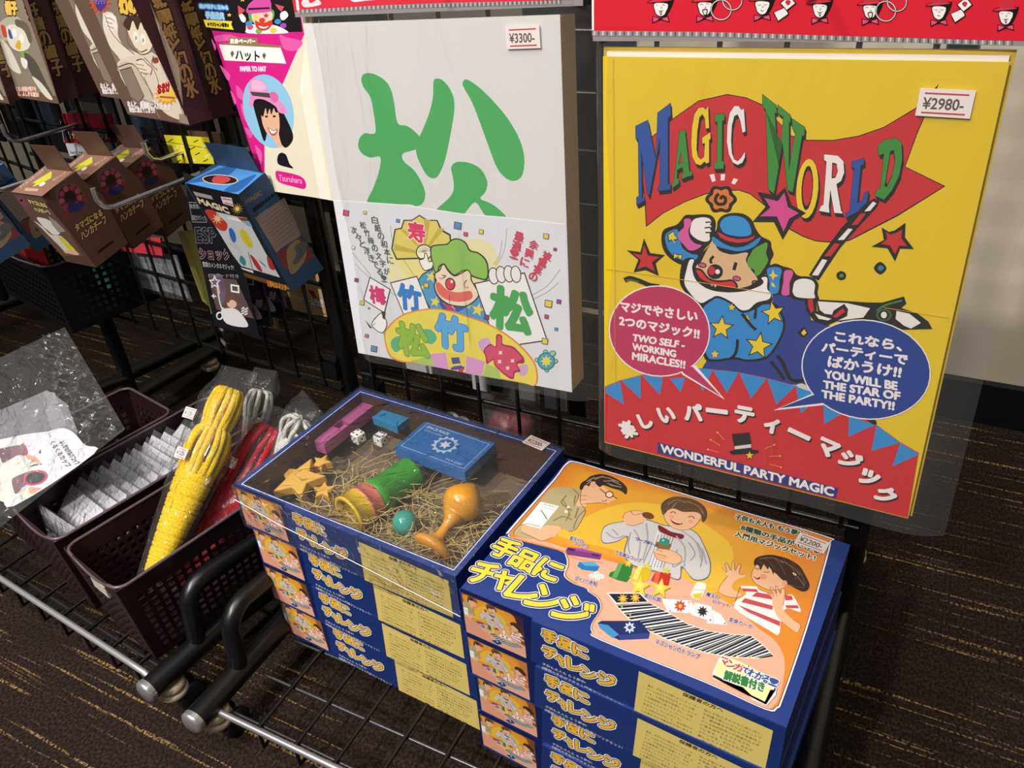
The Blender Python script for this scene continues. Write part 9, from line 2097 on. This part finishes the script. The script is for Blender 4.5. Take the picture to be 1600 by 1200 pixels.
# nested cups lying in the straw
mb = MB(); cX = Matrix.Rotation(math.radians(90), 4, 'X')
def cup(name, label, p, deg, r0, r1, ln, col, tilt=0):
    mb = MB(); mb.lathe([(r0*.2, 0), (r0*.92, 0), (r0, ln*.03), (r0*1.0, ln*.05), (r1*.93, ln*.80), (r1*.98, ln*.82), (r1, ln*.97), (r1*.95, ln), (r1*.8, ln), (r1*.75, ln*.5)], M(col, .38, 0, .5), 32)
    return obj(mb, name, inbox(p, deg) @ Matrix.Rotation(math.radians(90+tilt), 4, 'X'), label, 'magic prop')
cup('wooden_cup', 'green wooden cup lying in the straw of the display box', (0.1046, 0.1082, -0.0265), -11.6, .0150, .0168, .046, '3f9a34')
cup('wooden_cup', 'pink wooden cup between the green and yellow cups', (0.0954, 0.0631, -0.0265), -11.6, .0168, .0178, .013, 'd87868')
cup('wooden_cup', 'yellow wooden cup at the front of the row of cups', (0.093, 0.0514, -0.0265), -11.6, .0175, .0182, .016, 'dcb82a')
mb = MB(); mb.lathe([(.0105*math.sin(q)+1e-5, -.0105*math.cos(q)) for q in [math.pi*i/14 for i in range(15)]], M('3f9c8c', .18, 0, .6), 24)
obj(mb, 'wooden_ball', inbox((0.1359, 0.0537, -0.03)), 'glossy teal ball in the straw of the display box', 'magic prop')
mb = MB(); pr = [(.001, 0), (.0150, 0), (.0165, .002), (.0160, .005), (.008, .009), (.0045, .013), (.0038, .022), (.005, .028), (.010, .033)]
pr += [(.0165*math.sin(.55+2.3*i/16)+.0006*(i % 2), .0325+.030*(i+.5)/16) for i in range(17)] + [(.002, .0655)]
mb.lathe(pr, M('d8962e', .25, 0, .55), 32)
obj(mb, 'wooden_goblet', inbox((0.1757, 0.0355, -0.0275), -4.3) @ Matrix.Rotation(math.radians(-70), 4, 'X'), 'orange turned wooden goblet with a ringed bowl in the display box', 'magic prop')
def star(name, p, deg, R, th, label):
    poly = [((R if i % 2 == 0 else R*.46)*math.cos(math.pi*i/5+math.pi/2), (R if i % 2 == 0 else R*.46)*math.sin(math.pi*i/5+math.pi/2)) for i in range(10)]
    return obj(MB().prism(poly, 0, th, M('d8a84a', .55)), name, inbox(p, deg) @ Matrix.Rotation(math.radians(8), 4, 'X'), label, 'magic prop', None, .0012)
star('wooden_star', (0.0209, 0.0514, -0.03), 12, .0250, .010, 'large tan wooden star in the left corner of the display box')
star('wooden_star', (0.0514, 0.0498, -0.03), 30, .0105, .009, 'small tan wooden star in front of the large star')
star('wooden_star', (0.0229, 0.0789, -0.03), 5, .0105, .009, 'small tan wooden star behind the large star')
mb = MB(); mats = [M(c, .5) for c in ('c8ae6a', 'b09452', 'dcc88c')]
for i in range(520):
    x = random.uniform(.050, .218); y = random.uniform(.010, .100); z = random.uniform(ZF+.002, -.021) if math.hypot(x-(0.1359, 0.0537, -0.03)[0], y-(0.1359, 0.0537, -0.03)[1]) > .019 else ZF+.004; a = random.uniform(0, 6.3); b2 = random.uniform(-.6, .6); P = []
    for k in range(7): P.append((min(.2195, max(.008, x)), min(.156, max(.008, y)), min(-.012, max(ZF+.001, z)))); a += b2*.5+random.uniform(-.3, .3); x += .006*math.cos(a); y += .006*math.sin(a); z += random.uniform(-.0016, .0012)
    mb.tube(P, .00035, mats[i % 3], 4, cap=False)
o = mb.build('straw_filling'); o.matrix_world = OB; tag(o, 'shredded straw-coloured filling around the toys in the display box', 'packing straw'); o['kind'] = 'stuff'

# ---------------------------------------------------------------- plastic baskets and what is in them
PLUM = M('2a171c', .38, 0, .5, 'dark_plum_plastic')
def basket(name, label, X, w, l, h, col=PLUM, flare=.010, c0=.006, label_tag=False):
    """slatted plastic basket: walls with square holes, rounded rim; base centre at the origin's front-left corner"""
    mb = MB(); step = .0085; hole = .0052
    def wall(a0, b0, a1, b1, rows, skip_top):   # a0->b0 bottom edge, a1->b1 top edge
        a0, b0, a1, b1 = map(Vector, (a0, b0, a1, b1)); Lw = (b0-a0).length; nx = max(3, int(Lw/step)); ny = int(h/step); e = (hole/step)
        us = [0.0]; 
        for i in range(nx): us += [(i+.5-e/2)/nx, (i+.5+e/2)/nx]
        us.append(1.0); vsn = [0.0]
        for j in range(ny): vsn += [(j+.5-e/2)/ny, (j+.5+e/2)/ny]
        vsn.append(1.0)
        P = lambda u, v: (a0*(1-u)+b0*u)*(1-v)+(a1*(1-u)+b1*u)*v
        vs = [P(u, v) for u in us for v in vsn]; fs = []; m_ = len(vsn)
        for i in range(len(us)-1):
            for j in range(m_-1):
                ho = i % 2 == 1 and j % 2 == 1 and (j//2) < ny-skip_top and (j//2) >= 1 and 1 <= i//2 < nx-1
                if not ho: fs.append((i*m_+j, (i+1)*m_+j, (i+1)*m_+j+1, i*m_+j+1))
        mb.add(vs, fs, col)
    f = flare; A = [(f, f, 0), (w-f, f, 0), (w-f, l-f, 0), (f, l-f, 0)]; B = [(0, 0, h), (w, 0, h), (w, l, h), (0, l, h)]
    for i in range(4): wall(A[i], A[(i+1) % 4], B[i], B[(i+1) % 4], 0, 2)
    mb.add(A, [(0, 1, 2, 3)], col)
    t = thing(name, label, 'basket', X); mb.build('basket_body', t, 0, None, .0014)
    r = .012; P = []
    for (x, y), (a, b2) in (((0, 0), ((0, 1), (1, 0))), ((w, 0), ((-1, 0), (0, 1))), ((w, l), ((0, -1), (-1, 0))), ((0, l), ((1, 0), (0, -1)))):
        P += [(p.x, p.y, h) for p in arc((x, y, h), (a[0], a[1], 0), (b2[0], b2[1], 0), r, 5)]
    # the front of the rim dips in a shallow finger scoop
    Q = []
    for i, p in enumerate(P):
        Q.append(p)
        if i == 5: Q += [(w*k/8, 0, h-.009*math.sin(math.pi*(k-1)/6)) for k in range(2, 7)]
    o = MB().tube(Q, .0016, M('5a4a50', .3, 0, .6), 8, closed=True).build('basket_rim', t)
    if label_tag: MB().box((w*.42, -.0002, h-.026), (w*.70, .0030, h-.012), M('b8b4a8', .5)).build('label_tab', t)
    return t
BYAW = -11.5
basket('plastic_basket', 'dark plum slatted basket holding bundled ropes, nearest the blue boxes', yaw((-0.6499, 0.2912, 0.039), BYAW), .094, .232, .105, label_tag=True)
basket('plastic_basket', 'dark plum slatted basket full of clear sachets, in the middle', yaw((-0.7573, 0.3113, 0.039), BYAW), .094, .232, .105)
basket('plastic_basket', 'dark plum slatted basket under the cup-trick bag, on the left', yaw((-0.8612, 0.3364, 0.039), BYAW), .100, .185, .105)
def rope(name, label, A, B, col, R, bulge=1.0, loops=9, seed=1, second=True, tags=()):
    """bundle of cord from tail A to looped head B inside a clear bag"""
    A, B = Vector(A), Vector(B); ax = (B-A); Ln = ax.length; z = ax.normalized(); x = Vector((1, -.35, 0)); x = (x - z*x.dot(z)).normalized(); y = z.cross(x)
    X = Matrix(((x.x, y.x, z.x, A.x), (x.y, y.y, z.y, A.y), (x.z, y.z, z.z, A.z), (0, 0, 0, 1)))
    t = thing(name, label, 'rope', X); mb = MB(); r = random.Random(seed)
    # wrapped tapering body
    prof = []; n = 132; m, nt, N, L, b = nodes('braided_cord_'+col); 
    tc = N.new('ShaderNodeTexCoord'); mp = N.new('ShaderNodeMapping'); mp.inputs['Scale'].default_value = (900, 900, 700); nz = N.new('ShaderNodeTexNoise'); nz.inputs['Scale'].default_value = 1; bp = N.new('ShaderNodeBump'); bp.inputs['Strength'].default_value = .7; bp.inputs['Distance'].default_value = .001
    L.new(tc.outputs['Object'], mp.inputs[0]); L.new(mp.outputs[0], nz.inputs[0]); L.new(nz.outputs[0], bp.inputs['Height']); L.new(bp.outputs[0], b.inputs['Normal']); b.inputs['Roughness'].default_value = .85; b.inputs['Specular IOR Level'].default_value = .08
    rp = N.new('ShaderNodeValToRGB'); rp.color_ramp.elements[0].position = .35; rp.color_ramp.elements[1].position = .6; rp.color_ramp.elements[1].color = lin(col); rp.color_ramp.elements[0].color = [q*.62 for q in lin(col)[:3]]+[1]  # dark end of the ramp paints crease shade into the cord colour
    L.new(nz.outputs[0], rp.inputs[0]); L.new(rp.outputs[0], b.inputs['Base Color'])
    hb = .62*Ln; k = 22
    vs = []; fs = []
    for i in range(n+1):
        s = i/n; d = abs((s*k+.35*math.sin(s*40)) % 1-.5); rr = R*(.42+.58*min(1, s*1.25)**.7)*(1-.09*math.exp(-(d/.10)**2))
        for j in range(20): q = 2*math.pi*j/20; vs.append((rr*math.cos(q)*1.05, rr*math.sin(q)*.72, s*hb))
    for i in range(n):
        for j in range(20): fs.append((i*20+j, i*20+(j+1) % 20, (i+1)*20+(j+1) % 20, (i+1)*20+j))
    mb.add(vs, fs, m, True); mb.add(vs[:20], [tuple(range(20))[::-1]], m)
    cr = R*.15
    def loopset(z0, z1, w0, w1, w2, cnt):
        for i in range(cnt):
            a = 2*math.pi*i/cnt*1.0 + r.uniform(-.15, .15); ca, sa = math.cos(a), math.sin(a)*.72; P = []
            for s in [j/12 for j in range(13)]:
                w = w0*(1-s)**2+2*s*(1-s)*w1*1.25+w2*s*s; P.append((w*ca+.0006*math.sin(9*s+i), w*sa, z0+(z1-z0)*(s if s < .8 else .8+.2*math.sin((s-.8)/.2*math.pi/2))))
            P += [(w2*.4*ca, w2*.4*sa, z1+cr*.2), (0, 0, z1-cr)]
            mb.tube(P, cr, m, 7)
    if second: loopset(hb*.88, hb+.17*Ln, R*.8, R*1.05*bulge, R*.75, loops); loopset(hb+.10*Ln, Ln, R*.35, R*.85*bulge, R*.62, loops); mb.tube([(R*.62*math.cos(q), R*.45*math.sin(q), hb+.19*Ln) for q in [2*math.pi*i/16 for i in range(16)]], cr*.8, m, 6, closed=True)
    else: loopset(hb*.9, Ln, R*.8, R*1.15*bulge, R*.8, loops)
    mb.build('cord', t)
    # bag: flattened clear tube, open wide at the head
    vs = []; fs = []; n = 24
    for i in range(n+1):
        s = i/n; zz = -.006+(Ln+.030)*s; fl = max(0, (s-.86)/.14)
        rx = R*(.62+.75*min(1, s*1.6))*(1+.03*math.sin(7*s+seed)); ry = R*(.52+.42*min(1, s*1.6))*(1-.93*fl)+.0006
        for j in range(24):
            q = 2*math.pi*j/24; w = 1+.05*math.sin(5*q+9*s+seed)+.03*r.uniform(-1, 1); vs.append((rx*1.08*w*math.cos(q), ry*1.12*w*math.sin(q), zz))
    for i in range(n):
        for j in range(24): fs.append((i*24+j, i*24+(j+1) % 24, (i+1)*24+(j+1) % 24, (i+1)*24+j))
    b2 = MB(); b2.add(vs, fs, ROPEBAG, True); b2.build('bag_film', t)
    for u, s, pr in tags:
        sy = -R*1.16*(.72+.2*min(1, s)); T = Matrix(((-1, 0, 0, u+.009), (0, 0, 1, -sy), (0, 1, 0, s*Ln), (0, 0, 0, 1)))
        T2 = Matrix(((1, 0, 0, u-.009), (0, 0, -1, sy), (0, 1, 0, s*Ln), (0, 0, 0, 1)))
        sticker('price_sticker', t, T2 if y.y > 0 else T, .018, .0105, pr)
    return t
rope('rope_bundle', 'yellow magician rope bundle in a clear bag, two price stickers', (-0.5701, 0.3104, 0.115), (-0.5668, 0.455, 0.2359), 'ecc414', .0212, 1.0, 15, 3, True, ((-.016, .80, '¥1320-'), (-.004, .60, '¥1320-')))
rope('rope_bundle', 'red magician rope bundle in a clear bag beside the yellow one', (-0.5677, 0.334, 0.085), (-0.5465, 0.474, 0.1824), 'cf1226', .0190, 1.15, 14, 5, False, ((-.006, .70, '¥1320-'),))
rope('rope_bundle', 'white rope bundle in a clear bag right behind the yellow rope', (-0.5742, 0.455, 0.1487), (-0.5767, 0.5, 0.2058), 'd6d4d0', .0140, 1.0, 8, 8, False)
rope('rope_bundle', 'white rope coil in a clear bag peeping over the display box edge', (-0.5218, 0.45, 0.1677), (-0.5045, 0.475, 0.2037), 'dcdad6', .0150, 1.15, 8, 9, False)
# sachets standing in the middle basket
sg = 'clear sachets standing in the middle basket'
def sachet(X, label, seed, h=.060):
    t = thing('sachet', label, 'sachet', X, sg); mb = MB()
    mb.box((-.036, -.0006, -h), (.036, .0006, -.004), M('c4c4cc', .5)); 
    ink(mb, [('l', ['8a8a94', .5], [(-26, -10-4*i), (-26+34+((seed*7+i*5) % 17), -10-4*i)]) for i in range(4)], FRONT @ Matrix.Translation((0, 0, .0006))); mb.build('leaflet', t)
    film_sheet('bag_film', t, -.039, .039, -h-.002, .003, -.0014, CRINKLE, .0014, 10, seed, .004); return t
SB2 = yaw((-0.7573, 0.3113, 0.039), BYAW); first = None
names = ['frontmost', 'second', 'third', 'fourth', 'fifth', 'sixth', 'seventh', 'eighth', 'ninth', 'tenth']
for i in range(10):
    y = .058+i*.0122; Xs = SB2 @ Matrix.Translation((.047, y, .1015+.0012*(i % 3))) @ Matrix.Rotation(math.radians(-46+2*(i % 3)), 4, 'X') @ Matrix.Rotation(math.radians([-3, 2, -1, 4, 0][i % 5]), 4, 'Z')
    lb = 'clear bagged leaflet leaning back in the middle basket, %s of its row' % names[i]
    if first is None: first = sachet(Xs, lb, 3)
    else: copy_tree(first, Xs, lb)
copy_tree(first, SB2 @ Matrix.Translation((.046, .024, .0985)) @ Matrix.Rotation(math.radians(-8), 4, 'X') @ Matrix.Rotation(math.radians(3), 4, 'Z'), 'clear bagged leaflet standing upright against the front rim of the middle basket')
copy_tree(first, SB2 @ Matrix.Translation((.050, .192, .094)) @ Matrix.Rotation(math.radians(-62), 4, 'X') @ Matrix.Rotation(math.radians(12), 4, 'Z'), 'clear bagged leaflet lying flat at the back of the middle basket')
# cup-trick bag
F = frame(*CUPQ[0][:3]); I = F.inverted(); q = [I @ Vector(p) for p in CUPQ[0]]
t = thing('cup_trick_bag', 'big crinkled clear bag with a cup picture sheet on the left basket', 'magic trick pack', F)
mb = MB()
def rmq(x, y):
    u, v = x/CUPQ[1], -y/CUPQ[2]; p = (q[0]*(1-u)+q[1]*u)*(1-v)+(q[2]*(1-u)+q[3]*u)*v; return (p.x*1000, p.z*1000)
ink(mb, CUPQ[3], FRONT, z0=.0006, remap=rmq, step=2e-5); mb.build('picture_sheet', t)
mb = MB(); ink(mb, CUPQ[4], FRONT, z0=-.004, remap=rmq, step=2e-5); o = mb.build('grey_card', t, 0, None, .0008); o['label'] = 'grey backing card inside the bag'
n = 44; vs = []; fs = []; r = random.Random(12)
for i in range(n+1):
    for j in range(n+1):
        p = rmq(CUPQ[1]*i/n, -CUPQ[2]*j/n); e = 1 if 0 < i < n and 0 < j < n else 0
        vs.append((p[0]/1000, -.003-e*(.0025+.0022*math.sin(i*.7+1.3*math.sin(j*.5))+r.uniform(-.0012, .0012)*(3.2 if i > n*.72 else 1)), p[1]/1000))
for i in range(n):
    for j in range(n): k = i*(n+1)+j; fs.append((k, k+n+1, k+n+2, k+1))
mb = MB(); mb.add(vs, fs, CUPBAG, False); mb.build('bag_film', t)
mb = MB(); mb.lathe([(.010, 0), (.014, .003), (.016, .025), (.017, .035)], M('7a2438', .35), 24, Matrix.Translation((.128, .016, -.150)) @ Matrix.Rotation(math.radians(70), 4, 'Y')); o = mb.build('plastic_cup', t); o['label'] = 'dark red plastic cup inside the bag'

# ---------------------------------------------------------------- boxes and cards hanging on the left rack
def printed_box(name, dims, body, faces, label, X, group, tab=None, bevel=0):
    w, d, h = dims; mb = MB(); mb.box((0, 0, -h), (w, d, 0), M(body, .42))
    for which, src in faces: ink(mb, src, {'front': FRONT, 'side': side_X(w), 'top': TOP}[which])
    if tab: mb.box((w*.1, d-.0006, 0), (w*.9, d, tab), M(body, .42))
    o = mb.build(name, None, bevel); o.matrix_world = X; return tag(o, label, 'magic trick pack', group)
g1 = 'small brown boxes on a hook'
o = printed_box('trick_box', SB[2], '5a4034', (('front', SBf), ('side', SBs), ('top', SBt)), 'small brown handkerchief-trick box, nearest of the three on its hook', pose(SB[0], SB[1]), g1, .024)
copy_tree(o, pose(SB_2, SB[1]), 'small brown handkerchief-trick box, middle of the three on its hook'); copy_tree(o, pose(SB_3, SB[1]), 'small brown handkerchief-trick box, farthest of the three on its hook')
g2 = 'blue magic boxes on hooks'
o = printed_box('trick_box', BB[2], '2f4a66', (('front', BBf), ('side', BBs), ('top', BBt)), 'blue and black magic box with a white picture panel, hanging under the pink pack', pose(BB[0], BB[1]), g2, .02)
copy_tree(o, pose(BB_2, BB[1]), 'blue magic box behind the small brown boxes, hand picture on its side'); copy_tree(o, pose(BB_3, BB[1]), 'blue magic box cut off by the left edge of the photo')
g3 = 'tall brown boxes at the top'
o = printed_box('trick_box', C1[2], '4c2630', (('front', C1f), ('side', C1s)), 'tall brown box with a boy in a cap and a yellow starburst', pose(C1[0], C1[1]), g3)
copy_tree(o, pose(C1_2, C1[1]), 'tall brown box partly hidden behind the boy-in-cap box, next to the pink pack')
copy_tree(o, pose(C1_3, C1[1]), 'tall brown box whose right half is hidden by the boy-in-cap box')
o = printed_box('trick_box', A1[2], '4c2630', (('front', A1f), ('side', A1s)), 'tall brown box with a fairy-hat picture in the top left corner', pose(A1[0], A1[1]), g3)
copy_tree(o, pose(A1_2, A1[1]), 'tall brown box directly behind the fairy-hat box'); copy_tree(o, pose(A1_3, A1[1]), 'tall brown box cut off by the left edge, beside the fairy-hat box')
o = slab('esp', 'esp_card', 'black card pack with white symbols and a boy in white, front of its row', 'magic trick pack', '16161d', .004, None, 'black symbol cards on a hook')
for k, lb in ((1, 'black card pack with white symbols, second in its row'), (2, 'black card pack with white symbols, last in its row')):
    Xn = o.matrix_world.copy(); Xn.translation += Vector(NL)*(.016*k) + Vector((.002*k, 0, .001*k)); copy_tree(o, Xn, lb)
slab('redtag', 'header_card', 'red header card of a trick-card pack with yellow lettering', 'header card', 'b02438')
slab('whitetag', 'header_card', 'white code card sticking out under the red header card', 'header card', 'c9ccd2')
slab('yeltag', 'header_card', 'bright yellow patterned header card beside the pink pack', 'header card', 'e8dc30')
slab('green', 'card_pack', 'dark green pack hanging low behind the grid', 'magic trick pack', '1f6a4a', .003, FILM)
slab('grey', 'card_pack', 'light grey pack hanging low behind the grid', 'magic trick pack', '9a9aa0', .003, FILM)
slab('silver', 'card_pack', 'silvery clear pack beside the light grey pack', 'magic trick pack', '8a8a90', .002, CRINKLE)
slab('sachet', 'strip_pack', 'pale yellow strip pack, left one of the pair', 'magic trick pack', 'c9c068', .003)
slab('sachet2', 'strip_pack', 'pale yellow strip pack next to the black symbol cards', 'magic trick pack', 'cfc66c', .003)
slab('redcard', 'card_pack', 'red card showing under the small brown boxes', 'magic trick pack', 'c83a48', .002)
slab('tan', 'card_pack', 'tan card pack with red and white picture hanging by the rack post', 'magic trick pack', 'b89e70', .003)
slab('tan2', 'strip_pack', 'tan strip pack behind the black symbol cards', 'magic trick pack', '8a744c', .003)
slab('brown2', 'card_pack', 'brown pack hanging behind the yellow header card', 'magic trick pack', '5a4638', .003)
slab('whitelow', 'card_pack', 'pale card pack behind the blue and black magic box', 'magic trick pack', '8f8a86', .003)
def hook(P, Ln, label, tip=.020, drop=0):
    a = Vector(P); n_ = Vector(NL); side = Vector((n_.y, -n_.x, 0))
    mb = MB(); mb.tube([a, a-n_*(Ln-.012), a-n_*(Ln-.004)+Vector((0, 0, .003)), a-n_*Ln+Vector((0, 0, .010)), a-n_*Ln+Vector((0, 0, tip))], .0022, CHROME, 10)
    mb.box((-.014, -.006, -.012), (.014, .002, .012), M('9a9a9e', .25, .9), Matrix.Translation(a) @ Matrix.Rotation(math.radians(-5.5), 4, 'Z'))
    o = mb.build('hook_rod'); tag(o, label, 'hook', 'chrome hooks on the left rack')
for P, Ln, lb in HOOKS: hook(P, Ln, lb)
# black basket hanging far left
basket('plastic_basket', 'black slatted basket hanging at the far left beyond the rack post', yaw((-1.0569, 0.5484, 0.2178), -14), .20, .12, .085, M('0d0d10', .4), .004)
mb = MB(); mb.box((-.05, -.003, -.04), (.05, .003, .05), M('7a6a5a', .6)); obj(mb, 'card_pack', yaw((-1.0321, 0.56, 0.2559), -14), 'tan card pack standing in the black basket at the far left', 'magic trick pack')
mb = MB(); mb.box((-.01, -.01, -.05), (.012, .01, .05), M('8a2420', .4)); obj(mb, 'strip_pack', yaw((-0.9623, 0.55, 0.2618), -14), 'dark red pack standing in the corner of the black basket', 'magic trick pack')
# packs hanging on the back of the right rack
for k, (p, w, h, c, lb) in enumerate(BACKS):
    mb = MB(); mb.box((-w/2, 0, 0), (w/2, .0025, h), M(c, .5)); o = obj(mb, 'back_card', yaw(p, 0), lb, 'magic trick pack')
for k in range(-4, 6):
    for q, z in enumerate((.345, .60)):
        x = -.95+.088*k; y = .645+.096*(-.507-x)+.012*(k % 2); c = ('17191f', '201c1b', '14161d', '231e1c', '191b22', '15161a')[(k+2*q) % 6]; h_ = .25 if q == 0 else .27
        mb = MB(); mb.box((-.045, 0, 0), (.045, .004, h_), M(c, .5)); mb.box((-.030, -.0004, h_*.12), (.028, 0, h_*.35), M(('3a3634', '2c3240', '40302c')[(k+q) % 3], .5))
        obj(mb, 'back_card', yaw((x, y+(.03 if k < 0 else 0), z), -5.5), 'dark pack hanging behind the left grid, %s column from the left, %s row' % (('first', 'second', 'third', 'fourth', 'fifth', 'sixth', 'seventh', 'eighth', 'ninth', 'tenth')[k+4], ('lower', 'upper')[q]), 'magic trick pack', 'dark packs on the back of the left rack')
mb = MB(); mb.box((-.045, 0, 0), (.045, .004, .46), M('131418', .4)); obj(mb, 'back_card', yaw((-0.2556, 0.6, 0.3103), 0), 'dark pack behind the right grid, seen between the white and yellow packs', 'magic trick pack')
t = thing('clear_bag', 'clear bag with dark red goods hanging behind the grid of the right rack', 'magic trick pack', yaw((-0.3403, 0.6, 0.141), 0)); mb = MB(); mb.lathe([(.006, 0), (.022, .004), (.024, .02), (.018, .032), (.004, .036)], M('7a1f30', .4), 20); mb.build('red_goods', t)
vs = []; fs = []; r = random.Random(3)
for i in range(13):
    for j in range(17): q = 2*math.pi*j/16; s = i/12; vs.append(((.030+.006*s)*(1+.06*r.uniform(-1, 1))*math.cos(q), .026*(1-.9*max(0, s-.5)*2)*math.sin(q)*(1+.05*r.uniform(-1, 1)), -.006+.075*s))
for i in range(12):
    for j in range(16): fs.append((i*17+j, i*17+j+1, (i+1)*17+j+1, (i+1)*17+j))
mb = MB(); mb.add(vs, fs, CRINKLE, True); mb.build('bag_film', t)
